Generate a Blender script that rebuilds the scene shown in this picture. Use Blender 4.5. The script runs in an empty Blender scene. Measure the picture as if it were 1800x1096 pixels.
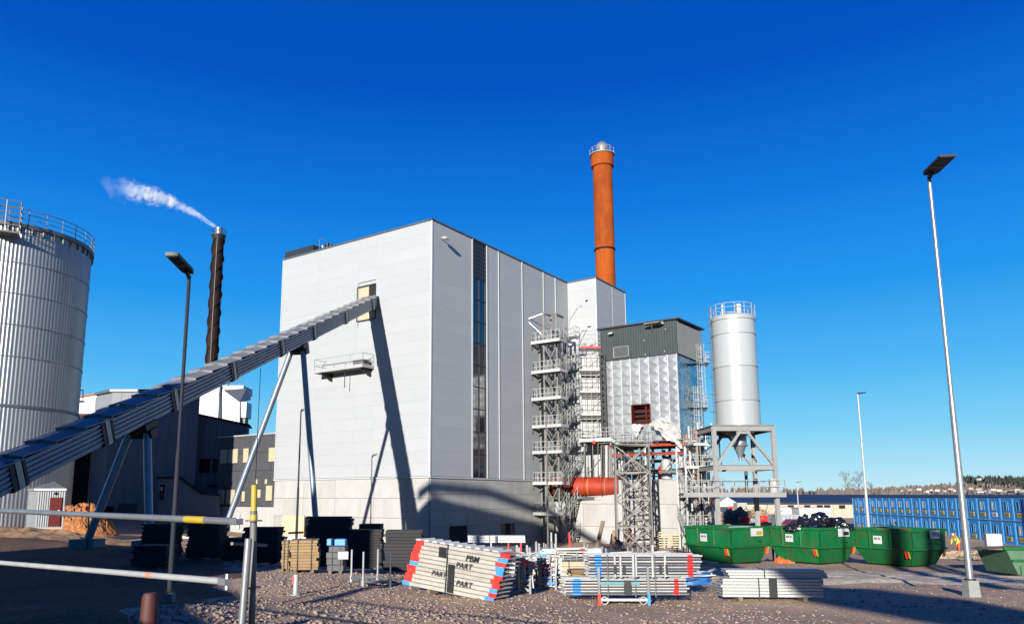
import bpy, bmesh, math, random
import numpy as np
from mathutils import Vector, noise, Matrix
random.seed(7)
R = math.radians
SC = bpy.context.scene
COL = SC.collection

# ---------------------------------------------------------------- camera
FPX, PX0, PY0, PITCH, EYE = 1326.5, 831.6, 659.3, R(9.2016), 5.3
cam_d = bpy.data.cameras.new('camera'); cam = bpy.data.objects.new('camera', cam_d); COL.objects.link(cam)
cam.location = (0, 0, EYE); cam.rotation_euler = (R(90)+PITCH, 0, 0)
cam_d.sensor_width = 36; cam_d.lens = FPX/1800*36
cam_d.shift_x = (900-PX0)/1800; cam_d.shift_y = (PY0-548)/1800
cam_d.clip_start = 0.1; cam_d.clip_end = 9000
SC.camera = cam
# ---------------------------------------------------------------- sky, sun, exposure
SUN_EL, SUN_HEAD = R(12.8), R(18.2)          # light travels towards heading 18.2 deg (clockwise from +Y)
world = bpy.data.worlds.new("World"); SC.world = world; world.use_nodes = True
wn, wl = world.node_tree.nodes, world.node_tree.links
wn.clear()
wo = wn.new('ShaderNodeOutputWorld'); bg = wn.new('ShaderNodeBackground'); sky = wn.new('ShaderNodeTexSky')
sky.sky_type = 'NISHITA'; sky.sun_disc = False; sky.sun_elevation = SUN_EL; sky.sun_rotation = SUN_HEAD+math.pi
sky.altitude = 0; sky.air_density = 1.0; sky.dust_density = 0.05; sky.ozone_density = 6.0
hs = wn.new('ShaderNodeHueSaturation'); hs.inputs['Saturation'].default_value = 1.3; hs.inputs['Value'].default_value = 1.0
wl.new(sky.outputs[0], hs.inputs['Color'])
# height-dependent colour grade of the sky: pale cyan horizon rising to deep blue, the same all round
wtc = wn.new('ShaderNodeTexCoord'); wsp = wn.new('ShaderNodeSeparateXYZ'); wl.new(wtc.outputs['Generated'], wsp.inputs[0])
wr = wn.new('ShaderNodeValToRGB'); wl.new(wsp.outputs[2], wr.inputs['Fac']); el = wr.color_ramp.elements
SKYC = [(0, (.56, .80, .88)), (.03, (.42, .74, .88)), (.08, (.22, .62, .88)), (.15, (.085, .47, .87)), (.25, (.020, .30, .82)), (.37, (.005, .18, .70)), (.50, (.001, .085, .52)), (1, (.0, .02, .2))]
el[0].position, el[0].color = 0, (*SKYC[0][1], 1); el[1].position, el[1].color = 1, (*SKYC[-1][1], 1)
for p_, c_ in SKYC[1:-1]: e_ = el.new(p_); e_.color = (*c_, 1)
wsc = wn.new('ShaderNodeVectorMath'); wsc.operation = 'SCALE'; wsc.inputs['Scale'].default_value = 9.2; wl.new(wr.outputs[0], wsc.inputs[0])
wmx = wn.new('ShaderNodeMix'); wmx.data_type = 'RGBA'; wmx.inputs[0].default_value = .97; wl.new(hs.outputs[0], wmx.inputs[6]); wl.new(wsc.outputs[0], wmx.inputs[7])
wl.new(wmx.outputs[2], bg.inputs['Color'])
bg.inputs['Strength'].default_value = 0.05
wl.new(bg.outputs[0], wo.inputs[0])
sun_d = bpy.data.lights.new('sun', 'SUN'); sun = bpy.data.objects.new('sun', sun_d); COL.objects.link(sun)
sun_d.energy = 5.0; sun_d.angle = R(0.5); sun_d.color = (1.0, 0.95, 0.87)
SUNV = Vector((math.sin(SUN_HEAD)*math.cos(SUN_EL), math.cos(SUN_HEAD)*math.cos(SUN_EL), -math.sin(SUN_EL)))
sun.rotation_euler = SUNV.to_track_quat('-Z', 'Y').to_euler(); sun.location = (-20, -60, 60)
SC.view_settings.view_transform = 'Standard'; SC.view_settings.look = 'None'
SC.view_settings.exposure = 1.2; SC.view_settings.gamma = 1.0; SC.view_settings.use_curve_mapping = False
SC.cycles.volume_step_rate = 2.0; SC.cycles.volume_max_steps = 64; SC.cycles.transparent_max_bounces = 12
SC.cycles.max_bounces = 6

# ---------------------------------------------------------------- geometry helpers
FW = Vector((0, math.cos(PITCH), math.sin(PITCH))); UP = Vector((0, -math.sin(PITCH), math.cos(PITCH))); RT = Vector((1, 0, 0))
EYEV = Vector((0, 0, EYE))
def at(px, py, Y):
    """measured position: sight line of a photograph pixel at the distance Y (metres north of the camera)"""
    d = FW+RT*((px-PX0)/FPX)-UP*((py-PY0)/FPX)
    return EYEV+d*(Y/d.y)
def vec(*a): return Vector(a)
Z = Vector((0, 0, 1))

class MB:
    def __init__(s): s.v = []; s.f = []
    def poly(s, pts):
        n = len(s.v); s.v += [tuple(p) for p in pts]; s.f.append(tuple(range(n, n+len(pts)))); return s
    def box(s, o, a, b, c):
        o, a, b, c = Vector(o), Vector(a), Vector(b), Vector(c); n = len(s.v)
        s.v += [tuple(o+i*a+j*b+k*c) for k in (0, 1) for j in (0, 1) for i in (0, 1)]
        s.f += [tuple(n+i for i in q) for q in ((0, 2, 3, 1), (4, 5, 7, 6), (0, 1, 5, 4), (2, 6, 7, 3), (0, 4, 6, 2), (1, 3, 7, 5))]
        return s
    def abox(s, x0, x1, y0, y1, z0, z1): return s.box((x0, y0, z0), (x1-x0, 0, 0), (0, y1-y0, 0), (0, 0, z1-z0))
    def bar(s, p, q, w, h=None, up=Z):
        p, q = Vector(p), Vector(q); d = (q-p)
        if d.length < 1e-6: return s
        h = h or w; dn = d.normalized(); u = Vector(up)
        if abs(dn.dot(u)) > .97: u = Vector((0, 1, 0)) if abs(dn.y) < .9 else Vector((1, 0, 0))
        sd = dn.cross(u).normalized(); un = sd.cross(dn)
        return s.box(p-sd*w/2-un*h/2, d, sd*w, un*h)
    def hbeam(s, p, q, w, h, t=.02, up=Z):
        """I-section beam"""
        p, q = Vector(p), Vector(q); d = q-p; dn = d.normalized(); u = Vector(up)
        if abs(dn.dot(u)) > .97: u = Vector((0, 1, 0))
        sd = dn.cross(u).normalized(); un = sd.cross(dn)
        s.box(p-sd*w/2-un*h/2, d, sd*w, un*t); s.box(p-sd*w/2+un*(h/2-t), d, sd*w, un*t)
        return s.box(p-sd*t/2-un*(h/2-t), d, sd*t, un*(h-2*t))
    def tube(s, p, q, r, n=8, r2=None, cap=True):
        p, q = Vector(p), Vector(q); d = q-p
        if d.length < 1e-6: return s
        r2 = r if r2 is None else r2; dn = d.normalized(); u = Z if abs(dn.z) < .97 else Vector((0, 1, 0))
        a = dn.cross(u).normalized(); b = a.cross(dn); k = len(s.v)
        for c, rr in ((p, r), (q, r2)):
            for i in range(n):
                t = 2*math.pi*i/n; s.v.append(tuple(c+a*(math.cos(t)*rr)+b*(math.sin(t)*rr)))
        for i in range(n): j = (i+1) % n; s.f.append((k+i, k+j, k+n+j, k+n+i))
        if cap: s.f.append(tuple(k+i for i in reversed(range(n)))); s.f.append(tuple(k+n+i for i in range(n)))
        return s
    def lathe(s, c, prof, n=48, a0=0, a1=2*math.pi):
        c = Vector(c); k = len(s.v); full = abs(a1-a0-2*math.pi) < 1e-6; m = n if full else n+1
        for r, z in prof:
            for i in range(m):
                t = a0+(a1-a0)*i/n; s.v.append((c.x+r*math.cos(t), c.y+r*math.sin(t), c.z+z))
        for j in range(len(prof)-1):
            for i in range(n):
                i2 = (i+1) % m; s.f.append((k+j*m+i, k+j*m+i2, k+(j+1)*m+i2, k+(j+1)*m+i))
        return s
    def ring(s, c, R_, r, n=48, m=5):
        c = Vector(c); k = len(s.v)
        for i in range(n):
            t = 2*math.pi*i/n
            for j in range(m):
                q = 2*math.pi*j/m; rr = R_+r*math.cos(q); s.v.append((c.x+rr*math.cos(t), c.y+rr*math.sin(t), c.z+r*math.sin(q)))
        for i in range(n):
            for j in range(m): s.f.append((k+i*m+j, k+i*m+(j+1) % m, k+((i+1) % n)*m+(j+1) % m, k+((i+1) % n)*m+j))
        return s
    def prism(s, pts, d):
        d = Vector(d); n = len(pts); k = len(s.v); pts = [Vector(p) for p in pts]
        s.v += [tuple(p) for p in pts]+[tuple(p+d) for p in pts]
        s.f.append(tuple(range(k, k+n))); s.f.append(tuple(k+n+i for i in reversed(range(n))))
        for i in range(n): j = (i+1) % n; s.f.append((k+i, k+n+i, k+n+j, k+j))
        return s
    def rail(s, pts, h=1.1, sp=1.1, r=.024, mids=1, closed=False, toe=False):
        pts = [Vector(p) for p in pts]
        if closed: pts = pts+[pts[0]]
        for a, b in zip(pts, pts[1:]):
            L = (b-a).length; k = max(1, round(L/sp))
            for i in range(k+1):
                p = a.lerp(b, i/k); s.tube(p, p+Z*h, r, 5, cap=False)
            for j in range(mids+1):
                t = h*(j+1)/(mids+1); s.tube(a+Z*t, b+Z*t, r, 5, cap=False)
            if toe: s.bar(a+Z*.07, b+Z*.07, .012, .14)
        return s
    def build(s, name, mat, parent=None, origin=None, smooth=False):
        org = Vector(origin) if origin is not None else (root_loc(parent) if parent else Vector((0, 0, 0)))
        me = bpy.data.meshes.new(name)
        ox, oy, oz = org
        me.from_pydata([(x-ox, y-oy, z-oz) for x, y, z in s.v], [], s.f)
        bm = bmesh.new(); bm.from_mesh(me); bmesh.ops.recalc_face_normals(bm, faces=bm.faces); bm.to_mesh(me); bm.free()
        if smooth:
            me.polygons.foreach_set('use_smooth', [True]*len(me.polygons))
            try: me.set_sharp_from_angle(angle=R(40))
            except Exception: pass
        me.materials.append(mat)
        o = bpy.data.objects.new(name, me); COL.objects.link(o)
        if parent: o.parent = parent
        else: o.location = org
        return o
def root_loc(o):
    while o.parent: o = o.parent
    return Vector(o.location)
def tag(o, label=None, cat=None, group=None, kind=None):
    if label: o['label'] = label
    if cat: o['category'] = cat
    if group: o['group'] = group
    if kind: o['kind'] = kind
    return o
def thing(name, label, cat, loc, group=None):
    o = bpy.data.objects.new(name, None); COL.objects.link(o); o.location = loc; o.empty_display_size = .3
    return tag(o, label, cat, group)
def inst(src, name, parent, off):
    """another piece sharing a mesh, moved by off"""
    c = src.copy(); c.name = name; COL.objects.link(c); c.parent = parent; c.location = Vector(off); return c
def copy_tree(o, loc=None, rotz=None, label=None):
    c = o.copy(); COL.objects.link(c)
    if loc is not None: c.location = loc
    if rotz is not None: c.rotation_euler.z = rotz
    if label: c['label'] = label
    for ch in o.children:
        d = ch.copy(); COL.objects.link(d); d.parent = c
        for g in ch.children:
            e = g.copy(); COL.objects.link(e); e.parent = d
    return c

# ---------------------------------------------------------------- materials
MATS = {}
def mat(name, col, rough=.6, metal=0, var=.12, scale=2.0, bump=0, bscale=40, rnd=.06, spec=.5, stretch=None, tint=None, tscale=.3, tamt=.5):
    if name in MATS: return MATS[name]
    col = [c*.445 for c in col]; tint = [c*.445 for c in tint] if tint else tint
    m = bpy.data.materials.new(name); m.use_nodes = True; n, l = m.node_tree.nodes, m.node_tree.links
    b = n['Principled BSDF']; b.inputs['Roughness'].default_value = rough; b.inputs['Metallic'].default_value = metal
    b.inputs['Specular IOR Level'].default_value = spec
    tc = n.new('ShaderNodeTexCoord'); oi = n.new('ShaderNodeObjectInfo')
    ad = n.new('ShaderNodeVectorMath'); ad.operation = 'MULTIPLY_ADD'
    cm = n.new('ShaderNodeCombineXYZ')
    for i in range(3): cm.inputs[i].default_value = 37.0
    rv = n.new('ShaderNodeVectorMath'); rv.operation = 'SCALE'; l.new(cm.outputs[0], rv.inputs[0]); l.new(oi.outputs['Random'], rv.inputs['Scale'])
    ad.inputs[1].default_value = stretch or (1, 1, 1); l.new(tc.outputs['Object'], ad.inputs[0]); l.new(rv.outputs[0], ad.inputs[2])
    nz = n.new('ShaderNodeTexNoise'); nz.inputs['Scale'].default_value = scale; nz.inputs['Detail'].default_value = 6; nz.inputs['Roughness'].default_value = .65
    l.new(ad.outputs[0], nz.inputs['Vector'])
    cr = n.new('ShaderNodeValToRGB'); cr.color_ramp.elements[0].position = .3; cr.color_ramp.elements[1].position = .7
    cr.color_ramp.elements[0].color = (*[c*(1-var) for c in col], 1); cr.color_ramp.elements[1].color = (*[min(1, c*(1+var)) for c in col], 1)
    l.new(nz.outputs['Fac'], cr.inputs['Fac'])
    out = cr.outputs[0]
    if tint:
        n2 = n.new('ShaderNodeTexNoise'); n2.inputs['Scale'].default_value = tscale; n2.inputs['Detail'].default_value = 8; n2.inputs['Roughness'].default_value = .7
        l.new(ad.outputs[0], n2.inputs['Vector'])
        mr = n.new('ShaderNodeMapRange'); mr.inputs[1].default_value = .48; mr.inputs[2].default_value = .66; mr.inputs[4].default_value = tamt
        l.new(n2.outputs['Fac'], mr.inputs[0])
        mx = n.new('ShaderNodeMix'); mx.data_type = 'RGBA'; l.new(mr.outputs[0], mx.inputs[0]); l.new(out, mx.inputs[6]); mx.inputs[7].default_value = (*tint, 1); out = mx.outputs[2]
    h = n.new('ShaderNodeHueSaturation'); l.new(out, h.inputs['Color'])
    mr = n.new('ShaderNodeMapRange'); mr.inputs[3].default_value = 1-rnd; mr.inputs[4].default_value = 1+rnd
    l.new(oi.outputs['Random'], mr.inputs[0]); l.new(mr.outputs[0], h.inputs['Value'])
    l.new(h.outputs[0], b.inputs['Base Color'])
    if bump:
        bz = n.new('ShaderNodeTexNoise'); bz.inputs['Scale'].default_value = bscale; bz.inputs['Detail'].default_value = 5; l.new(ad.outputs[0], bz.inputs['Vector'])
        bp = n.new('ShaderNodeBump'); bp.inputs['Strength'].default_value = min(1, bump); bp.inputs['Distance'].default_value = .03
        l.new(bz.outputs['Fac'], bp.inputs['Height']); l.new(bp.outputs[0], b.inputs['Normal'])
    rr = n.new('ShaderNodeMapRange'); rr.inputs[3].default_value = max(.02, rough-.08); rr.inputs[4].default_value = min(1, rough+.1)
    l.new(nz.outputs['Fac'], rr.inputs[0]); l.new(rr.outputs[0], b.inputs['Roughness'])
    MATS[name] = m; return m
M_clad = mat('white_cladding', (.565, .585, .60), .5, 0, .02, .25, rnd=.02, spec=.3, tint=(.50, .52, .545), tscale=.12, tamt=.35)
M_trim = mat('white_trim', (.72, .74, .76), .4, 0, .04)
M_edge = mat('grey_flashing', (.16, .18, .22), .45, .2, .1)
M_conc = mat('pale_concrete', (.57, .565, .54), .85, 0, .1, .8, bump=.25, bscale=14, rnd=.05, stretch=(1, 1, .35), tint=(.46, .44, .40), tscale=.35, tamt=.5)
M_conc2 = mat('lamp_concrete', (.36, .38, .36), .9, 0, .15, 4, bump=.4, bscale=30)
M_glass = mat('dark_blue_glass', (.012, .02, .035), .06, 0, .2, spec=1.0)
M_glass2 = mat('window_glass', (.02, .022, .028), .35, 0, .3, spec=.25)
M_dark = mat('dark_opening', (.012, .012, .014), .9)
M_black = mat('black_paint', (.014, .014, .016), .55, 0, .3)
M_louv = mat('charcoal_louver', (.03, .033, .045), .5, .1, .1)
M_galv = mat('galvanised_steel', (.45, .47, .48), .38, .55, .18, 6, rnd=.1, tint=(.3, .31, .32), tscale=3, tamt=.5)
M_galvw = mat('pale_galvanised_rail', (.62, .63, .62), .5, .15, .12, 6, rnd=.08)
M_galvd = mat('dull_galvanised_lattice', (.24, .23, .215), .6, .3, .2, 4, tint=(.13, .12, .11), tscale=2)
M_alu = mat('creased_aluminium', (.60, .62, .64), .36, .7, .06, 3, bump=.5, bscale=1.6, rnd=.10, tint=(.6, .6, .6), tscale=1.0, tamt=.4)
M_alum = mat('mirror_aluminium', (.80, .82, .84), .14, 1, .05, 3, bump=1.0, bscale=.8, rnd=.06)
M_silo = mat('ribbed_silo_steel', (.47, .48, .50), .38, .6, .12, .3, rnd=.06, stretch=(1, 1, .12), tint=(.34, .35, .36), tscale=.6, tamt=.5)
M_conv = mat('conveyor_steel', (.31, .37, .47), .42, .4, .12, 1.5, rnd=.06, tint=(.2, .22, .25), tscale=.8, tamt=.4)
M_convroof = mat('conveyor_roof_sheet', (.40, .41, .43), .5, .3, .15, 1.2, rnd=.10, tint=(.36, .36, .36), tscale=1.5)
M_rust = mat('weathering_steel', (.50, .105, .012), .85, 0, .28, .7, spec=.15, bump=.15, bscale=8, stretch=(1, 1, .3), tint=(.30, .05, .008), tscale=.3, tamt=.9)
M_red = mat('red_primer', (.50, .05, .018), .6, 0, .2, 1.5, rnd=.08, spec=.25, tint=(.32, .035, .015), tscale=1, tamt=.8)
M_redpaint = mat('red_paint', (1.5, .05, .035), .5, 0, .15, 5, rnd=.12)
M_bluepaint = mat('light_blue_paint', (.065, .42, 1.15), .5, 0, .15, 5, rnd=.12)
M_shade_orange = mat('shade_darkened_orange', (.10, .016, .008), .7, 0, .1)  # bollard orange, darkened to carry the shade around it
M_chim = mat('black_brown_chimney', (.020, .009, .008), .7, spec=.15, metal=0, var=.35, scale=.5, tint=(.05, .018, .010), tscale=.25)
M_cap = mat('charcoal_corrugated', (.050, .062, .068), .5, .1, .1, 1, rnd=.03)
M_siloP = mat('painted_silo', (.53, .56, .565), .32, 0, .04, .4, spec=.6, tint=(.50, .51, .50), tscale=.5, tamt=.4, stretch=(1, 1, .2))
M_frame = mat('grey_painted_frame', (.34, .34, .33), .55, 0, .08, 1.5)
M_green = mat('skip_green', (.002, .175, .045), .5, 0, .25, 1.2, rnd=.12, spec=.3, stretch=(1, 1, .4), tint=(.10, .10, .04), tscale=2.2, tamt=.6)
M_greend = mat('pale_green', (.10, .22, .12), .6, 0, .2, 2)
M_blue = mat('cabin_blue', (.035, .37, .98), .5, 0, .08, 1.0, rnd=.1)
M_blue2 = mat('cabin_blue_frame', (.12, .56, 1.1), .5, 0, .08, 1.0, rnd=.05)
M_yellow = mat('yellow_sign', (.62, .45, .03), .5, 0, .08)
M_white = mat('white_paint', (.76, .76, .74), .5, 0, .06, 3, rnd=.06)
M_plank = mat('steel_plank', (.70, .66, .58), .55, .15, .10, 3, rnd=.07, stretch=(1, 1, 4), tint=(.42, .40, .36), tscale=2, tamt=.5)
M_plankw = mat('white_plank', (.74, .74, .71), .5, .05, .08, 3, rnd=.05, tint=(.55, .54, .5), tscale=3, tamt=.4)
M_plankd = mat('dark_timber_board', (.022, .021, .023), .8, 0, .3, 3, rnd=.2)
M_wood = mat('tan_timber', (.42, .27, .12), .75, 0, .2, 3, rnd=.15, stretch=(1, 1, 5))
M_ply = mat('plywood', (.66, .56, .36), .7, 0, .08, 2)
M_brown = mat('weathered_timber', (.26, .2, .13), .8, 0, .2, 3, rnd=.15)
M_tarp = mat('white_tarpaulin', (.78, .77, .74), .5, 0, .05, 2, bump=.6, bscale=6)
M_btarp = mat('blue_tarpaulin', (.03, .2, .6), .5, 0, .15, 2, bump=.6, bscale=6)
M_bag = mat('black_bin_bag', (.012, .013, .02), .22, 0, .3, 2, bump=1.0, bscale=9, spec=.9)
M_bwall = mat('grey_blue_wall', (.30, .31, .35), .7, 0, .05, .5)
M_office = mat('charcoal_board_wall', (.075, .077, .085), .7, 0, .12, .6, rnd=.08, tint=(.1, .1, .11), tscale=.8)
M_maroon = mat('dark_red_door', (.13, .018, .014), .7, 0, .1, spec=.1)
M_redroof = mat('red_roof', (.42, .055, .02), .6, 0, .12, 1)
M_roofn = mat('navy_roof', (.022, .032, .075), .5, 0, .12, .2)
M_cream = mat('cream_wall', (.62, .56, .42), .8, 0, .06, .2)
M_chips = mat('orange_brown_woodchips', (.55, .21, .06), .9, 0, .6, 4, bump=1, bscale=9)
M_brush = mat('brushwood', (.42, .30, .19), .9, 0, .4, 3, rnd=.3)
M_bark = mat('bark', (.12, .09, .08), .9, 0, .3, 3, rnd=.15)
M_twig = mat('bare_twigs', (.22, .17, .16), .9, 0, .2, 3, rnd=.2)
M_fol = mat('dark_conifer', (.028, .040, .024), .9, 0, .5, .02, rnd=.2)
M_hill = mat('wooded_hill', (.20, .165, .13), .95, 0, .5, .02, tint=(.14, .15, .10), tscale=.01, tamt=.9)
M_skin = mat('skin', (.5, .3, .2), .6)
M_hivis = mat('hi_vis_yellow', (.75, .72, .12), .6)
M_hivo = mat('hi_vis_orange', (.85, .16, .03), .6)
M_navy = mat('navy_cloth', (.02, .03, .06), .8)
M_helm = mat('white_helmet', (.8, .8, .8), .3)
M_redcar = mat('red_car_paint', (.4, .02, .02), .25, 0, .05)
M_rubber = mat('black_rubber', (.015, .015, .015), .8)
M_town = mat('town_white', (.62, .56, .50), .8, rnd=.4)
M_trail = mat('trailer_grey', (.38, .42, .48), .5, 0, .1)

# gravel ground
def ground_mat(name, c1, c2, c3, big=.12, fine=9):
    m = bpy.data.materials.new(name); m.use_nodes = True; n, l = m.node_tree.nodes, m.node_tree.links; b = n['Principled BSDF']
    b.inputs['Roughness'].default_value = .95; b.inputs['Specular IOR Level'].default_value = .15
    tc = n.new('ShaderNodeTexCoord')
    def nz(sc, det=6, ro=.6):
        t = n.new('ShaderNodeTexNoise'); t.inputs['Scale'].default_value = sc; t.inputs['Detail'].default_value = det; t.inputs['Roughness'].default_value = ro
        l.new(tc.outputs['Object'], t.inputs['Vector']); return t
    a, d = nz(big), nz(fine, 4, .75)
    vo = n.new('ShaderNodeTexVoronoi'); vo.inputs['Scale'].default_value = 14; l.new(tc.outputs['Object'], vo.inputs['Vector'])
    r1 = n.new('ShaderNodeValToRGB'); r1.color_ramp.elements[0].position = .35; r1.color_ramp.elements[1].position = .68
    r1.color_ramp.elements[0].color = (*c1, 1); r1.color_ramp.elements[1].color = (*c2, 1); l.new(a.outputs['Fac'], r1.inputs['Fac'])
    r2 = n.new('ShaderNodeValToRGB'); r2.color_ramp.elements[0].position = .35; r2.color_ramp.elements[1].position = .7
    r2.color_ramp.elements[0].color = (.55, .55, .55, 1); r2.color_ramp.elements[1].color = (1.35, 1.3, 1.25, 1); l.new(d.outputs['Fac'], r2.inputs['Fac'])
    mx = n.new('ShaderNodeMix'); mx.data_type = 'RGBA'; mx.blend_type = 'MULTIPLY'; mx.inputs[0].default_value = 1
    l.new(r1.outputs[0], mx.inputs[6]); l.new(r2.outputs[0], mx.inputs[7])
    m2 = n.new('ShaderNodeMix'); m2.data_type = 'RGBA'; l.new(mx.outputs[2], m2.inputs[6]); m2.inputs[7].default_value = (*c3, 1)
    mr = n.new('ShaderNodeMapRange'); mr.inputs[1].default_value = .52; mr.inputs[2].default_value = .75; mr.inputs[4].default_value = .8
    c = nz(.35, 8, .7); l.new(c.outputs['Fac'], mr.inputs[0]); l.new(mr.outputs[0], m2.inputs[0]); l.new(m2.outputs[2], b.inputs['Base Color'])
    bp = n.new('ShaderNodeBump'); bp.inputs['Strength'].default_value = .55; bp.inputs['Distance'].default_value = .03; l.new(vo.outputs['Distance'], bp.inputs['Height'])
    b2 = n.new('ShaderNodeBump'); b2.inputs['Strength'].default_value = .5; b2.inputs['Distance'].default_value = .06; l.new(d.outputs['Fac'], b2.inputs['Height']); l.new(bp.outputs[0], b2.inputs['Normal'])
    l.new(b2.outputs[0], b.inputs['Normal']); return m
M_ground = ground_mat('mauve_gravel', (.335, .240, .172), (.425, .31, .225), (.265, .185, .13))
M_road = ground_mat('grey_compacted_road', (.43, .36, .28), (.51, .44, .35), (.37, .30, .22), .25, 5)

# ---------------------------------------------------------------- terrain
GP = np.array([(0, 0, 3.7), (0, 5, 3.7), (-3, 5, 3.7), (3, 5, 3.7), (-4, 12, 3.35), (0, 12, 3.3), (7, 12, 3.05), (0, 20, 2.82), (-6, 24, 2.8), (4, 19, 2.72), (8, 19.6, 2.7),
  (13.6, 20.6, 2.75), (12, 30, 2.3), (19, 41, 1.75), (28, 42, 1.6), (14, 42, 1.8), (-4, 66, .9), (0, 40, 1.7), (5, 45, 1.5), (2, 55, 1.1), (10, 62, .6), (15, 74, .4), (22, 66, .2), (22, 55, .8), (61, 85, -.1), (66, 134, -.1), (40, 70, .4), (45, 50, .9),
  (-41, 58, 3.65), (-23.6, 37.6, 3.4), (-16.4, 33, 3.1), (-10, 27, 2.85), (-17, 35, 3.1), (-22, 80, 1.2), (-18, 76, .95), (-28, 85, 1.5), (-40, 88, 3.2), (-25, 58, 2.3), (-14, 48, 1.9), (-30, 48, 3.4), (-8, 40, 1.9),
  (0, 200, 0), (100, 200, 0), (-100, 200, 1.5), (-100, 60, 3.7), (-60, 0, 3.8), (60, 0, 3.3), (-10, -40, 3.8), (60, 20, 2.6), (26, 16, 2.75), (30, 22, 2.6), (100, 100, -.1), (0, 2500, 0), (2000, 1500, 0), (-2000, 1500, 0), (500, 500, 0), (-500, 500, 0)], float)
def _w(X, Y): return X/(np.abs(Y)+12)*2.2, np.log(np.abs(Y)+12)*2.2*np.where(Y < 0, .8, 1)
_gx, _gy = _w(GP[:, 0], GP[:, 1])
def gz_np(X, Y):
    X = np.asarray(X, float); Y = np.asarray(Y, float); a, b = _w(X, Y); num = 0; den = 0
    for i in range(len(GP)):
        w = 1/(((a-_gx[i])**2+(b-_gy[i])**2)**1.25+.004); num = num+w*GP[i, 2]; den = den+w
    z = num/den
    near = np.exp(-(Y/60)**2)
    return z+near*(.05*np.sin(X*.9+Y*.35)*np.cos(Y*.7-X*.3)+.03*np.sin(X*2.1+1.3)*np.sin(Y*1.7+X))
def gz(x, y): return float(gz_np(x, y))
def gp(x, y): return Vector((x, y, gz(x, y)))
def spaced(lo, hi, c0, c1, step, grow=1.12):
    v = list(np.arange(c0, c1, step)); s = step
    while v[-1] < hi: s *= grow; v.append(v[-1]+s)
    s = step
    while v[0] > lo: s *= grow; v.insert(0, v[0]-s)
    return np.array(v)
def sheet(name, xs, ys, mat_, fn=None, lift=0):
    X, Y = np.meshgrid(xs, ys); Zv = gz_np(X, Y)+lift
    if fn: X, Y, Zv = fn(X, Y, Zv)
    nx, ny = len(xs), len(ys); v = np.stack([X, Y, Zv], -1).reshape(-1, 3)
    idx = np.arange(nx*ny).reshape(ny, nx); f = np.stack([idx[:-1, :-1], idx[:-1, 1:], idx[1:, 1:], idx[1:, :-1]], -1).reshape(-1, 4)
    me = bpy.data.meshes.new(name); me.from_pydata(v.tolist(), [], f.tolist()); me.polygons.foreach_set('use_smooth', [True]*len(f)); me.materials.append(mat_)
    o = bpy.data.objects.new(name, me); COL.objects.link(o); return tag(o, kind='structure')
sheet('ground', spaced(-2600, 2600, -28, 28, .35, 1.06), spaced(-90, 3200, 6, 50, .35, 1.05), M_ground)
# compacted access road in front of the skips
ts = np.linspace(0, 1, 160)
def road_fn(X, Y, Zv): return X, Y, Zv
def road_sheet():
    xs = np.linspace(5.5, 90, 240); w = np.linspace(0, 1, 90)
    V = []; F = []
    for i, x in enumerate(xs):
        yc = 33.5-.10*x+.8*math.sin(x*.11); hw = 5.6*min(1, .15+(x-5.5)/7)+.5*math.sin(x*.7)
        for t in w:
            y = yc+(t*2-1)*hw; e = min(t, 1-t)*2; rut = sum(math.exp(-((y-yc-d_-.3*math.sin(x*.13+d_))/.16)**2) for d_ in (-2.6, -1.0, 1.3, 2.9)); V.append((x, y, gz(x, y)-.03+.09*min(1, e*6)-.05*rut))
    n = len(w)
    for i in range(len(xs)-1):
        for j in range(n-1): F.append((i*n+j, i*n+j+1, (i+1)*n+j+1, (i+1)*n+j))
    me = bpy.data.meshes.new('road'); me.from_pydata(V, [], F); me.polygons.foreach_set('use_smooth', [True]*len(F)); me.materials.append(M_road)
    o = bpy.data.objects.new('road', me); COL.objects.link(o); tag(o, kind='structure')
road_sheet()
# left slope earth, darkened to deepen the shade and cut along its edge
M_shade_earth = ground_mat('shade_darkened_earth', (.105, .068, .045), (.16, .105, .07), (.075, .05, .035), .3, 6)
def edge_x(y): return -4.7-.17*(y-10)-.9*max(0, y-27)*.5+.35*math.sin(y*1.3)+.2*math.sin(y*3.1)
def shade_earth_sheet():
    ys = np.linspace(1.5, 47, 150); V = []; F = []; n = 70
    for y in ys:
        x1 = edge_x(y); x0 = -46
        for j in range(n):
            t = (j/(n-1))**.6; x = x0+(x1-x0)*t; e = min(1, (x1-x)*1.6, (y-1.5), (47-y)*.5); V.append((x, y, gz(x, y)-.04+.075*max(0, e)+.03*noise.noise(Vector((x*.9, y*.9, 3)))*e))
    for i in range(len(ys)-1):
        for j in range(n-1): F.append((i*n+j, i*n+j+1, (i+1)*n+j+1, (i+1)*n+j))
    me = bpy.data.meshes.new('earth'); me.from_pydata(V, [], F); me.polygons.foreach_set('use_smooth', [True]*len(F)); me.materials.append(M_shade_earth)
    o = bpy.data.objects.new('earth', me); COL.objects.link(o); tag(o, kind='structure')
shade_earth_sheet()
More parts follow.
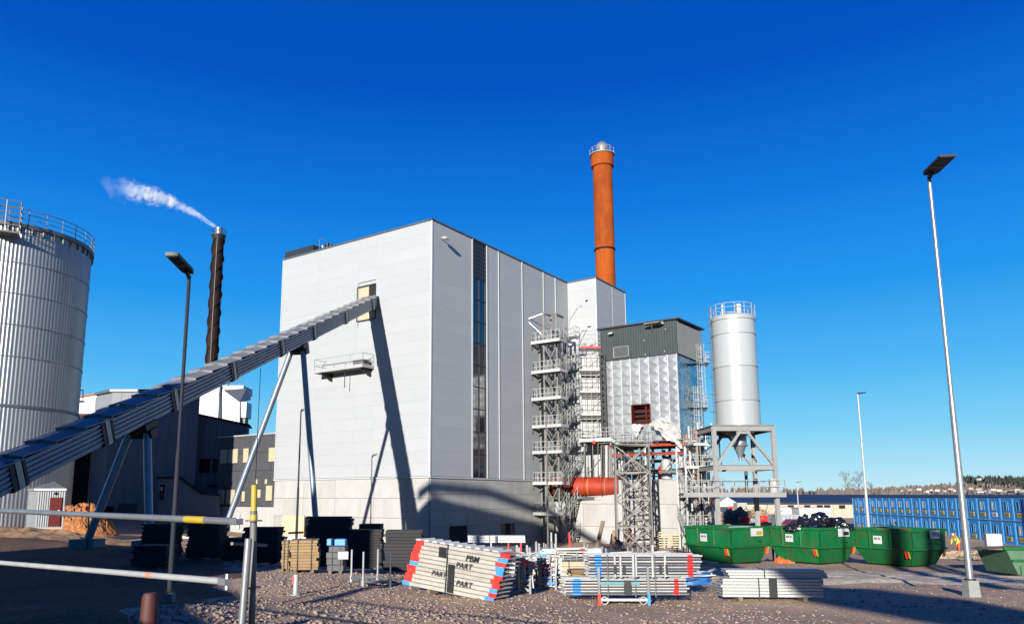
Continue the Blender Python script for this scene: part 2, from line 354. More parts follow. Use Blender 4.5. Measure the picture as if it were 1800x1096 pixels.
# loose stones
def stones(name, label, n, fx, smin, smax, m, seed):
    rng = np.random.default_rng(seed)
    base = np.array([(1, 0, 0), (-1, 0, 0), (0, 1, 0), (0, -1, 0), (0, 0, 1), (0, 0, -1)], float)
    fa = np.array([(0, 2, 4), (2, 1, 4), (1, 3, 4), (3, 0, 4), (2, 0, 5), (1, 2, 5), (3, 1, 5), (0, 3, 5)])
    P = fx(rng, n); n = len(P); s = smin+(smax-smin)*rng.random(n)**3
    v = base[None]*(.6+.7*rng.random((n, 6, 1))); an = rng.random(n)*6.28; c, d = np.cos(an), np.sin(an)
    v = v+rng.normal(0, .22, v.shape); v[..., 2] *= .7
    vx = v[..., 0]*c[:, None]-v[..., 1]*d[:, None]; vy = v[..., 0]*d[:, None]+v[..., 1]*c[:, None]
    g = gz_np(P[:, 0], P[:, 1])+s*.15
    V = np.stack([vx*s[:, None]+P[:, 0:1], vy*s[:, None]+P[:, 1:2], v[..., 2]*s[:, None]+g[:, None]], -1).reshape(-1, 3)
    F = (fa[None]+np.arange(n)[:, None, None]*6).reshape(-1, 3)
    me = bpy.data.meshes.new(name); me.vertices.add(len(V)); me.vertices.foreach_set('co', V.ravel()); me.loops.add(len(F)*3); me.loops.foreach_set('vertex_index', F.ravel().astype(np.int32))
    me.polygons.add(len(F)); me.polygons.foreach_set('loop_start', np.arange(0, len(F)*3, 3, dtype=np.int32)); me.update(); me.validate()
    me.materials.append(m); o = bpy.data.objects.new(name, me); COL.objects.link(o); return tag(o, label, 'gravel', kind='stuff')
def near_f(rng, n):
    y = 6+26*rng.random(n)**1.1; x = (rng.random(n)*1.5-.72)*y*1.0+.3; k = ((noise_np(x, y) > -.25) | (rng.random(n) < .35)) & (rng.random(n) < np.clip(1.1-.14*(x-1.0), .12, 1)); k &= (x > -4.7-.17*(y-10)-.45*np.clip(y-27, 0, 99)) | (rng.random(n) < .04); return np.stack([x[k], y[k]], -1)
def noise_np(x, y): return np.sin(x*.8+y*.5)+np.sin(y*1.3-x*.6+2)
def mat_stone():
    m = mat('gravel_stone', (.46, .35, .285), .95, 0, .5, 8, spec=.2); return m
M_stone = mat_stone()
stones('gravel', 'loose mauve and tan gravel stones strewn over the foreground', 75000, near_f, .012, .055, M_stone, 3)

# ================================================================ main building (frame: u along the sunlit wall, v along the shaded wall)
AZ = R(35.76)
A = vec(-math.cos(AZ), math.sin(AZ), 0); B = vec(math.sin(AZ), math.cos(AZ), 0)
CN = vec(-3.74, 66, 0)
def bp(u, v, z): return CN+A*u+B*v+Z*z
HT, HC, UL, VN, VE, UA = 30.4, 7.05, 20.4, 25.5, 33.5, -3.75
mb_ = thing('power_plant_building', 'tall white clad boiler hall on a pale concrete base in the centre of the site', 'building', bp(0, 0, .9))
# inner core, set back behind the panels
m = MB(); m.prism([bp(.12, .12, 0), bp(UL, .12, 0), bp(UL, VE, 0), bp(.12, VE, 0)], Z*(HT-.15)); m.build('wall_core', M_clad, mb_)
def panel_grid(name, origin, du, L, cols, z0, z1, rows, m_, parent, out, th=.1, gap=.005, skip=None):
    """cladding or concrete pieces, one object each, sharing a mesh"""
    cw = [c for c in cols]; protos = {}; rh = (z1-z0)/rows
    for ci, (a, b) in enumerate(cw):
        key = round(b-a, 3); i0 = 0
        for r_ in range(rows):
            if skip and skip(a, b, z0+r_*rh, z0+(r_+1)*rh): continue
            off = du*a+Z*(z0+r_*rh)
            if key not in protos:
                q = MB(); q.box(origin+off+du*gap/2+Z*gap/2, du*(b-a-gap), -out*th, Z*(rh-gap)); protos[key] = (q.build(name, m_, parent), off)
            else:
                pr_, o0 = protos[key]; inst(pr_, name, parent, off-o0)
nL, nR = -B, vec(math.cos(AZ), -math.sin(AZ), 0)
z_open = (22.2, 25.5)
panel_grid('cladding_panel', bp(0, 0, 0), A, UL, [(0.1, 6.9), (6.9, 9.2), (9.2, 14.8), (14.8, UL)], HC+.12, HT, 21, M_clad, mb_, nL,
           skip=lambda a, b, z0, z1: abs(a-6.9) < .01 and z1 > 22.3 and z0 < 25.3)
panel_grid('concrete_panel', bp(0, .0, 0), A, UL, [(0.1, 2.6), (2.6, 6.6), (6.6, 11.6), (11.6, 16), (16, UL)], 0, HC-.03, 4, M_conc, mb_, nL, gap=.03)
VS = [(0.1, 6.25), (8.75, 10.86), (10.86, 15.4), (15.4, 19.9), (19.9, 22.6), (22.6, VN)]
panel_grid('cladding_panel', bp(0, 0, 0), B, VN, VS, HC+.12, HT, 21, M_clad, mb_, nR)
dz = lambda a, b, z0, z1: (a < 6 and b > 2 and z1 < 3 and abs(a-2.8) < .1) or (abs(a-11) < .1 and z1 < 3)
panel_grid('concrete_panel', bp(0, 0, 0), B, VN, [(0.1, 2.8), (2.8, 5.5), (5.5, 11), (11, 13.5), (13.5, 19), (19, VN)], 0, HC-.03, 5, M_conc, mb_, nR, gap=.03, skip=dz)
panel_grid('cladding_panel', bp(0, VN, 0), -A, 3.75, [(0.02, 3.70)], HC+.12, HT, 21, M_clad, mb_, nL)
panel_grid('cladding_panel', bp(UA, VN, 0), B, 8, [(0.05, 4.3), (4.3, 8)], HC+.12, HT, 21, M_clad, mb_, nR)
m = MB(); m.prism([bp(-.1, VN+.12, 0), bp(UA+.12, VN+.12, 0), bp(UA+.12, VE, 0), bp(-.1, VE, 0)], Z*(HT-.2)); m.build('wall_core', M_clad, mb_)
for v in (6.25, 8.75, 10.86, 15.4, 19.9, 22.6): MB().box(bp(.02, v-.07, HC+.1), -A*.08, B*.14, Z*(HT-HC-.1)).build('cover_strip', M_trim, mb_)
for o_, a_, b_, z_ in ((bp(-.04, -.05, HC+.1), A*.18, B*.14, HC+.1), (bp(UL, -.05, HC+.1), A*.1, B*.3, HC+.1), (bp(UA-.04, VN-.05, HC), A*.16, B*.16, HC), (bp(UA-.02, VN+4.23, HC), A*.08, B*.14, HC), (bp(UA-.04, VE-.1, HC), A*.16, B*.14, HC)):
    MB().box(o_, a_, b_, Z*(HT-z_)).build('corner_trim', M_trim, mb_)
m = MB(); m.box(bp(-.06, -.06, HC-.02), A*(UL+.1), -B*.1, Z*.1); m.box(bp(-.06, -.12, HC-.02), B*(VN+.1), A*.0-A*.08, Z*.1); m.build('ledge_flashing', M_trim, mb_)
m = MB(); m.box(bp(-.1, -.1, HT), A*(UL+.2), B*.35, Z*.14); m.box(bp(-.1, -.1, HT), B*(VN+.1), A*.35, Z*.14); m.box(bp(0, VN-.1, HT), -A*3.85, B*.3, Z*.14); m.box(bp(UA-.1, VN, HT), B*8.1, A*.35, Z*.14)
m.prism([bp(.2, .2, HT-.12), bp(UL, .2, HT-.12), bp(UL, VE, HT-.12), bp(.2, VE, HT-.12)], Z*.1)
m.build('roof_edge', M_edge, mb_)
m = MB(); m.box(bp(16.2, .3, HT+.1), A*4.4, B*4, Z*.9); m.build('roof_parapet_box', M_louv, mb_)
for k, (u, h, w) in enumerate(((15.3, .8, .3), (14.6, .9, .5), (14.1, .7, .35))):
    m = MB(); m.lathe(bp(u, .8, HT+.05), [(.0, 0), (w*.4, 0), (w*.4, h*.6), (w*.6, h*.65), (w*.5, h), (0, h)], 10); m.build('roof_vent', M_galv if k == 0 else M_black, mb_)
m = MB(); m.tube(bp(15.6, .6, HT), bp(15.6, .6, HT+1.5), .03); m.tube(bp(15.6, .6, HT+1.4), bp(15.1, .6, HT+1.6), .03); m.build('aerial', M_galv, mb_)
# tall window strip
zw1 = 26.6
m = MB(); m.box(bp(.04, 6.33, zw1), B*2.34, A*.1, Z*(HT-zw1)); m.build('louver_panel', M_louv, mb_)
for i in range(9): m = MB(); m.box(bp(0.0, 6.35, zw1+.15+i*.42), B*2.3, A*.05, Z*.06); m.build('louver_slat', M_louv, mb_)
nr = 9; rh = (zw1-HC-.15)/nr; gl = None; mu = None
for r_ in range(nr):
    for c in range(2):
        off = Z*(rh*r_)+B*(1.17*c)
        if gl is None: gl = MB().box(bp(.1, 6.4, HC+.18), B*1.1, A*.05, Z*(rh-.08)).build('window_pane', M_glass, mb_)
        else: inst(gl, 'window_pane', mb_, off)
m = MB()
for r_ in range(nr+1): m.box(bp(.02, 6.33, HC+.1+r_*rh), B*2.34, A*.1, Z*.08)
for c in (0, 1, 2): m.box(bp(.02, 6.33+c*1.14, HC+.1), B*.07, A*.09, Z*(zw1-HC-.1))
m.build('window_frame', M_louv, mb_)
# openings
m = MB(); m.box(bp(6.9, .1, 22.2), A*2.35, B*.1, Z*3.35); m.build('boarded_opening', M_ply, mb_)
m = MB(); m.box(bp(6.95, .08, 24.5), A*.85, -B*.05, Z*.95); m.build('opening_gap', M_dark, mb_)
m = MB()
for q in ((6.85, 22.1, 2.45, .08), (6.85, 25.5, 2.45, .08)): m.box(bp(q[0], 0, q[1]), A*q[2], -B*.06, Z*q[3])
m.box(bp(9.25, 0, 22.1), A*.08, -B*.06, Z*3.4); m.box(bp(6.82, 0, 22.1), A*.08, -B*.06, Z*3.4); m.build('opening_frame', M_louv, mb_)
m = MB(); m.box(bp(.06, 2.85, .8), B*2.6, A*.2, Z*2.0); m.build('door', M_dark, mb_)
m = MB(); m.box(bp(.1, 11.05, .8), B*2.4, A*.15, Z*2.0); m.build('boarded_opening', M_brown, mb_)
m = MB(); m.box(bp(.07, 12, .8), B*.8, -A*.03, Z*2.0); m.build('opening_gap', M_dark, mb_)
def wall_lamp(p, out, side, parent, s=1):
    q = MB(); q.tube(p, p+out*.35*s+Z*.05, .04*s, 6); q.box(p+out*.3*s-side*.25*s-Z*.12*s, out*.35*s-Z*.1*s, side*.5*s, Z*.16*s); q.build('wall_lamp', M_galvw, parent)
wall_lamp(bp(-.05, 1.3, 29.0), nR, B, mb_, 1.3); wall_lamp(bp(-2.6, VN-.05, 28.0), nL, A, mb_, .6)

# suspended maintenance platform on the sunlit wall
pl = thing('wall_platform', 'small galvanised maintenance platform bracketed to the sunlit white wall', 'platform', bp(10.2, 0, 17.3))
m = MB(); m.box(bp(6.9, -1.5, 17.3), A*6.5, B*1.5, Z*.06); m.build('deck', M_galvd, pl)
m = MB(); m.box(bp(6.85, -1.55, 17.25), A*6.6, B*.05, Z*.3); m.box(bp(6.85, -1.55, 17.25), A*.05, B*1.55, Z*.3); m.box(bp(13.45, -1.55, 17.25), A*.05, B*1.55, Z*.3); m.build('kick_board', M_galvw, pl)
m = MB(); m.rail([bp(6.9, -.05, 17.35), bp(6.9, -1.5, 17.35), bp(13.4, -1.5, 17.35), bp(13.4, -.05, 17.35)], 1.25, 1.6, .03); m.build('railing', M_galvw, pl)
for u in (7.2, 12.4):
    m = MB(); m.prism([bp(u, 0, 17.25), bp(u, -1.45, 17.25), bp(u, -1.45, 17.05), bp(u, 0, 16.5)], A*.12); m.build('bracket', M_black, pl)
m = MB(); m.tube(bp(9.7, -1, 17.3), bp(9.7, -1, 15.6), .04); m.build('drain_pipe', M_black, pl)
m = MB(); m.box(bp(7.1, -1.3, 17.36), A*1.3, B*.9, Z*.7); m.build('winch_box', M_galvd, pl)

# ================================================================ inclined conveyor
e0 = vec(-9.62, 70.24, 23.82); D = vec(-.1537, -.9136, -.3765).normalized(); Sd = D.cross(Z).normalized(); N = Sd.cross(D).normalized()
if N.z < 0: N = -N
# Sd: sideways, right of the camera positive
if Sd.x < 0: Sd = -Sd
CW, CH = 1.15, .92
def cp(k, s, n): return e0+D*k+Sd*s+N*n
cv = thing('conveyor_gallery', 'long inclined ribbed steel conveyor rising from the left into the white wall', 'conveyor', e0+D*52-Z*2)
ks = [-.6, 1.9, 9.8, 17.2, 23.2, 30.2, 36.45, 41.85, 47.0, 53.0]
for a, b in zip(ks, ks[1:]):
    a2, b2 = a+.25, b-.25
    for sgn in (1, -1):
        m = MB(); nr = 5; prof = []
        for i in range(nr):
            h0 = -CH/2+CH*i/nr; hh = CH/nr
            prof += [(h0, 0), (h0+hh*.38, 0), (h0+hh*.5, .07), (h0+hh*.88, .07), (h0+hh, 0)]
        for (n0, s0), (n1, s1) in zip(prof, prof[1:]):
            if n1 <= n0: continue
            m.poly([cp(a2, sgn*(CW/2+s0), n0), cp(b2, sgn*(CW/2+s0), n0), cp(b2, sgn*(CW/2+s1), n1), cp(a2, sgn*(CW/2+s1), n1)])
        m.build('side_panel', M_conv, cv)
    m = MB(); m.box(cp(a2, -CW/2+.01, -CH/2-.04), D*(b2-a2), Sd*(CW-.02), N*.08); m.build('floor_panel', M_conv, cv)
m = MB(); m.box(cp(-.6, -CW/2+.05, -CH/2+.03), D*57, Sd*(CW-.1), N*(CH-.06)); m.build('inner_trough', M_black, cv)
rs = None; L = 1.75; k = -.6; i = 0
while k < 53:
    if rs is None:
        m = MB(); m.prism([cp(k, -CW/2-.12, CH/2+.03), cp(k+L+.12, -CW/2-.12, CH/2+.15), cp(k+L+.12, -CW/2-.12, CH/2+.10), cp(k, -CW/2-.12, CH/2-.01)], Sd*(CW/2+.12)+N*.08)
        m.prism([cp(k, 0, CH/2+.11), cp(k+L+.12, 0, CH/2+.22), cp(k+L+.12, 0, CH/2+.18), cp(k, 0, CH/2+.07)], Sd*(CW/2+.12)-N*.08)
        m.prism([cp(k+L+.06, -CW/2-.1, CH/2-.02), cp(k+L+.10, -CW/2-.1, CH/2-.02), cp(k+L+.10, -CW/2-.1, CH/2+.13), cp(k+L+.06, -CW/2-.1, CH/2+.13)], Sd*(CW+.2))
        rs = m.build('roof_sheet', M_convroof, cv)
    else: inst(rs, 'roof_sheet', cv, D*(k+.6))
    k += L; i += 1
for k in ks[1:]:
    for kk, w, mt, g in ((k-.36, .14, M_black, .045), (k-.14, .28, M_galv, .06), (k+.22, .20, M_black, .06)):
        m = MB(); q = CW/2+g; t = CH/2+g*.8
        for s in (-1, 1): m.box(cp(kk, s*q-.04, -t), D*w, Sd*.08, N*(2*t))
        m.box(cp(kk, -q, -t-.05), D*w, Sd*2*q, N*.1); m.box(cp(kk, -q, t-.03), D*w, Sd*2*q, N*.08)
        m.build('joint_collar', mt, cv)
def trestle(k, feet, rad):
    top = cp(k, 0, -CH/2-.15)
    m = MB(); m.box(cp(k-.5, -CW/2-.1, -CH/2-.35), D*1.0, Sd*(CW+.2), N*.32); m.box(cp(k-.3, -.75, -CH/2-.75), D*.6, Sd*1.5, N*.4); m.build('support_head', M_black, cv)
    for s, (fx, fy) in zip((-1, 1), feet):
        g = gp(fx, fy); m = MB(); m.tube(top+Sd*s*.45-Z*.4, g+Z*.35, rad, 14); m.build('support_leg', M_conv, cv, smooth=True)
        m = MB(); m.abox(g.x-.55, g.x+.55, g.y-.55, g.y+.55, g.z-.3, g.z+.42); m.build('leg_foundation', M_conc2, cv)
trestle(19.3, ((-17.4, 53.1), (-10.6, 52.6)), .20)
trestle(38.8, ((-17.35, 34.7), (-14.4, 34.3)), .18)
# hanging rope below the conveyor
tag(MB().tube(cp(27.2, .8, -.5), vec(*cp(27.2, .8, -.5)[:2], 6), .02, 4).build('rope', M_black, origin=cp(27.2, .8, -3)), 'thin rope hanging from the middle of the conveyor against the sky', 'rope')

# unseen shade casters behind and left of the camera, outlines set by their shadows
def pr_hall(name, label, x0, x1, y0, y1, h, m_):
    t = thing(name, label, 'building', (x0/2+x1/2, y0/2+y1/2, 3.7)); q = MB(); q.abox(x0, x1, y0, y1, 3.0, h); q.build('wall', m_, t)
    q = MB(); q.abox(x0-.2, x1+.2, y0-.2, y1+.2, h, h+.25); q.build('roof', M_edge, t)
    pr = None; n = int((x1-x0)/1.2)
    for i in range(n):
        if pr is None: pr = MB().box((x0+.1, y1, 3.6), (1.1, 0, 0), (0, .05, 0), (0, 0, h-3.7)).build('wall_panel', m_, t)
        else: inst(pr, 'wall_panel', t, (1.2*i, 0, 0))
    return t
SUNH = vec(math.sin(SUN_HEAD), math.cos(SUN_HEAD), 0); SUNR = vec(math.cos(SUN_HEAD), -math.sin(SUN_HEAD), 0)
def uv(u, v, dist=9.0):
    """point on the upright plane facing the sun, dist metres behind the camera"""
    return SUNR*u-SUNH*dist+Z*(v+.2272*dist)
def gable(name, label, prof, d0, d1, m_):
    t = thing(name, label, 'building', uv(sum(p[0] for p in prof)/len(prof), 3.4, d0)); p0 = [uv(u, v, d0) for u, v in prof]
    for i in range(len(prof)-1):
        q = [p0[i], p0[i+1], vec(p0[i+1].x, p0[i+1].y, 2.8), vec(p0[i].x, p0[i].y, 2.8)]; mm = MB(); mm.prism(q, -SUNH*(d1-d0)); mm.build('wall', m_, t)
        mm = MB(); mm.prism([p0[i]+Z*.01, p0[i+1]+Z*.01, p0[i+1]+Z*.06, p0[i]+Z*.06], -SUNH*(d1-d0)); mm.build('roof', M_edge, t)
    return t
gable('shade_caster_house', 'unseen grey feed house, added and shaped to cast the shade at left', [(-28.6, 12.5), (-26.3, 17.5), (-24, 19.4), (-19, 20.5), (-15.5, 20.6)], 2.0, 10, M_bwall)  # added out of view, roof profile cut to shade yard and wall base
pr_hall('shade_caster_store', 'unseen low grey block added beside the feed house to shade the left slope', -62, -33.0, -6, 6, 9.3, M_bwall)  # unseen block added for the shade on the left slope
# added lean-to, out of view, roof edge shaped to shade the near left corner
t = thing('shade_caster_lean_to', 'unseen lean-to block added beside the camera to shade the near left corner', 'shade_caster', (-10.5, -1, 3.7))
m = MB(); m.prism([(-16.4, -3, 2.5), (-16.4, -3, 8.4), (-4.6, -3, 5.2), (-4.6, -3, 2.5)], (0, 3.6, 0)); m.build('wall', M_bwall, t)
m = MB(); m.prism([(-16.45, -3.2, 8.4), (-16.45, -3.2, 8.55), (-4.3, -3.2, 5.25), (-4.3, -3.2, 5.1)], (0, 4.0, 0)); m.build('roof', M_edge, t)
# second elevated conveyor behind the camera
t = thing('feed_conveyor', 'elevated feed conveyor on legs passing behind the viewpoint', 'conveyor', (3, -9, 3.7))
secs = [(-25.5, 19.2, 20.0), (-21.5, 21.4, 22.2), (-18, 21.6, 22.4), (-9, 16.4, 17.2), (-5, 13.2, 14.6), (-1.2, 10.2, 12.4), (.2, 9.2, 11.9), (1.7, 7.8, 10.3), (3.1, 7.4, 8.9), (4.8, 6.8, 8.3), (6.4, 6.2, 7.6), (10, 5.4, 7.3)]
for (u0, a0, b0), (u1, a1, b1) in zip(secs, secs[1:]):
    m = MB(); m.prism([uv(u0, a0, 14), uv(u1, a1, 14), uv(u1, b1, 14), uv(u0, b0, 14)], -SUNH*.8); m.build('conveyor_section', M_conv, t)
for u, v in ((-9.5, 16.9), (-24, 20.4)):
    p = uv(u, v, 14); m = MB(); m.tube(p, (p.x, p.y, 3), .22); m.build('support_leg', M_conv, t)
t = thing('shadow_caster_posts', 'unseen steel posts added behind the viewpoint to cast bars on the right skip', 'tower', uv(10, 1, 16))  # invented posts out of view, throwing the bars across the right skip
for u, w, v in ((8.5, .6, 16), (10.2, .5, 14), (10.95, .5, 14)):
    p = uv(u, v, 16); m = MB(); m.bar((p.x, p.y, 2.5), p, w); m.build('column', M_conv, t)
m = MB(); m.bar(uv(10, 14, 16), uv(11.2, 14, 16), .5); m.build('top_beam', M_conv, t)
gable('blocker', 'unseen added bunker behind the viewpoint on the right', [(3.6, 6.3), (5.2, 7.2), (9.6, 7.4), (11.6, 9.8), (16, 10.2)], 14, 20, M_bwall)  # invented mass out of view, profile cut for the lower right shade

# ================================================================ rusty chimney
c = vec(19.08, 105, 0)
t = thing('rust_coloured_chimney', 'tall weathering steel chimney behind the white hall', 'chimney', c)
for a, b in ((0, 40.6), (40.75, 53.4)): m = MB(); m.lathe(c+Z*a, [(1.42, 0), (1.40, b-a)], 40); m.build('shaft', M_rust, t, smooth=True)
m = MB(); m.lathe(c, [(1.4, 40.5), (1.52, 40.55), (1.52, 40.75), (1.4, 40.8)], 40); m.build('joint_flange', M_chim, t, smooth=True)
for z in (36.5, 44.2, 47.6, 50.6): m = MB(); m.lathe(c, [(1.40, z), (1.425, z+.01), (1.425, z+.06), (1.4, z+.07)], 40); m.build('weld_seam', M_rust, t)
m = MB(); m.lathe(c, [(1.4, 53.2), (1.66, 53.35), (1.66, 55.2), (1.5, 55.3), (0, 55.35)], 40); m.build('collar', M_rust, t, smooth=True)
m = MB(); m.lathe(c, [(.95, 55.3), (.95, 56.3), (.88, 56.7), (.65, 57.1), (.35, 57.3), (0, 57.35)], 24); m.build('cap_dome', M_galv, t, smooth=True)
m = MB(); m.lathe(c, [(1.66, 55.15), (1.85, 55.15), (1.85, 55.25), (1.66, 55.25)], 40)
for i in range(12): q = 2*math.pi*i/12; p = c+vec(math.cos(q)*1.8, math.sin(q)*1.8, 55.2); m.tube(p, p+Z*.9, .03, 5)
m.ring(c+Z*56.1, 1.8, .03); m.ring(c+Z*55.7, 1.8, .02); m.build('top_railing', M_galvw, t)

# ================================================================ black chimney with helical strakes
c = vec(-52.8, 150, 0)
t = thing('black_chimney', 'dark brown chimney with spiral strakes and steam at its top', 'chimney', c)
m = MB(); m.lathe(c, [(1.25, 0), (1.12, 59.0)], 28); m.build('shaft', M_chim, t, smooth=True)
for ph in range(3):
    m = MB(); n = 150
    for i in range(n):
        z0, z1 = 22+37*i/n, 22+37*(i+1)/n; q0, q1 = ph*2.094+z0*.55, ph*2.094+z1*.55
        m.box(c+vec(math.cos(q0)*1.0, math.sin(q0)*1.0, z0), vec(math.cos(q0)*.36, math.sin(q0)*.30, 0), vec(math.cos(q1)-math.cos(q0), math.sin(q1)-math.sin(q0), z1-z0)*1.1, Z*.05)
    m.build('strake', M_chim, t)
m = MB(); m.tube(c+vec(.15, -1.3, 20), c+vec(.15, -1.2, 59), .07, 6); m.build('riser_pipe', M_galvd, t)
m = MB(); m.lathe(c, [(1.1, 58), (1.45, 58.8), (1.45, 59.0), (.8, 59.0)], 24); m.build('platform', M_black, t)
m = MB(); m.lathe(c, [(.7, 59), (.7, 60.6), (.5, 60.6)], 20); m.build('flue_tip', M_galv, t)
m = MB(); m.ring(c+Z*60.1, 1.45, .05, 24)
for i in range(10): q = 2*math.pi*i/10; p = c+vec(math.cos(q)*1.45, math.sin(q)*1.45, 59); m.tube(p, p+Z*1.1, .04, 5)
m.build('railing', M_black, t)
# steam plume: a small volume drifting left
def plume():
    m = MB(); p0 = c+vec(0, 0, 60.4); n = 14; prev = None
    path = [(0, 0, .6), (-1.6, 1.6, 1.0), (-3.6, 2.9, 1.5), (-6.4, 4.1, 2.0), (-9.6, 5.3, 2.5), (-13, 6.4, 3.0), (-17, 7.6, 3.2), (-21, 8.5, 2.4), (-24.5, 9.2, 1.4)]
    k = 0
    for x, z, r in path:
        for i in range(n): q = 2*math.pi*i/n; r2 = r*1.5+.3; m.v.append((p0.x+x-r2*.3*math.cos(q), p0.y+r2*math.sin(q), p0.z+z+r2*math.cos(q)*.95))
    for j in range(len(path)-1):
        for i in range(n): i2 = (i+1) % n; m.f.append((j*n+i, j*n+i2, (j+1)*n+i2, (j+1)*n+i))
    m.f.append(tuple(range(n))); m.f.append(tuple((len(path)-1)*n+i for i in range(n)))
    mt = bpy.data.materials.new('steam'); mt.use_nodes = True; nn, ll = mt.node_tree.nodes, mt.node_tree.links; nn.clear()
    o = nn.new('ShaderNodeOutputMaterial'); pv = nn.new('ShaderNodeVolumePrincipled'); ll.new(pv.outputs[0], o.inputs['Volume'])
    pv.inputs['Color'].default_value = (.99, .99, .93, 1); pv.inputs['Anisotropy'].default_value = -.2
    tc = nn.new('ShaderNodeTexCoord'); nz = nn.new('ShaderNodeTexNoise'); nz.inputs['Scale'].default_value = .38; nz.inputs['Detail'].default_value = 6; nz.inputs['Roughness'].default_value = .7; nz.inputs['Distortion'].default_value = 1.6
    ll.new(tc.outputs['Object'], nz.inputs['Vector'])
    sx = nn.new('ShaderNodeSeparateXYZ'); ll.new(tc.outputs['Object'], sx.inputs[0])
    def M2(op, a_, b_=None):
        q = nn.new('ShaderNodeMath'); q.operation = op
        for i_, v_ in enumerate((a_, b_)):
            if v_ is None: continue
            if isinstance(v_, (int, float)): q.inputs[i_].default_value = v_
            else: ll.new(v_, q.inputs[i_])
        return q.outputs[0]
    X_, Y_, Z_ = sx.outputs
    nx_ = M2('MULTIPLY', X_, -1.0)
    axis = M2('SUBTRACT', M2('MULTIPLY', nx_, .72), M2('MULTIPLY', M2('MULTIPLY', nx_, nx_), .0145))
    rad = M2('ADD', M2('MULTIPLY', nx_, .17), .75)
    dz_ = M2('DIVIDE', M2('SUBTRACT', Z_, axis), rad); dy_ = M2('DIVIDE', Y_, rad)
    dd_ = M2('SQRT', M2('ADD', M2('MULTIPLY', dz_, dz_), M2('MULTIPLY', dy_, dy_)))
    fall = nn.new('ShaderNodeMapRange'); fall.inputs[1].default_value = 0; fall.inputs[2].default_value = 1.15; fall.inputs[3].default_value = .29; fall.inputs[4].default_value = -.20; ll.new(dd_, fall.inputs[0])
    val = M2('ADD', nz.outputs['Fac'], fall.outputs[0])
    mr = nn.new('ShaderNodeMapRange'); mr.inputs[1].default_value = .60; mr.inputs[2].default_value = .80; mr.inputs[3].default_value = 0; mr.inputs[4].default_value = 1.0; ll.new(val, mr.inputs[0])
    f = nn.new('ShaderNodeMapRange'); f.inputs[1].default_value = 0; f.inputs[2].default_value = 21; f.inputs[3].default_value = 2.8; f.inputs[4].default_value = .03; ll.new(nx_, f.inputs[0])
    ll.new(M2('MULTIPLY', mr.outputs[0], f.outputs[0]), pv.inputs['Density'])
    tag(m.build('steam_plume', mt, origin=p0), 'white steam plume drifting left from the black chimney', 'steam', kind='stuff')
plume()

# ================================================================ big ribbed silo on the left
c = vec(-41.5, 65, 0); RS = 6.5
t = thing('ribbed_silo', 'large ribbed steel silo with a railed roof at the left edge', 'silo', c+Z*3.6)
zs = [2.5, 12.6, 16.6, 19.2, 21.8, 24.4, 27.4]; nrib = 140
for a, b in zip(zs, zs[1:]):
    m = MB(); n = nrib*4
    for z in (a, b):
        for i in range(n): q = 2*math.pi*i/n; r = RS+(.03 if i % 4 in (0, 1) else 0); m.v.append((c.x+r*math.cos(q), c.y+r*math.sin(q), z))
    for i in range(n): j = (i+1) % n; m.f.append((i, j, n+j, n+i))
    m.build('shell_course', M_silo, t)
m = MB(); m.lathe(c, [(RS+.06, 12.45), (RS+.13, 12.47), (RS+.13, 12.68), (RS+.06, 12.7)], 96); m.build('shell_band', M_edge, t)
for z in zs[2:-1]: m = MB(); m.lathe(c, [(RS+.06, z-.04), (RS+.09, z-.03), (RS+.09, z+.03), (RS+.06, z+.04)], 96); m.build('seam_band', M_silo, t)
m = MB(); m.lathe(c, [(RS-.1, 27.35), (RS+.22, 27.4), (RS+.22, 27.75), (RS-.1, 27.8), (0, 28.6)], 96); m.build('roof', M_edge, t)
pc = None; p00 = c+vec(RS+.12, 0, 26.9)
for i in range(48):
    q = 2*math.pi*i/48; p = c+vec(math.cos(q)*(RS+.12), math.sin(q)*(RS+.12), 26.9)
    if pc is None: pc = MB().bar(p, p+Z*.5, .12, .08).build('roof_clip', M_galvd, t)
    else: inst(pc, 'roof_clip', t, p-p00)
m = MB()
for i in range(30): q = 2*math.pi*i/30; p = c+vec(math.cos(q)*(RS+.15), math.sin(q)*(RS+.15), 27.7); m.tube(p, p+Z*1.25, .035, 5)
for h, r in ((1.25, .04), (.85, .03), (.45, .03)): m.ring(c+Z*(27.7+h), RS+.15, r, 90)
m.build('roof_railing', M_galvd, t)
# ladder exit platform hung on the front
th = math.atan2(-math.cos(.50), math.sin(.50)); ra = vec(math.cos(th), math.sin(th), 0); ta = vec(-ra.y, ra.x, 0)
pp = c+ra*(RS+.15)+Z*26.4
m = MB(); m.box(pp-ta*1.0, ta*2.0, ra*1.3, Z*.14); m.build('landing', M_galvd, t)
m = MB(); m.rail([pp-ta*1.0+Z*.1, pp-ta*1.0+ra*1.3+Z*.1, pp+ta*1.0+ra*1.3+Z*.1, pp+ta*1.0+Z*.1], 2.6, .9, .045, mids=4); m.build('landing_cage', M_galv, t)
m = MB(); m.tube(c+vec(2.0, -RS*.96, 16), c+vec(2.0, -RS*.96, 17), .1); m.build('sensor_port', M_black, t)
# second silo added left of the first, unseen, to keep the old hall shaded
c2 = vec(-55.3, 66, 0); t = thing('shade_caster_silo', 'second silo added outside the picture to cast shade on the old hall', 'silo', c2+Z*3.7)
for a, b in ((3, 12), (12, 20.5)): m = MB(); m.lathe(c2, [(7.2, a), (7.2, b-.03)], 72); m.build('shell_course', M_silo, t)
m = MB(); m.lathe(c2, [(7.3, 20.4), (7.3, 20.8), (0, 21.6)], 72); m.build('roof', M_edge, t)
M_shed = mat('weathered_galvanised_sheet', (.34, .355, .37), .6, .1, .12, 2)
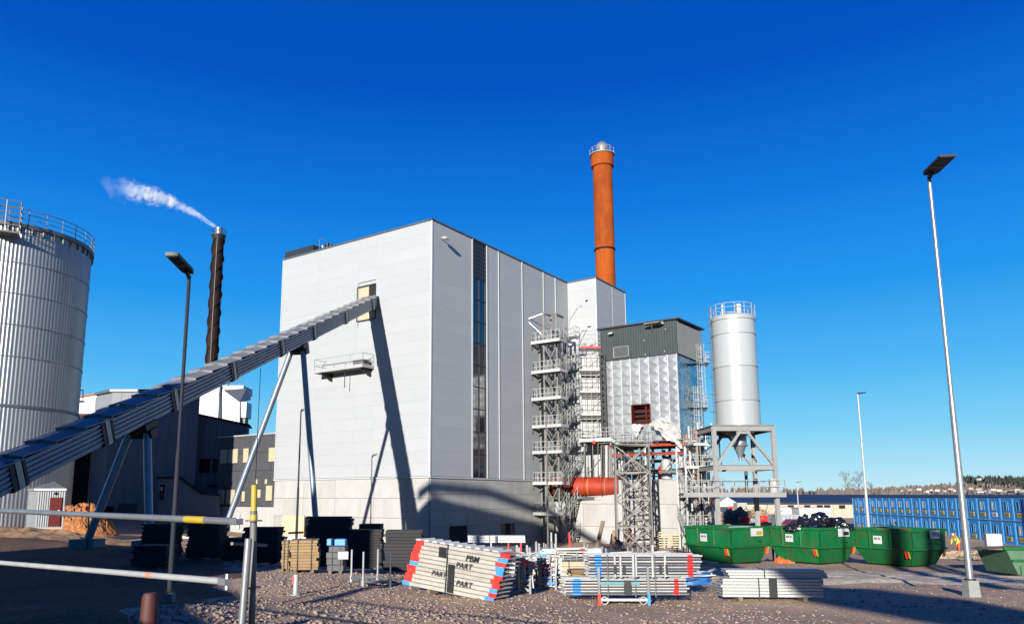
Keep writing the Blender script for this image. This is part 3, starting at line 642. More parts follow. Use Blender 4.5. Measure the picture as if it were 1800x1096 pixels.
# shed at its foot
s0 = at(28, 905, 51); g = 3.62
t = thing('silo_shed', 'small pale corrugated shed with a dark red door at the foot of the ribbed silo', 'shed', (s0.x+2, 51, g))
x0, x1 = at(64, 900, 50.0).x, at(112, 900, 50.0).x; xl = at(30, 900, 52).x
fr = [(x0, 50.0), (x1, 50.0)]
m = MB(); m.prism([(x0, 50.0, g-.3), (x0-1.9, 52.2, g-.3), (x1-3.0, 54.0, g-.3), (x1, 50.0, g-.3)], Z*2.45); m.build('wall', M_shed, t)
pr = None
for i in range(11):
    if pr is None: pr = MB().box((x0+.04, 49.94, g-.2), (.09, 0, 0), (0, .06, 0), (0, 0, 2.3)).build('wall_rib', M_shed, t)
    else: inst(pr, 'wall_rib', t, ((x1-x0-.1)*i/11, 0, 0))
m = MB(); m.prism([(x0-.15, 49.8, g+2.15), (x0-2.0, 52.2, g+2.15), (x1-3.0, 54, g+2.7), (x1+.15, 49.8, g+2.15)], Z*.12); m.build('roof', M_galv, t)
m = MB(); m.box((x1-.9, 49.88, g-.15), (.78, 0, 0), (0, .08, 0), (0, 0, 1.85)); d = m.build('door', M_maroon, t)
m = MB(); m.box((x1-.30, 49.82, g+.85), (.12, 0, 0), (0, .06, 0), (0, 0, .04)); m.build('handle', M_galv, d)
m = MB(); m.lathe((x1-.55, 49.9, g+1.95), [(0, -.13), (.13, 0), (0, .13)], 10); m.build('round_vent', M_black, t)

# ================================================================ buildings at left background
t = thing('charcoal_office_block', 'charcoal clad office block with cream windows left of the white hall', 'building', bp(27, 3, 1.2))
m = MB(); m.prism([bp(20, 3.1, 0), bp(34.2, 3.1, 0), bp(34.2, 14, 0), bp(20, 14, 0)], Z*4.3); m.build('plinth', M_conc, t)
panel_grid('board_panel', bp(20, 3, 0), A, 14, [(0, 4.7), (4.7, 9.4), (9.4, 14.2)], 4.35, 12.2, 4, M_office, t, nL, th=.2, gap=.03)
m = MB(); m.prism([bp(20, 3.22, 4.3), bp(34.1, 3.22, 4.3), bp(34.1, 14, 4.3), bp(20, 14, 4.3)], Z*7.85); m.build('wall_core', M_office, t)
m = MB(); m.box(bp(19.9, 2.9, 12.2), A*14.4, B*.4, Z*.14); m.build('roof_edge', M_galvw, t)
for u, z, w, h in ((22.6+1.5, 9.2, 1.0, 1.5), (30.5, 9.2, 1.7, 1.6), (32.4, 9.2, 1.3, 1.6), (28.6, 9.2, .9, 1.6), (24.3, 5.0, 1.0, 1.6), (26.2, 5.3, .7, .9), (25.2, 6.8, .35, .5), (26.8, 6.8, .35, .5), (28.9, 4.9, .5, 1.1), (30.7, 4.6, 1.5, 1.6), (32.6, 4.6, 1.2, 1.6)):
    q = MB(); q.box(bp(u, 2.96, z), A*w, -B*.05, Z*h); f = q.build('window', M_ply, t)
    q = MB(); q.box(bp(u-.05, 2.98, z-.06), A*(w+.1), -B*.02, Z*.05); q.build('sill', M_louv, f)
# lower hall (behind)
xa, xb = at(345, 800, 93).x, at(433, 800, 93).x
t = thing('monopitch_hall', 'pale grey hall with a sloping dark red roof edge behind the conveyor', 'building', (xa/2+xb/2, 93, 2))
zl, zr = at(345, 729, 93).z, at(433, 748, 93).z
m = MB(); m.prism([(xa, 93.1, 0), (xb, 93.1, 0), (xb, 93.1, zr), (xa, 93.1, zl)], (-1.0, 4, 0)); m.build('wall_core', M_bwall, t)
nP = 8; w = (xb-xa)/nP
for i in range(nP):
    z1 = zl+(zr-zl)*(i+1)/nP; m = MB(); m.box((xa+i*w+.01, 93, 1), (w-.03, 0, 0), (0, .1, 0), (0, 0, z1-1.05)); m.build('wall_panel', M_bwall, t)
m = MB(); m.prism([(xa, 92.8, zl), (xb+.3, 92.8, zr), (xb+.3, 92.8, zr+.18), (xa, 92.8, zl+.18)], (-1.0, 4.4, 0)); m.build('roof', M_maroon, t)
for px, py, w, h in ((350, 830, 20, 24), (373, 830, 16, 24), (350, 902, 17, 22), (365, 855, 60, 4)):
    p = at(px, py, 92.95); q = at(px+w, py-h, 92.95); m = MB(); m.box(p, (q.x-p.x, 0, 0), (0, -.06, 0), (0, 0, q.z-p.z)); m.build('window', M_glass2 if h > 5 else M_maroon, t)
# main old hall
xa, xc, xb = at(170, 800, 90).x, at(189, 800, 90).x, at(345, 800, 90).x
zt = at(189, 687, 90).z
t = thing('grey_blue_old_hall', 'large grey blue hall standing in shade behind the conveyor', 'building', (xc/2+xb/2, 90, 3))
m = MB(); m.prism([(xc, 90.1, 0), (xb, 90.1, 0), (xb-4.6, 102, 0), (xc-5, 102, 0), (xc-5, 96, 0), (xa-2.0, 93, 0)], Z*(zt-.1)); m.build('wall_core', M_bwall, t)
nP = 9; w = (xb-xc)/nP; pr = None
for i in range(nP):
    if pr is None: pr = MB().box((xc+.01, 90, 1), (w-.03, 0, 0), (0, .1, 0), (0, 0, zt-1.1)).build('wall_panel', M_bwall, t)
    else: inst(pr, 'wall_panel', t, (w*i, 0, 0))
m = MB(); m.prism([(xc-.2, 89.7, zt-.1), (xb+.2, 89.7, zt-.1), (xb-4.6, 102, zt-.1), (xc-5.2, 102, zt-.1), (xa-2.2, 92.7, zt-.1)], Z*.3); m.build('roof', M_edge, t)
p = at(207, 905, 89.9); q = at(240, 884, 89.9); m = MB(); m.box(p, (q.x-p.x, 0, 0), (0, -.08, 0), (0, 0, q.z-p.z)); m.build('gate', M_office, t)
p = at(168, 905, 89.9); q = at(200, 889, 89.9); m = MB(); m.box(p, (q.x-p.x, 0, 0), (0, -.08, 0), (0, 0, q.z-p.z)); m.build('gate', M_maroon, t)
# white and red end of the hall
p = at(128, 800, 96); q = at(171, 800, 96); zw, zr_ = at(150, 726, 96).z, at(140, 695, 96).z
t = thing('white_gable_hall', 'white walled hall end above a red lean-to roof beside the ribbed silo', 'building', (p.x/2+q.x/2, 96, 3))
m = MB(); m.prism([(p.x-4, 96, zw), (q.x, 96, zw), (q.x, 96, zt+.5), (p.x-4, 96, zr_-.9)], (0, 8, 0)); m.build('wall', M_white, t)
m = MB(); m.prism([(p.x-4, 95.8, zr_-.9), (q.x+.1, 95.8, zt+.5), (q.x+.1, 95.8, zt+.7), (p.x-4, 95.8, zr_-.7)], (0, 8.4, 0)); m.build('roof_edge', M_redroof, t)
m = MB(); m.prism([(p.x-4, 96, zw), (q.x-1.2, 96, zw), (q.x+.6, 91, zw-1.2), (p.x-4, 91, zw-2.2)], -Z*.3); m.build('lean_to_roof', M_redroof, t)
m = MB(); m.abox(p.x-4, q.x+2, 98, 99, 2, zw); m.build('open_bay_back', M_dark, t)
m = MB(); m.abox(p.x-4, p.x-3.6, 91, 96, 2, zw-2); m.build('bay_pier', M_dark, t)
m = MB(); m.abox(q.x-.6, q.x-.2, 91, 91.4, 2, zw-1.4); m.build('bay_pier', M_dark, t)
pA = at(150, 722, 90); t2 = thing('ledge_lamp', 'small lamp arm beside the big silo rim against the sky', 'lamp', at(140, 700, 80))
m = MB(); a_ = at(134, 687, 80); m.tube(a_, at(146, 685, 80), .05); m.tube(at(146, 685, 80), at(146, 702, 80), .05); m.build('arm', M_black, t2)
m = MB(); m.box(at(134, 706, 80), (.7, 0, 0), (0, .4, 0), (0, 0, .15)); m.build('lamp_head', M_black, t2)
# boiler house on the roof
t = thing('white_filter_house', 'white filter house with a grey duct on the old hall roof', 'plant room', at(400, 745, 140))
def pxbox(m, x0, y0, x1, y1, Y, dep):
    p = at(x0, y1, Y); q = at(x1, y0, Y); m.box((p.x, Y, p.z), (q.x-p.x, 0, 0), (0, dep, 0), (0, 0, q.z-p.z)); return m
m = MB(); pxbox(m, 346, 675, 386, 760, 141, 8); m.build('wall', M_white, t)
m = MB(); pxbox(m, 384, 677, 428, 690, 142, 6); m.build('wall', M_white, t)
a1, a2, a3, a4 = at(391, 748, 138), at(391, 686, 138), at(421, 708, 138), at(421, 748, 138)
m = MB(); m.prism([a1, a2, a3, a4], (0, 5, 0)); m.build('hopper_casing', M_white, t)
m = MB(); m.prism([a2+vec(0, 0, .02), a3+vec(0, 0, .02), a3+vec(.9, 4, 1.1), a2+vec(3.2, 4, .9)], Z*.1); m.build('chamfered_lid', M_galv, t)
m = MB(); pxbox(m, 419, 706, 433, 733, 138.5, 3.5); m.build('duct', M_galv, t)
m = MB(); pxbox(m, 421, 733, 431, 765, 139, 2); m.build('duct', M_galvd, t)
m = MB(); m.rail([at(386, 677, 142), at(429, 677, 142)], 1.5, 1.6, .06); m.build('railing', M_galvd, t)
for px in (358, 401): m = MB(); q = at(px, 677, 142); m.tube(q, q+Z*1.2, .25, 8); m.build('vent_pipe', M_galvd, t)
m = MB(); q = at(383, 700, 140.8); m.tube(at(385, 690, 140.8), at(385, 740, 140.8), .06, 6); m.build('downpipe', M_galvd, t)
# enclosed stair with black handrail
t = thing('enclosed_stair', 'pale parapet stair with a black handrail against the old hall', 'stairs', at(320, 900, 87))
P = [(278, 905), (278, 841), (318, 841), (352, 868), (385, 871), (385, 905)]
m = MB(); m.prism([at(x, y, 87) for x, y in P], (0, .3, 0)); m.build('parapet', M_bwall, t)
m = MB()
for a, b in (((276, 839), (318, 839)), ((318, 839), (352, 866)), ((352, 866), (387, 869))): m.bar(at(*a, 86.9), at(*b, 86.9), .3, .22)
m.build('handrail', M_black, t)
m = MB(); pxbox(m, 280, 851, 289, 878, 86.9, .1); m.build('door', M_dark, t)
m = MB(); pxbox(m, 282, 855, 286, 862, 86.8, .05); m.build('notice', M_white, t)
# red cladding of conveyor lower bay
# wood chip heap
def heap(name, label, cat, c, rx, ry, h, m_, seed=1, amp=.35, fr=.6, kind='stuff', n=56, jag=0):
    V = []; F = []; rnd = random.Random(seed)
    for j in range(n+1):
        for i in range(n+1):
            x = -1+2*i/n; y = -1+2*j/n; d = max(0, 1-(x*x+y*y)); X, Y = c[0]+x*rx, c[1]+y*ry
            q = noise.fractal(Vector((X*fr, Y*fr, seed)), 1, 2, 5)*amp
            z = h*d**.8*(1+q)-.25+(rnd.random()-.5)*jag*d
            V.append((X, Y, z+gz(X, Y)))
    for j in range(n):
        for i in range(n): a = j*(n+1)+i; F.append((a, a+1, a+n+2, a+n+1))
    me = bpy.data.meshes.new(name); ox, oy = c[0], c[1]; oz = gz(ox, oy)
    me.from_pydata([(x-ox, y-oy, z-oz) for x, y, z in V], [], F); me.materials.append(m_)
    o = bpy.data.objects.new(name, me); o.location = (ox, oy, oz); COL.objects.link(o); return tag(o, label, cat, kind=kind)
heap('woodchip_heap', 'sunlit orange brown heap of wood chips right of the ribbed silo', 'heap', (-30.9, 60.5), 3.1, 2.4, 2.5, M_chips, 4, .35, .9, jag=.45)
q = at(60, 905, 50); heap('soil_bank', 'low rough brown earth bank with dry grass in front of the shed', 'soil', (-25, 46), 13, 7.5, .45, mat('dry_soil', (.42, .25, .13), .95, 0, .5, 2, bump=.8), 9, .6, .6, jag=.18)

# ================================================================ concrete block, clad boiler house
Q = vec(20.64, 75, 0)
qa = (Q-CN).dot(A)
t = thing('concrete_base_building', 'low pale concrete block carrying the steelwork and the crinkled metal house', 'building', Q+Z*.3)
Lq = -qa-.1
m = MB(); m.prism([Q+B*.12, Q+A*(Lq)+B*.12, Q+A*Lq+B*11, Q+B*11], Z*6.95); m.build('wall_core', M_conc, t)
panel_grid('concrete_panel', Q, A, Lq, [(0.05, 3.3), (3.3, 7.0), (7.0, 11.0), (11.0, Lq)], 0, 7.0, 3, M_conc, t, nL, gap=.035)
panel_grid('concrete_panel', Q, B, 11, [(0.05, 5), (5, 10.9)], 0, 7.0, 3, M_conc, t, nR, gap=.035)
m = MB(); m.box(Q+Z*7.0-B*.05, A*Lq, B*11, Z*.12); m.build('roof_slab', M_conc, t)
K = vec(20.88, 76, 0)      # near corner of the clad house
KA, KB, KZ0, KZ1, KZ2 = 8.3, 7.3, 10.9, 19.9, 23.4
t = thing('crinkled_metal_boiler_house', 'boiler house in shiny creased aluminium with a charcoal corrugated top', 'building', K+Z*10.9)
m = MB(); m.prism([K+A*.1+B*.1, K+A*KA+B*.1, K+A*KA+B*KB, K+A*.1+B*KB], Z*.01)
m2 = MB()
for (o, dx, L_, nn) in ((K, A, KA, nL), (K, B, KB, nR)): pass
ncol, nrow = 8, 9; cw = KA/ncol; rw = (KZ1-KZ0)/nrow; proto = {}
for ci in range(ncol):
    for ri in range(nrow):
        zc = KZ0+ri*rw
        if ci in (3, 4) and ri in (2, 3): continue
        flip = (ci*7+ri) % 2 if ci < 4 else 0
        if flip not in proto:
            o = K+A*(ci*cw)+Z*zc; mm = MB(); a0, b0, c0, d0 = o, o+A*cw, o+A*cw+Z*rw, o+Z*rw; h = .045
            if flip: mid = o+A*cw*.5+Z*rw*.5+nL*h; [mm.poly([p, q, mid]) for p, q in ((a0, b0), (b0, c0), (c0, d0), (d0, a0))]
            else:
                e1, e2 = o+A*cw*.02+Z*rw*.55+nL*h*.2, o+A*cw*.98+Z*rw*.45+nL*h*.2; mid = o+A*cw*.5+Z*rw*.35+nL*h
                [mm.poly([p, q, mid]) for p, q in ((a0, b0), (b0, e2), (e2, c0), (c0, d0), (d0, e1), (e1, a0))]
            mm.box(o-A*.02, A*.05, nL*.10, Z*rw)
            proto[flip] = (mm.build('creased_sheet', M_alu, t), o)
        else:
            pr_, o0 = proto[flip]; inst(pr_, 'creased_sheet', t, K+A*(ci*cw)+Z*zc-o0)
ncol2 = 5; pr_ = None; cw2 = KB/ncol2
for ci in range(ncol2):
    for ri in range(5):
        if pr_ is None:
            o = K+B*.0+Z*KZ0; mm = MB(); rh2 = (KZ1-KZ0)/5; n = 6; h = .03
            vs = [[o+B*(cw2*i/n)+Z*(rh2*j/n)+nR*(h*math.sin(math.pi*i/n)*math.sin(math.pi*j/n)+.015*math.sin(i*2.1+j*1.7)*(0 < i < n and 0 < j < n)) for i in range(n+1)] for j in range(n+1)]
            for j in range(n):
                for i in range(n): mm.poly([vs[j][i], vs[j][i+1], vs[j+1][i+1], vs[j+1][i]])
            pr_ = mm.build('flat_sheet', M_alum, t)
        else: inst(pr_, 'flat_sheet', t, B*(cw2*ci)+Z*(rh2*ri))
m = MB(); m.prism([K+A*.05+B*.05, K+A*(KA-.03)+B*.05, K+A*(KA-.03)+B*KB, K+A*.05+B*KB], Z*.1)
for a0, b0, c0, d0 in ((3*cw, 5*cw, KZ0+2*rw, KZ0+4*rw),):
    for u0, u1, z0, z1 in ((0, a0, KZ0, KZ1), (b0, KA, KZ0, KZ1), (a0, b0, KZ0, c0), (a0, b0, d0, KZ1)):
        mm = MB(); mm.box(K+A*u0+B*.03+Z*z0, A*(u1-u0), B*.05, Z*(z1-z0)); mm.build('wall_core', M_galvd, t)
m = MB(); m.box(K+A*KA+Z*KZ0, A*.03, B*KB, Z*(KZ1-KZ0)); m.box(K+B*KB+Z*KZ0, A*KA, B*.03, Z*(KZ1-KZ0)); m.build('wall_core', M_galvd, t)
m = MB(); m.box(K-nL*.0+A*-.04+nL*.12+Z*KZ0, A*.1, -nL*.2, Z*(KZ1-KZ0)); m.build('corner_trim', M_galvw, t)
# window opening with red steel behind it
wb = K+A*(3*cw)+Z*(KZ0+2*rw); wwd, wht = 2*cw, 2*rw
m = MB(); m.box(wb+B*1.2, A*wwd, B*.05, Z*wht); m.build('opening_back', M_dark, t)
mm = MB(); mm.box(wb-A*.05+nL*.05, A*.12, B*.9, Z*wht); mm.box(wb+A*(wwd-.08)+nL*.05, A*.12, B*.9, Z*wht); mm.box(wb+nL*.05+Z*(-.06), A*wwd, B*.9, Z*.12); mm.box(wb+nL*.05+Z*(wht-.06), A*wwd, B*.9, Z*.12); mm.build('opening_frame', M_maroon, t)
for k in range(4): mm = MB(); mm.hbeam(wb+B*(.5+.12*(k % 2))+Z*(.3+k*.52), wb+A*wwd+B*(.5+.12*(k % 2))+Z*(.3+k*.52), .12, .16); mm.build('red_beam', M_maroon, t)
mm = MB(); mm.hbeam(wb+A*.6+B*.4, wb+A*.6+B*.4+Z*wht, .16, .16); mm.build('red_beam', M_maroon, t)
# charcoal corrugated top
for (o, dx, L_, nn, nm) in ((K-A*.12+nL*.14, A, KA+.3, nL, 'corrugated_sheet'), (K-B*.12+nR*.14, B, KB+.2, nR, 'corrugated_sheet')):
    k = 0; x = 0; pr_ = None; sw = L_/6
    for i in range(6):
        if pr_ is None:
            mm = MB(); npc = 5; pw = sw/npc
            for j in range(npc):
                xs_ = [j*pw, j*pw+pw*.45, j*pw+pw*.55, j*pw+pw*.9, (j+1)*pw]; hs_ = [0, 0, .05, .05, 0]
                for (xa_, ha), (xb_, hb) in zip(zip(xs_, hs_), zip(xs_[1:], hs_[1:])):
                    mm.poly([o+dx*xa_+nn*ha+Z*KZ1, o+dx*xb_+nn*hb+Z*KZ1, o+dx*xb_+nn*hb+Z*KZ2, o+dx*xa_+nn*ha+Z*KZ2])
            pr_ = mm.build(nm, M_cap, t)
        else: inst(pr_, nm, t, dx*(sw*i))
m = MB(); m.prism([K+Z*KZ1, K+A*KA+Z*KZ1, K+A*KA+B*KB+Z*KZ1, K+B*KB+Z*KZ1], Z*(KZ2-KZ1-.02)); m.build('wall_core', M_cap, t)
m = MB(); o = K-A*.45-B*.45; m.prism([o+Z*KZ2, o+A*(KA+.9)+Z*(KZ2+.0), o+A*(KA+.9)+B*(KB+.8)+Z*(KZ2+.25), o+B*(KB+.8)+Z*(KZ2+.25)], Z*.16); m.build('roof', M_louv, t)
mm = MB(); o = K+A*6.9+nL*.2+Z*(KZ1+.25); mm.box(o, -A*-.0+A*-1.7, nL*.08, Z*1.1)
mm.build('louvre_grille', M_cap, t)
mm = MB()
for a_, b_ in (((0, 0), (1.7, 0)), ((0, 1.1), (1.7, 1.1)), ((0, 0), (0, 1.1)), ((1.7, 0), (1.7, 1.1))):
    mm.bar(o-A*a_[0]+Z*a_[1]+nL*.08, o-A*b_[0]+Z*b_[1]+nL*.08, .08)
mm.build('grille_frame', M_galv, t)
for k in range(8): mm = MB(); mm.box(o-A*.05+Z*(.1+k*.12)+nL*.08, -A*1.6, nL*.05, Z*.04); mm.build('grille_slat', M_galvd, t)
wall_lamp(K+A*7.0+nL*.15+Z*(KZ2-.5), nL, A, t, 1.0)
mm = MB(); o = K+A*2.6+nL*.2+Z*(KZ2-.35); mm.bar(o, o+nL*1.1-A*.2, .09); mm.bar(o-A*.9, o-A*.9+nL*1.1, .09); mm.box(o+nL*.5+A*.3, -A*1.7, nL*.7, Z*.12); mm.bar(o-Z*1.1-A*.4, o+nL*1.0-A*.4, .09); mm.build('roof_bracket', M_galvd, t)
mm = MB(); mm.tube(o+Z*.1, o+Z*.1-A*1.5+nL*.4, .16, 10); mm.build('hoist_motor', M_galvw, t)
for (u, z) in ((3.4, KZ1+1.7), (1.2, KZ1+.3), (3.3, KZ1+.2), (1.0, KZ1+2.6)): mm = MB(); mm.lathe(K+A*u+nL*.25+Z*z, [(0, -.09), (.09, 0), (0, .09)], 8); mm.build('wall_light', M_white, t)

# white tarpaulin hanging over the edge under the clad house
def drape(name, label, pts_top, pts_bot, m_, amp=.25, n=20, seed=2, cat='tarpaulin'):
    V = []; F = []; mm = MB()
    for j in range(n+1):
        v = j/n
        for i in range(n+1):
            u = i/n*(len(pts_top)-1); k = min(int(u), len(pts_top)-2); f = u-k
            a = Vector(pts_top[k]).lerp(Vector(pts_top[k+1]), f); b = Vector(pts_bot[k]).lerp(Vector(pts_bot[k+1]), f); p = a.lerp(b, v)
            w = noise.noise(Vector((i*.5, j*.35, seed)))*amp; V.append(p+nL*w+vec(0, 0, noise.noise(Vector((i*.3, j*.4, seed+5)))*amp*.6))
    for j in range(n):
        for i in range(n): a = j*(n+1)+i; mm.poly([V[a], V[a+1], V[a+n+2], V[a+n+1]])
    return tag(mm.build(name, m_, origin=pts_bot[0]), label, cat)
Yt = 75.2
drape('white_tarpaulin', 'crumpled white tarpaulin hanging from the corner of the creased metal house', [at(1140, 742, 76.4), at(1160, 735, 75.8), at(1180, 738, Yt), at(1196, 755, Yt)], [at(1152, 752, 76), at(1170, 772, 75.3), at(1180, 775, Yt-.3), at(1200, 788, Yt)], M_tarp, .5)
drape('torn_white_sheet', 'small torn white plastic sheet under the window opening', [at(1111, 745, 78), at(1120, 744, 78), at(1131, 746, 77.5)], [at(1115, 768, 78), at(1120, 767, 78), at(1126, 752, 77.5)], M_tarp, .25, 10, 5)

# steelwork between concrete block and clad house
t = thing('boiler_steelwork', 'rusty steel frame with white columns standing on the concrete block', 'steel frame', Q+Z*7.1)
for u in (.6, 4.0, 7.6): 
    for v in (.7, 5.5): mm = MB(); p = Q+A*u+B*v+Z*7.1; mm.tube(p, p+Z*3.3, .24 if v < 1 else .18, 12); mm.build('column', M_white if v < 1 else M_galvd, t)
for v, z in ((.3, 10.6), (.35, 9.7), (.3, 7.9), (3, 10.5), (5.6, 9.2), (5.6, 8.2)):
    mm = MB(); mm.hbeam(Q-A*.3+B*v+Z*z, Q+A*8.9+B*v+Z*z, .22, .30); mm.build('rust_beam', M_red if (v < 1 and z > 9) else M_chim if v > 5 else M_galvd, t)
for u in (.4, 2.5, 4.6, 6.7, 8.7):
    mm = MB(); mm.hbeam(Q+A*u+B*.1+Z*10.75, Q+A*u+B*7+Z*10.75, .2, .25); mm.build('cross_beam', M_galvd, t)
    mm = MB(); mm.bar(Q+A*u+B*.35+Z*9.7, Q+A*(u+1.6)+B*.35+Z*8.0, .09); mm.build('brace', M_galvd, t)
mm = MB(); mm.box(Q+A*9+B*-.2+Z*10.95, -A*9.6, B*.9, Z*.08); mm.build('walkway_plate', M_galvd, t)
mm = MB(); mm.rail([Q+A*9.2+nL*.2+Z*11, Q+A*3.4+nL*.2+Z*11], 1.1, 1.0, .028); mm.build('walkway_railing', M_galvw, t)
rng = random.Random(11)
for k in range(22):
    u = rng.uniform(.5, 8.6); v = rng.uniform(1.0, 5); z = rng.uniform(7.3, 10.2); r_ = rng.choice((.06, .09, .12, .16)); mm = MB()
    p = Q+A*u+B*v+Z*z
    if rng.random() < .55: mm.tube(p, p+A*rng.uniform(1.0, 3.0), r_, 8); q = p
    else: mm.tube(vec(p.x, p.y, 7.1), vec(p.x, p.y, 10.7), r_, 8)
    mm.build('pipe', rng.choice((M_galv, M_galvw, M_rust, M_galvd, M_black)), t)
for k, (u, v, r_, h) in enumerate(((2.4, 2.0, .55, 2.4), (5.6, 2.4, .7, 2.2), (7.4, 2.2, .4, 2.8), (3.4, 3.4, .5, 1.6))):
    mm = MB(); p = Q+A*u+B*v+Z*7.12; mm.lathe(p, [(0, 0), (r_, .1), (r_, h*.75), (r_*.4, h), (0, h)], 18); mm.build('vessel', (M_galvw, M_galvd, M_galv, M_redpaint)[k], t, smooth=True)

# red flue duct
t = thing('red_flue_duct', 'large horizontal red primed flue duct between stair tower and lattice tower', 'duct', bp(-2, 21.8, 6.6))
d0 = bp(-.3, 19.8, 6.55); d1 = d0+nR*7.6; d1 = vec(15.35, 79.6, 6.45); d0 = vec(8.6, 82.4, 6.55)
dd = (d1-d0).normalized(); n3 = 4; L_ = (d1-d0).length/n3
for i in range(n3):
    mm = MB(); mm.tube(d0+dd*(i*L_+.02), d0+dd*((i+1)*L_-.02), .98, 36); mm.build('duct_section', M_red, t, smooth=True)
    mm = MB(); mm.tube(d0+dd*(i*L_-.05), d0+dd*(i*L_+.05), 1.08, 36); mm.build('duct_flange', M_red, t, smooth=False)
for f in (.55, .8):
    mm = MB(); mm.tube(d0+dd*((d1-d0).length*f-.03), d0+dd*((d1-d0).length*f+.03), 1.0, 36); mm.build('lifting_strap', M_yellow if f < .6 else M_wood, t)
mm = MB(); mm.hbeam(d0-Z*1.25, d1-Z*1.25, .3, .3); mm.build('support_beam', M_black, t)
for f in (.3, .95): p = d0.lerp(d1, f); mm = MB(); mm.hbeam(vec(p.x, p.y, 0), p-Z*1.4, .25, .25); mm.build('support_post', M_galvd, t)

# ================================================================ stair tower
V0 = 16.9
def sp(p, q, z): return bp(-p, V0+q, z)
t = thing('stair_tower', 'open galvanised steel stair tower zigzagging up the shaded wall', 'stair tower', sp(1.7, 2, .5))
ZL = [3.65, 6.75, 9.94, 12.64, 15.55, 18.44, 21.66]; ZM = [5.3, 8.5, 11.4, 14.06, 16.99, 19.77, 22.64]
def flight(p0, p1, q0, z0, q1, z1, nm='stair_flight'):
    mm = MB(); a, b = sp(p0, q0, z0), sp(p0, q1, z1)
    for p in (p0, p1): mm.bar(sp(p, q0, z0-.08), sp(p, q1, z1-.08), .05, .26)
    n = max(3, round(abs(z1-z0)/.2)); 
    for i in range(n): f = (i+.5)/n; mm.box(sp(p0, q0+(q1-q0)*f-.13, z0+(z1-z0)*f), -A*(p1-p0), B*.26, Z*.035)
    mm.build(nm, M_galv, t)
    mm = MB()
    for p in (p0, p1): mm.rail([sp(p, q0, z0), sp(p, q1, z1)], 1.1, .8, .024, mids=1)
    mm.build('flight_railing', M_galvw, t)
for i, z in enumerate(ZL):
    mm = MB(); mm.box(sp(.2, 0, z-.02), -A*3.4, B*1.5, Z*.05); mm.build('landing', M_galvd, t)
    mm = MB(); mm.box(sp(.15, -.05, z-.12), -A*3.5, -B*.05, Z*.32); mm.box(sp(3.62, -.05, z-.12), -A*.05, B*1.6, Z*.32); mm.build('landing_fascia', M_galvw, t)
    mm = MB(); mm.rail([sp(.2, 1.5, z), sp(.2, 0, z), sp(3.6, 0, z)], 1.15, .5, .028, mids=1)
    for q in np.arange(.2, 3.5, .28): mm.tube(sp(q, 0, z+.1), sp(q, 0, z+.75), .014, 4, cap=False)
    mm.build('landing_railing', M_galvw, t)
    zm = ZM[i]
    if i < len(ZL):
        mm = MB(); mm.box(sp(1.5, 3.3, zm-.02), -A*2.1, B*1.2, Z*.05); mm.build('mid_landing', M_galvd, t)
        mm = MB(); mm.rail([sp(3.6, 3.3, zm), sp(3.6, 4.5, zm), sp(1.5, 4.5, zm)], 1.15, .5, .028); mm.build('landing_railing', M_galvw, t)
        mm = MB(); mm.box(sp(3.62, 3.3, zm-.12), -A*.05, B*1.2, Z*.26); mm.build('landing_fascia', M_galvw, t)
        flight(2.6, 3.55, 1.45, z, 3.35, zm)
    if i < len(ZL)-1: flight(1.4, 2.35, 3.35, zm, 1.45, ZL[i+1])
flight(1.4, 2.35, 3.35, 1.9, 1.45, ZL[0])
flight(2.6, 3.55, 1.45, .6, 3.35, 1.9)
for p, q, top in ((1.35, .55, 22), (2.5, 1.35, 24.3), (1.35, 3.3, 24.3), (2.5, 3.3, 23), (.3, 1.5, 22)):
    mm = MB(); mm.hbeam(sp(p, q, .3), sp(p, q, top), .14, .14, .02); mm.build('column', M_galvd, t)
for i in range(len(ZL)-1):
    z0, z1 = ZL[i], ZL[i+1]
    for a_, b_ in (((1.35, .55), (2.5, 1.35)), ((2.5, 1.35), (2.5, 3.3)), ((1.35, 3.3), (2.5, 3.3))):
        mm = MB(); mm.bar(sp(*a_, z0+.1), sp(*b_, z1-.2), .07); mm.bar(sp(*b_, z0+.1), sp(*a_, z1-.2), .07); mm.build('cross_brace', M_galvd, t)
    mm = MB(); mm.bar(sp(.2, 1.3, z1-.9), sp(1.35, 1.0, z1-.15), .09); mm.bar(sp(.0, .3, z1-.1), sp(0, .3, z1-.7), .1); mm.build('wall_bracket', M_black, t)
# portal on top
mm = MB()
for (a_, b_) in (((1.35, .55, 21.7), (1.35, .55, 25.0)), ((2.9, .55, 21.7), (2.9, .55, 24.6)), ((1.35, 2.2, 21.7), (1.35, 2.2, 25)), ((2.9, 2.2, 21.7), (2.9, 2.2, 24.6)), ((1.35, .55, 25.0), (2.9, .55, 24.6)), ((1.35, 2.2, 25.0), (2.9, 2.2, 24.6)), ((1.35, .55, 25), (1.35, 2.2, 25)), ((2.9, .55, 24.6), (2.9, 2.2, 24.6))):
    mm.bar(sp(*a_), sp(*b_), .18)
mm.build('lifting_portal', M_galvd, t)
mm = MB(); mm.bar(sp(1.35, .5, 21.8), sp(2.9, .5, 24.5), .05); mm.bar(sp(2.9, .5, 21.8), sp(1.35, .5, 24.8), .05); mm.build('portal_brace', M_galvd, t)
mm = MB(); mm.bar(sp(1.35, .5, 24.9), sp(-.3, -.3, 24.3), .07); mm.bar(sp(-.3, -.3, 24.3), sp(1.2, .5, 22.6), .07); mm.build('davit_arm', M_galv, t)
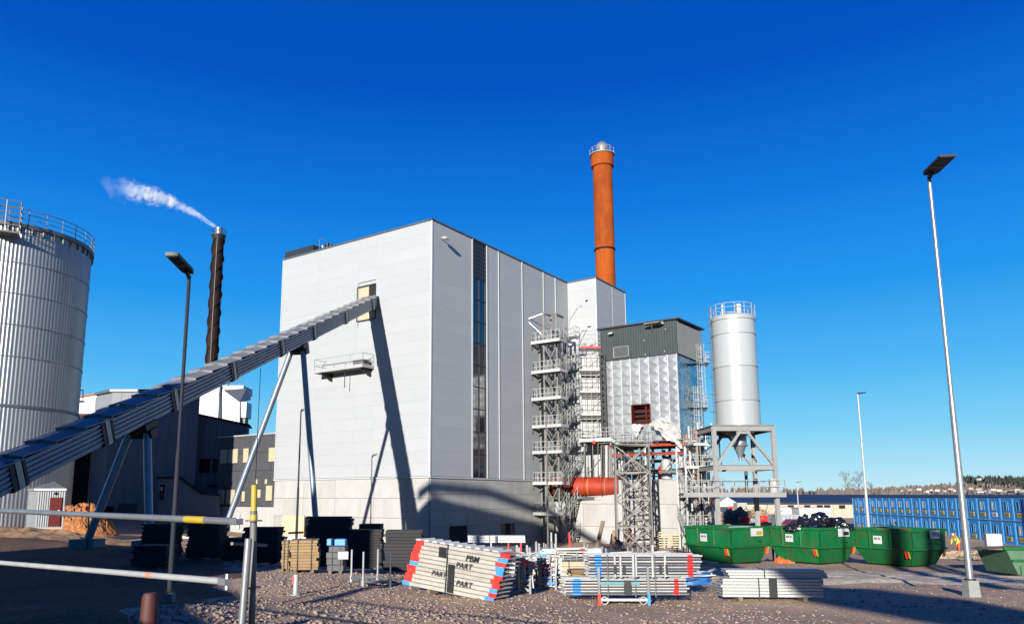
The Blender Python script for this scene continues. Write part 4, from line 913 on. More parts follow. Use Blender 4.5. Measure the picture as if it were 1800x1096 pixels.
for dx_, zz in ((0, 0), (0, -2.6)):
    mm = MB(); o = sp(3.8, 3.0, 24.9+zz) if not zz else at(1020, 640, 81); 
    if zz: mm.tube(at(1017, 625, 81), at(1017, 588, 81), .04); mm.tube(at(1017, 590, 81), at(1025, 580, 81), .04); mm.box(at(1025, 581, 81), (.4, 0, 0), (0, .2, 0), (0, 0, .12))
    else: mm.tube(at(1001, 578, 80), at(1001, 545, 80), .04); mm.tube(at(1000, 565, 80), at(1016, 540, 80), .04); mm.box(at(1018, 538, 80), (.4, 0, 0), (0, .2, 0), (0, 0, .12))
    mm.build('mast_lamp', M_galv, t)
for zc_ in (): pass

# ================================================================ scaffold with white decks between stair tower and clad house
x0, x1 = at(1019, 700, 81.5).x, at(1059, 700, 81.5).x
t = thing('tube_scaffold', 'tube scaffold with pale plank decks between stair tower and creased metal house', 'scaffold', (x0, 81.5, 11))
zd = [at(1040, y, 81.5).z for y in (612, 652, 690, 730, 768)]
rng = random.Random(5)
for i, z in enumerate(zd):
    for k in range(3): mm = MB(); mm.abox(x0, x1, 81.3+k*.34, 81.6+k*.34, z, z+.06); mm.build('deck_plank', M_plankw, t)
    mm = MB(); mm.abox(x0, x1, 81.24, 81.28, z+.02, z+.2); mm.build('toe_board', M_redpaint if i == 0 else M_plankw, t)
    mm = MB(); mm.hbeam((x0, 81.3, z-.2), (x1, 81.3, z-.2), .12, .3); mm.build('ledger_beam', M_black, t)
    for k, h in enumerate((.5, 1.0, 1.5, 1.9)): mm = MB(); mm.tube((x0-.3*(k % 2), 81.25, z+h), (x1, 81.25, z+h+rng.uniform(-.05, .05)), .035, 5); mm.build('guard_tube', M_galvw, t)
    mm = MB(); mm.tube((x0, 81.22, z), (x0+2.2, 81.22, z+2.1), .03, 5); mm.build('brace_tube', M_galvw, t)
for k in range(5):
    x = x0+(x1-x0)*k/4; mm = MB(); mm.tube((x, 81.28, 10.6 if k % 2 else 7), (x, 81.28, 22.4-.8*(k % 3)), .035, 6); mm.build('standard', M_galvd if k % 2 else M_galv, t)
mm = MB(); mm.abox(x0+.2, x1-.1, 82.35, 82.4, 10.8, 20.8); mm.build('white_sheeting', M_tarp, t)
# grey lattice mast beside it
def lattice(t, base, w, z0, z1, step, r, name_leg='leg', m_=M_galvd, rot=0, taper=1.0, dbl=False, w2=None):
    w2 = w2 or w
    ca, sa = math.cos(rot), math.sin(rot)
    def P(i, z):
        f = 1+(taper-1)*(z-z0)/(z1-z0); sx, sy = ((-1, -1), (1, -1), (1, 1), (-1, 1))[i % 4]; x, y = sx*w/2*f, sy*w2/2*f
        return vec(base[0]+x*ca-y*sa, base[1]+x*sa+y*ca, z)
    for i in range(4): mm = MB(); mm.bar(P(i, z0), P(i, z1), r*2); mm.build(name_leg, m_, t)
    z = z0; k = 0
    while z < z1-.01:
        zn = min(z1, z+step)
        for i in range(4):
            mm = MB(); mm.bar(P(i, zn), P(i+1, zn), r*1.6); mm.build('ring_beam', m_, t)
            mm = MB(); mm.bar(P(i, z), P(i+1, zn), r*1.3); 
            if dbl: mm.build('brace', m_, t); mm = MB(); mm.bar(P(i+1, z), P(i, zn), r*1.3)
            mm.build('brace', m_, t)
        z = zn; k += 1
t = thing('lattice_mast', 'thin dark lattice mast between white decks and creased metal house', 'mast', at(1061, 770, 80.3))
c_ = at(1060.5, 700, 80.3); lattice(t, c_, .45, 7.2, at(1058, 622, 80.3).z, .7, .05, m_=M_black)
# bridge platform
t = thing('service_bridge', 'galvanised service bridge with railings leading from the stair tower', 'walkway', at(1018, 772, 80.2))
pa, pb, pc = at(1014, 772, 80.8), at(1075, 770, 79.0), at(1092, 783, 78.2)
mm = MB(); mm.prism([pa, pb, pb+B*1.3, pa+B*1.3], Z*.1); mm.build('deck', M_galvd, t)
mm = MB(); mm.bar(pa-Z*.1, pb-Z*.1, .08, .35); mm.build('fascia', M_galvw, t)
mm = MB(); mm.bar(pb-Z*.1, pc-Z*.1, .08, .3); mm.bar(pb-Z*.1+B*1, pc-Z*.1+B*1, .08, .3); mm.build('ramp_stringer', M_galvw, t)
mm = MB(); mm.rail([pa, pb, pc], 1.15, .55, .028, mids=2); mm.rail([pa+B*1.3, pb+B*1.3], 1.15, .7, .025); mm.build('railing', M_galvw, t)
for f in (.15, .9): p = pa.lerp(pb, f)+B*.6; mm = MB(); mm.hbeam(vec(p.x, p.y, 7), p, .2, .2); mm.build('post', M_galvd, t)
mm = MB(); mm.tube(at(1044, 775, 79.7), at(1044, 800, 79.7), .02, 4); mm.build('chain', M_black, t)
mm = MB(); mm.lathe(at(1044, 777, 79.6), [(0, -.25), (.18, -.1), (.18, .1), (0, .25)], 10); mm.build('hoist_block', M_redpaint, t)
mm = MB(); mm.tube(at(1051, 778, 79.7), at(1051, 838, 79.7), .03, 5); mm.build('downpipe', M_galvd, t)
for k, (px, r_, mt_) in enumerate(((1066, .16, M_galvw), (1073, .22, M_galv), (1029, .06, M_black), (1057, .08, M_galvd))):
    mm = MB(); mm.tube(at(px, 840, 80), at(px, 782, 80), r_, 10); mm.build('standpipe', mt_, t)

# ================================================================ big lattice tower in front
t = thing('lattice_support_tower', 'free-standing grey lattice tower with doubled crossed braces in front of the concrete block', 'tower', (18.6, 70, .3))
c_ = (at(1113, 900, 69.8).x, 69.8)
lattice(t, c_, 3.1, .3, 10.0, 2.42, .072, dbl=True, rot=-AZ*.25, taper=.97, w2=2.6)
lattice(t, (c_[0]+.1, c_[1]+.3), 1.7, .3, 9.8, 2.4, .038, name_leg='inner_leg', m_=M_galvd, dbl=True, rot=-AZ*.6, w2=1.4)
mm = MB(); mm.abox(c_[0]-1.75, c_[0]+1.75, c_[1]-1.5, c_[1]+1.5, 10.0, 10.12); mm.build('top_platform', M_galvd, t)
mm = MB(); mm.bar((c_[0]-1.7, c_[1]-1.4, 10.3), (c_[0]+1.7, c_[1]-1.4, 10.3), .1); mm.bar((c_[0]-1.7, c_[1]-1.4, 10.0), (c_[0]-1.7, c_[1]-1.4, 10.35), .1); mm.build('top_beam', M_galvd, t)
mm = MB(); mm.rail([(c_[0]+1.6, c_[1]-1.4, 10.1), (c_[0]+1.6, c_[1]+1.4, 10.1), (c_[0]-1.6, c_[1]+1.4, 10.1)], 1.1, .8, .03); mm.build('top_railing', M_galvw, t)
for px in (1150,):
    tag(MB().tube(at(1149, 968, 71), at(1147, 842, 71), .07, 6).build('dark_downpipe', M_black, origin=at(1149, 968, 71)), 'dark vertical pipe on the concrete wall just right of the lattice tower', 'pipe')

# ================================================================ painted silo on its frame
c = vec(24.08, 68.3, 0)
ZF = 11.55
t = thing('white_painted_silo', 'pale painted cylindrical silo with a railed top standing on a steel frame', 'silo', c+Z*ZF)
zz = [ZF, 13.9, 17.0, 20.0, 21.35]; 
for i, (a, b) in enumerate(zip(zz, zz[1:])):
    mm = MB(); mm.lathe(c, [(1.92, a+.03), (1.92, b-.03)], 64); mm.build('shell_course', M_siloP, t, smooth=True)
    mm = MB(); mm.lathe(c, [(1.9, b-.05), (1.97, b-.04), (1.97, b+.03), (1.9, b+.04)], 64); mm.build('shell_flange', M_frame, t)
mm = MB(); mm.lathe(c, [(1.92, 21.35), (1.92, 21.7), (1.95, 21.75), (1.2, 22.0), (0, 22.15)], 64); mm.build('roof', M_siloP, t, smooth=True)
mm = MB(); mm.ring(c+Z*22.8, 1.94, .03, 48); mm.ring(c+Z*22.4, 1.94, .025, 48)
for i in range(14): q = 2*math.pi*i/14; p = c+vec(math.cos(q)*1.98, math.sin(q)*1.94, 21.6); mm.tube(p, p+Z*1.2, .03, 5)
mm.build('roof_railing', M_galvw, t)
mm = MB(); mm.abox(c.x+.1, c.x+.45, c.y-1.0, c.y-.6, 21.9, 22.85); mm.build('filter_unit', M_white, t)
mm = MB(); mm.tube(c+vec(-1.3, -1.2, 21.6), c+vec(-1.3, -1.2, 22.7), .09, 8); mm.build('vent_pipe', M_galvw, t)
mm = MB()
for s in (-.2, .2): mm.tube(c+vec(-2.15, s, ZF), c+vec(-2.15, s, 22.6), .025, 5)
for z in np.arange(ZF, 22.5, .33): mm.tube(c+vec(-2.15, -.2, z), c+vec(-2.15, .2, z), .015, 4)
for z in np.arange(13, 22.3, 1.6): mm.tube(c+vec(-1.9, 0, z), c+vec(-2.5, 0, z), .03, 4)
mm.build('ladder', M_galvd, t)
mm = MB(); mm.lathe(c, [(1.9, ZF), (1.2, ZF-.55), (.62, ZF-.75), (.62, ZF-1.5), (.72, ZF-1.55), (.70, ZF-1.65), (.55, ZF-1.7), (.16, ZF-2.7), (.16, ZF-2.9)], 32); mm.build('discharge_cone', M_galv, t, smooth=True)
t = thing('silo_support_frame', 'grey steel frame with crossed diagonals and a railed platform under the painted silo', 'steel frame', (24, 67, .2))
X0, X1, Y0, Y1 = 21.0, 26.15, 65.8, 70.6
for i, (x, y) in enumerate(((X0, Y0), (X1, Y0), (X1, Y1), (X0, Y1))):
    mm = MB(); mm.hbeam((x, y, .0), (x, y, ZF-.1), .34, .34, .05, up=vec(0, 1, 0)); mm.build('column', M_frame, t)
for z, h, r_ in ((ZF-.25, .5, .4), (7.9, .42, .35)):
    for a_, b_ in (((X0, Y0), (X1, Y0)), ((X1, Y0), (X1, Y1)), ((X1, Y1), (X0, Y1)), ((X0, Y1), (X0, Y0))):
        mm = MB(); mm.hbeam((*a_, z), (*b_, z), r_*.8, h, .04); mm.build('beam', M_frame, t)
for y in (Y0, Y1):
    xm = (X0+X1)/2
    for x in (X0+.1, X1-.1): mm = MB(); mm.bar((xm+(.25 if x > xm else -.25), y-.02, ZF-.5), (x, y-.02, 8.1), .2, .22); mm.build('diagonal_brace', M_frame, t)
    mm = MB(); mm.abox(xm-.6, xm+.6, y-.06, y+.06, ZF-.75, ZF-.1); mm.build('gusset_plate', M_frame, t)
mm = MB(); mm.abox(X0-.1, X1+.1, Y0-.1, Y1+.1, ZF-.03, ZF+.04); mm.build('top_plate', M_galvd, t)
XL = at(1200, 868, 65.6).x
mm = MB(); mm.abox(XL, X1+.55, 65.3, 66.6, 5.62, 5.7); mm.build('platform_deck', M_galvd, t)
mm = MB(); mm.abox(X0, X1+.5, 66.6, Y1+.6, 5.62, 5.7); mm.build('platform_deck', M_galvd, t)
mm = MB(); mm.abox(XL, X1+.6, 65.22, 65.28, 5.35, 5.75); mm.build('platform_fascia', M_frame, t)
mm = MB(); mm.rail([(XL, 65.3, 5.7), (X1+.55, 65.3, 5.7), (X1+.55, Y1+.6, 5.7), (X0, Y1+.6, 5.7)], 1.1, 1.1, .03, mids=1); mm.build('platform_railing', M_galvw, t)
mm = MB(); mm.rail([(X0, 65.7, 8.15), (X1, 65.7, 8.15)], .5, 1.6, .02, mids=0); mm.build('cable_tray', M_galvw, t)
for x, y, r_ in ((22.2, 69.4, .1), (24.9, 69.4, .14)): mm = MB(); mm.tube((x, y, 5.7), (x, y, 7.7), r_, 8); mm.build('standpipe', M_black, t)
mm = MB(); mm.abox(X1-.6, X1-.1, 65.5, 65.9, 5.75, 6.9); mm.build('control_box', M_galvw, t)
mm = MB(); mm.bar((X0+.2, Y1-.4, ZF-2.2), (X0+1.9, Y1-.4, ZF-1.0), .14); mm.bar((X0+.4, Y1-.3, ZF-2.7), (X0+1.9, Y1-.3, ZF-2.7), .2); mm.bar((X0+1.9, Y1-.3, ZF-2.7), (X0+1.9, Y1-.3, ZF-.8), .1); mm.bar((X0+2.1, Y1, ZF-3), (X0+2.1, Y1, 7.9), .08); mm.build('rear_bracket', M_black, t)

# ================================================================ ladders and access stair right of the clad house
lx = K+B*6.0+nR*.9
t = thing('caged_ladder', 'tall caged ladder with round rest platforms at the right edge of the creased metal house', 'ladder', vec(lx.x, lx.y, 7))
def cage_ladder(x, y, z0, z1):
    mm = MB()
    for s in (-.22, .22): mm.tube((x+s, y, z0), (x+s, y, z1), .035, 5)
    for z in np.arange(z0, z1, .3): mm.tube((x-.22, y, z), (x+.22, y, z), .02, 4, cap=False)
    mm.build('ladder_rails', M_galvw, t)
    mm = MB()
    for z in np.arange(z0+1.0, z1, .8): mm.ring((x+.05, y-.35, z), .42, .03, 14, 4)
    for q in np.linspace(-2.9, -.2, 5): mm.tube((x+.05+.42*math.cos(q), y-.35+.42*math.sin(q), z0+1.0), (x+.05+.42*math.cos(q), y-.35+.42*math.sin(q), z1), .018, 4, cap=False)
    mm.build('safety_cage', M_galvw, t)
p1, p2, p3 = at(1232, 700, 79.5), at(1225, 760, 79.5), at(1222, 830, 79.5)
cage_ladder(p1.x, 79.5, at(1232, 722, 79.5).z, at(1232, 606, 79.5).z)
cage_ladder(p2.x, 79.3, at(1232, 800, 79.5).z, at(1232, 680, 79.5).z)
cage_ladder(p3.x-.6, 79.0, 7.2, at(1232, 752, 79.5).z)
for px, py in ((1236, 638), (1234, 716)):
    q = at(px, py, 79.3); mm = MB(); mm.abox(q.x-1.2, q.x+.55, 78.7, 80.2, q.z-.06, q.z); mm.build('rest_platform', M_galvd, t)
    mm = MB(); mm.prism([(q.x-1.1, 79, q.z-.1), (q.x+.5, 79, q.z-.1), (q.x+.3, 79, q.z-.45), (q.x-.3, 79, q.z-.2)], (0, .1, 0)); mm.build('bracket', M_black, t)
    mm = MB(); mm.rail([(q.x+.1, 78.7, q.z), (q.x+.55, 78.7, q.z), (q.x+.55, 80.2, q.z)], 1.1, .5, .03); mm.build('platform_railing', M_galvw, t)
# access stair structure
t = thing('access_stair', 'galvanised access stair in stacked flights beside the concrete block', 'stairs', (at(1225, 920, 72).x, 72, .4))
xa, xb = at(1199, 860, 72).x, at(1247, 860, 72).x
for x in (xa, xa+1.3, xb):
    for y in (70.5, 73.5): mm = MB(); mm.hbeam((x, y, .2), (x, y, 12.2 if x > xa+.1 else 10), .14, .14, .02); mm.build('column', M_galvw, t)
def stair_steps(px0, py0, px1, py1, Y, w, n, mt_=M_galvw):
    """flight seen end-on: treads climbing away from the camera"""
    a, b = at(px0, py0, Y), at(px1, py1, Y+2.3)
    mm = MB()
    for i in range(n): f = i/(n-1); z = a.z+(b.z-a.z)*f; y = Y+2.3*f; mm.abox(a.x, a.x+w, y, y+.26, z, z+.04)
    for s in (0, w): mm.bar((a.x+s, Y, a.z-.1), (a.x+s, Y+2.3, b.z-.1), .05, .25)
    mm.build('stair_flight', mt_, t)
    mm = MB()
    for s in (0, w): mm.rail([(a.x+s, Y, a.z), (a.x+s, Y+2.3, b.z)], 1.0, .6, .025)
    mm.build('flight_railing', M_galvw, t)
stair_steps(1231, 915, 1231, 872, 70.6, 1.0, 10)
stair_steps(1204, 862, 1204, 822, 71.4, .95, 9)
stair_steps(1204, 935, 1204, 905, 70.0, .95, 6)
stair_steps(1226, 820, 1226, 780, 72.0, .95, 9)
for z, xs_ in ((5.65, (xa, xb)), (8.1, (xa, xb)), (at(1220, 782, 72).z, (xa+.8, xb-.2)), (2.6, (xa, xa+1.3))):
    mm = MB(); mm.abox(*xs_, 70.4, 73.7, z-.1, z); mm.build('platform', M_galvd, t)
    mm = MB(); mm.abox(*xs_, 70.34, 70.4, z-.14, z+.12); mm.build('fascia', M_galvw, t)
    mm = MB(); mm.rail([(xs_[0], 73.6, z), (xs_[0], 70.4, z), (xs_[1], 70.4, z), (xs_[1], 73.6, z)], 1.1, .55, .026, mids=1); mm.build('platform_railing', M_galvw, t)
rng = random.Random(8)
for k in range(10):
    a_ = (rng.choice((xa, xa+1.3, xb)), rng.choice((70.5, 73.5)), rng.uniform(1, 8)); b_ = (rng.choice((xa, xb)), a_[1], a_[2]+rng.uniform(1.5, 2.8))
    if abs(a_[0]-b_[0]) < .2: b_ = (a_[0], 73.5 if a_[1] < 72 else 70.5, b_[2])
    mm = MB(); mm.tube(a_, b_, .04, 5); mm.build('brace', M_galvw, t)
# pipes and cable racks behind it
t = thing('pipe_rack', 'tangle of insulated pipes on a rack behind the access stair', 'pipe rack', (at(1225, 850, 78).x, 78, 1))
for k in range(16):
    px = 1203+k*3.0; p = at(px, 860, 77+(k % 3)*.4); h = rng.uniform(7, 12.5); mm = MB(); mm.tube((p.x, p.y, .4), (p.x, p.y, h), rng.choice((.05, .08, .13)), 8); mm.build('pipe', (M_galvw, M_galvd, M_galv, M_rust)[k % 4], t)
for k in range(9):
    z = 2.2+k*1.1; mm = MB(); mm.bar((xa+.2, 76.8, z), (xb+.4, 76.8, z), .12, .14); mm.build('rack_beam', M_galvd if k % 2 else M_galvw, t)

# ================================================================ lamp posts
def lamp_post(label, x, y, ztop, r0, r1, head, yaw, m_pole=M_galv, base=True, gs=1.0, hl=1.15, hw=.5, pitch=20, group=None, bs=1.0, bh=1.0):
    g = gz(x, y); t = thing('street_lamp', label, 'street lamp', (x, y, g), group)
    zb = g
    if base: mm = MB(); mm.prism([(x-.42, y-.42, g-.3), (x+.42, y-.42, g-.3), (x+.42, y+.42, g-.3), (x-.42, y+.42, g-.3)], Z*.05); mm = MB(); mm.lathe((x, y, 0), [(.0, g-.3), (.56*bs, g-.3), (.46*bs, g+.52*bh), (0, g+.52*bh)], 4, a0=math.pi/4, a1=math.pi/4+2*math.pi); mm.build('concrete_base', M_conc2, t); zb = g+.5*bh; mm = MB(); mm.tube((x, y, zb), (x, y, zb+.06), r0*1.5, 12); mm.build('base_flange', M_black, t)
    zc = zb+(ztop-zb)*.42
    mm = MB(); mm.tube((x, y, zb), (x, y, zc), r0, 14, r2=r0*.82); mm.tube((x, y, zc), (x, y, ztop), r0*.66, 14, r2=r1); mm.tube((x, y, zc-.05), (x, y, zc+.12), r0*.86, 14, r2=r0*.66); mm.build('pole', m_pole, t, smooth=True)
    if head:
        dx = vec(math.cos(yaw)*math.cos(pitch*R(1)), math.sin(yaw)*math.cos(pitch*R(1)), math.sin(pitch*R(1))); sx = vec(-math.sin(yaw), math.cos(yaw), 0); nx = dx.cross(sx)
        o = vec(x, y, ztop+.03)
        mm = MB(); mm.tube(o-Z*.1, o+dx*.2, r1*1.1, 8); mm.build('bracket', M_black, t)
        p = o+dx*.0
        mm = MB(); mm.prism([p-sx*hw*.35, p+dx*hl*.12-sx*hw/2, p+dx*hl-sx*hw/2, p+dx*hl+sx*hw/2, p+dx*hl*.12+sx*hw/2, p+sx*hw*.35], nx*.07 if nx.z > 0 else -nx*.07); h_ = mm.build('lamp_head', m_head, t)
        mm = MB(); nn_ = -(nx if nx.z > 0 else -nx)*.012; mm.prism([p+dx*hl*.42-sx*hw*.42, p+dx*hl*.52-sx*hw*.42, p+dx*hl*.52+sx*hw*.42, p+dx*hl*.42+sx*hw*.42], nn_); mm.build('reflector_bar', M_galvd, h_)
        mm = MB(); mm.prism([p+dx*hl*.56-sx*hw*.42, p+dx*hl*.96-sx*hw*.42, p+dx*hl*.96+sx*hw*.42, p+dx*hl*.56+sx*hw*.42], nn_); mm.build('lens', M_black, h_)
    return t
m_head = M_black
lp = at(1707, 1036, 20.6); zt_ = at(1632, 310, 20.6).z
lamp_post('tall galvanised street lamp on a concrete block at the right, nearest the camera', lp.x, 20.6, zt_, .088, .05, True, R(-98), pitch=1, hl=1.18, hw=.42, bs=.42, bh=.8)
m_darkpole = mat('dark_blue_painted_pole', (.012, .018, .035), .85, 0, .15)  # lamp poles in dark navy paint
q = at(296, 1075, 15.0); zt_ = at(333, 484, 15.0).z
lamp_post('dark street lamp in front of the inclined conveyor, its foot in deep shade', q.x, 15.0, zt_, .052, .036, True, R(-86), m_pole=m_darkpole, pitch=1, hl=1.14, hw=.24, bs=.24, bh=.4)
q = at(1528, 940, 60); lamp_post('slim pale street lamp rising behind the rightmost of the green skips', q.x, 60, at(1507, 692, 60).z, .13, .06, True, R(20), m_pole=M_galvw, base=False, pitch=6, hl=.8, hw=.25)
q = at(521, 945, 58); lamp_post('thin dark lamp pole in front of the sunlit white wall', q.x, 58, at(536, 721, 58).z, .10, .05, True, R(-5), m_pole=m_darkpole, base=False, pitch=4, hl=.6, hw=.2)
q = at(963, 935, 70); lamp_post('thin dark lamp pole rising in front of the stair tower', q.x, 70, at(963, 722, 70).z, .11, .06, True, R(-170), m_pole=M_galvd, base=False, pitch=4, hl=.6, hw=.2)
q = at(1404, 900, 150); lamp_post('faint distant lamp pole above the navy roof of the far store', q.x, 150, at(1402, 847, 150).z, .16, .09, True, R(0), m_pole=M_galvw, base=False, pitch=4, hl=1, hw=.4)
q = at(156, 935, 34); t = tag(MB().tube((q.x, 34, 3.0), at(162, 770, 34), .035, 5).build('hanging_cable', M_black, origin=(q.x, 34, 3)), 'thin dark cable dropping from the lower conveyor to the ground', 'cable')

# ================================================================ skips
def skip(label, xc_, yc_, ang, extra, fill=None, L_=3.5, W_=2.9, hgt=1.98):
    g = gz(xc_, yc_)-.02; t = thing('green_skip', label, 'skip', (xc_, yc_, g), 'green waste skips in a row')
    ca, sa = math.cos(ang), math.sin(ang)
    ex, ey = vec(ca, sa, 0), vec(-sa, ca, 0); O = vec(xc_, yc_, g)
    def P(x, y, z): return O+ex*x+ey*y+Z*z
    a, b = L_/2, W_/2; zb, zm, zt = .12, .98, hgt; ins = .42
    rings = [(a-ins, b-ins, zb), (a-.03, b-.03, zm), (a, b, zt)]
    th_ = .05
    for (a0, b0, z0), (a1, b1, z1), nm in ((rings[0], rings[1], 'lower_side'), (rings[1], rings[2], 'upper_side')):
        for sx_, sy_ in ((0, -1), (1, 0), (0, 1), (-1, 0)):
            if sy_: q = [P(-a0, sy_*b0, z0), P(a0, sy_*b0, z0), P(a1, sy_*b1, z1), P(-a1, sy_*b1, z1)]; d = ey*(-sy_*th_)
            else: q = [P(sx_*a0, -b0, z0), P(sx_*a0, b0, z0), P(sx_*a1, b1, z1), P(sx_*a1, -b1, z1)]; d = ex*(-sx_*th_)
            mm = MB(); mm.prism(q, d); mm.build(nm, M_green, t)
    mm = MB(); mm.prism([P(-a+ins, -b+ins, zb), P(a-ins, -b+ins, zb), P(a-ins, b-ins, zb), P(-a+ins, b-ins, zb)], Z*.06); mm.build('floor', M_green, t)
    mm = MB(); mm.prism([P(-a+ins+.3, -b+ins+.2, -.1), P(a-ins-.3, -b+ins+.2, -.1), P(a-ins-.3, b-ins-.2, -.1), P(-a+ins+.3, b-ins-.2, -.1)], Z*.22); mm.build('skid', M_black, t)
    for z, w, nm in ((zt-.03, .12, 'rim'), (zm, .10, 'mid_rib')):
        mm = MB(); o_ = .03
        cs = [P(-a-o_, -b-o_, z), P(a+o_, -b-o_, z), P(a+o_, b+o_, z), P(-a-o_, b+o_, z)]
        for i in range(4): mm.bar(cs[i], cs[(i+1) % 4], .09, w)
        mm.build(nm, M_green, t)
    for x in (-a*.4, a*.3):
        mm = MB(); mm.bar(P(x, -b-.05, zm), P(x, -b-.05, zt-.05), .09, .06); mm.build('stiffener', M_green, t)
    for y in (b*.1,): pass
    mm = MB(); p = P(-.45, -b-.07, zt-.78); mm.box(p, ex*.48, ey*.02, Z*.42); pl_ = mm.build('number_plate', M_white, t)
    mm = MB(); [mm.box(P(-.39+i*.07, -b-.075, zt-.56), ex*.045, ey*.004, Z*.11) for i in range(3)]; [mm.box(P(-.15+i*.065, -b-.075, zt-.56), ex*.04, ey*.004, Z*.11) for i in range(2)]; mm.build('plate_lettering', M_black, pl_)
    # sign on the right face
    y0, w_, h_ = -b*.05, .95, .42
    mm = MB(); mm.box(P(a+.07, y0, zt-.46), ey*w_, ex*.02, Z*h_); sg = mm.build('sign_board', M_white, t)
    if extra == 'yellow': mm = MB(); mm.box(P(a+.092, y0+.42, zt-.40), ey*.46, ex*.004, Z*.2); mm.build('yellow_field', M_yellow, sg)
    elif extra == 'black': mm = MB(); mm.box(P(a+.092, y0+.42, zt-.40), ey*.48, ex*.004, Z*.2); mm.build('black_field', M_black, sg)
    else:
        mm = MB(); [mm.box(P(a+.092, y0+.32+i*.15, zt-.38), ey*.05, ex*.004, Z*.24) for i in range(4)]; mm.build('sign_marks', M_black, sg)
    for (p, u_) in ((P(a-.28, -b+.22, .5), ex), (P(a-.06, b-.42, .55), ey)):
        for k in range(2):
            mm = MB(); o = p+(-ey*.17 if u_ is ex else ex*.1)+u_*(-.16*k); mm.box(o, u_*.09, (-ey if u_ is ex else ex)*.04+Z*.05, Z*.34+(-ey*.08 if u_ is ex else ex*.08)); mm.build('warning_stripe', (M_yellow, M_redpaint)[k], t)
    for s in (-1, 1):
        mm = MB(); mm.tube(P(s*(a+.03), b*.35, zm+.3), P(s*(a+.2), b*.35, zm+.3), .06, 8); mm.build('lifting_lug', M_green, t)
    return t, P, (a, b, zt)
def skip_at(pxl, pxc, pxr, ytop, Y, label, extra):
    # near corner at pxc, left end pxl, right end pxr
    ang = R(-60); L_, W_ = 3.3, 3.1
    cx_ = at(pxc, ytop, Y); ex, ey = vec(math.cos(ang), math.sin(ang), 0), vec(-math.sin(ang), math.cos(ang), 0)
    # near corner is (+L/2, -W/2)
    O = vec(cx_.x, cx_.y, 0)-ex*L_/2+ey*W_/2
    return skip(label, O.x, O.y, ang, extra, L_=L_, W_=W_)
sk1, P1, dm = skip_at(1205, 1284, 1352, 928, 41.0, 'empty green skip nearest the concrete block, with a white and yellow sign', 'yellow')
sk2, P2, dm = skip_at(1358, 1440, 1508, 928, 41.0, 'green skip heaped with black rubbish bags, between two other skips', 'black')
sk3, P3, dm = skip_at(1508, 1602, 1677, 928, 40.0, 'green skip crossed by two dark shadows, a rusty inner edge showing', 'marks')
a, b, zt_ = dm
rng = random.Random(21)
def bag(p, r_, lab):
    mm = MB(); bm = bmesh.new(); bmesh.ops.create_icosphere(bm, subdivisions=3, radius=1)
    off = rng.uniform(0, 99)
    for v in bm.verts:
        d = v.co.copy(); k = 1+.42*noise.fractal(d*1.6+Vector((off, 0, 0)), 1, 2, 4)+.12*noise.noise(d*6+Vector((0, off, 0))); v.co = Vector((d.x*r_[0], d.y*r_[1], d.z*r_[2]))*k
    for v in bm.verts: mm.v.append(tuple(v.co+Vector(p)))
    for f in bm.faces: mm.f.append(tuple(v.index for v in f.verts))
    bm.free(); return tag(mm.build('rubbish_bag', M_bag, origin=p), lab, 'rubbish bag', 'black bags heaped in the middle skip')
labs = ['black rubbish bag at the left end of the middle skip', 'tall upright black bag left of centre in the middle skip', 'highest humped black bag in the middle skip', 'wide shiny black bag filling the front of the middle skip',
        'round black bag on the right half of the middle skip', 'small black bag at the right end of the middle skip', 'flat black bag at the back of the middle skip', 'small black bag low at the front right of the middle skip']
for k, (px, py, rx, ry, rz) in enumerate(((1394, 926, .42, .5, .28), (1413, 917, .3, .35, .42), (1441, 915, .5, .5, .42), (1424, 925, .75, .5, .22), (1470, 920, .5, .5, .34), (1490, 926, .34, .4, .2), (1452, 922, .55, .5, .28), (1474, 927, .4, .4, .2))):
    p = at(px, py, 42.4 if k not in (2, 6) else 43.2); bag(p, (rx, ry, rz), labs[k])
mm = MB(); mm.bar(P3(-a*.2, -b+.25, zt_-.02), P3(a-.3, -b+.3, zt_-.02), .3, .14); tag(mm.build('rusty_sheet', M_rust, origin=P3(0, 0, zt_)), 'rusty steel sheet lying along the inside rim of the right skip', 'metal sheet')
for k in range(2): mm = MB(); mm.tube(P3(a*.3+k*.3, -b+.3, zt_-.1), P3(a*.25+k*.3, -b+.2, zt_+.42), .035, 6); tag(mm.build('white_tube', M_white, origin=P3(a*.3+k*.3, -b+.3, zt_)), ('taller' if k == 0 else 'shorter')+' white tube sticking up out of the right skip', 'tube')
mm = MB(); mm.bar(P1(.3, 0, zt_-.05), P1(1.5, .2, zt_+.02), .4, .12); tag(mm.build('blue_box_offcut', M_trail, origin=P1(.3, 0, zt_)), 'pale blue offcut peeping over the rim of the left skip', 'offcut')
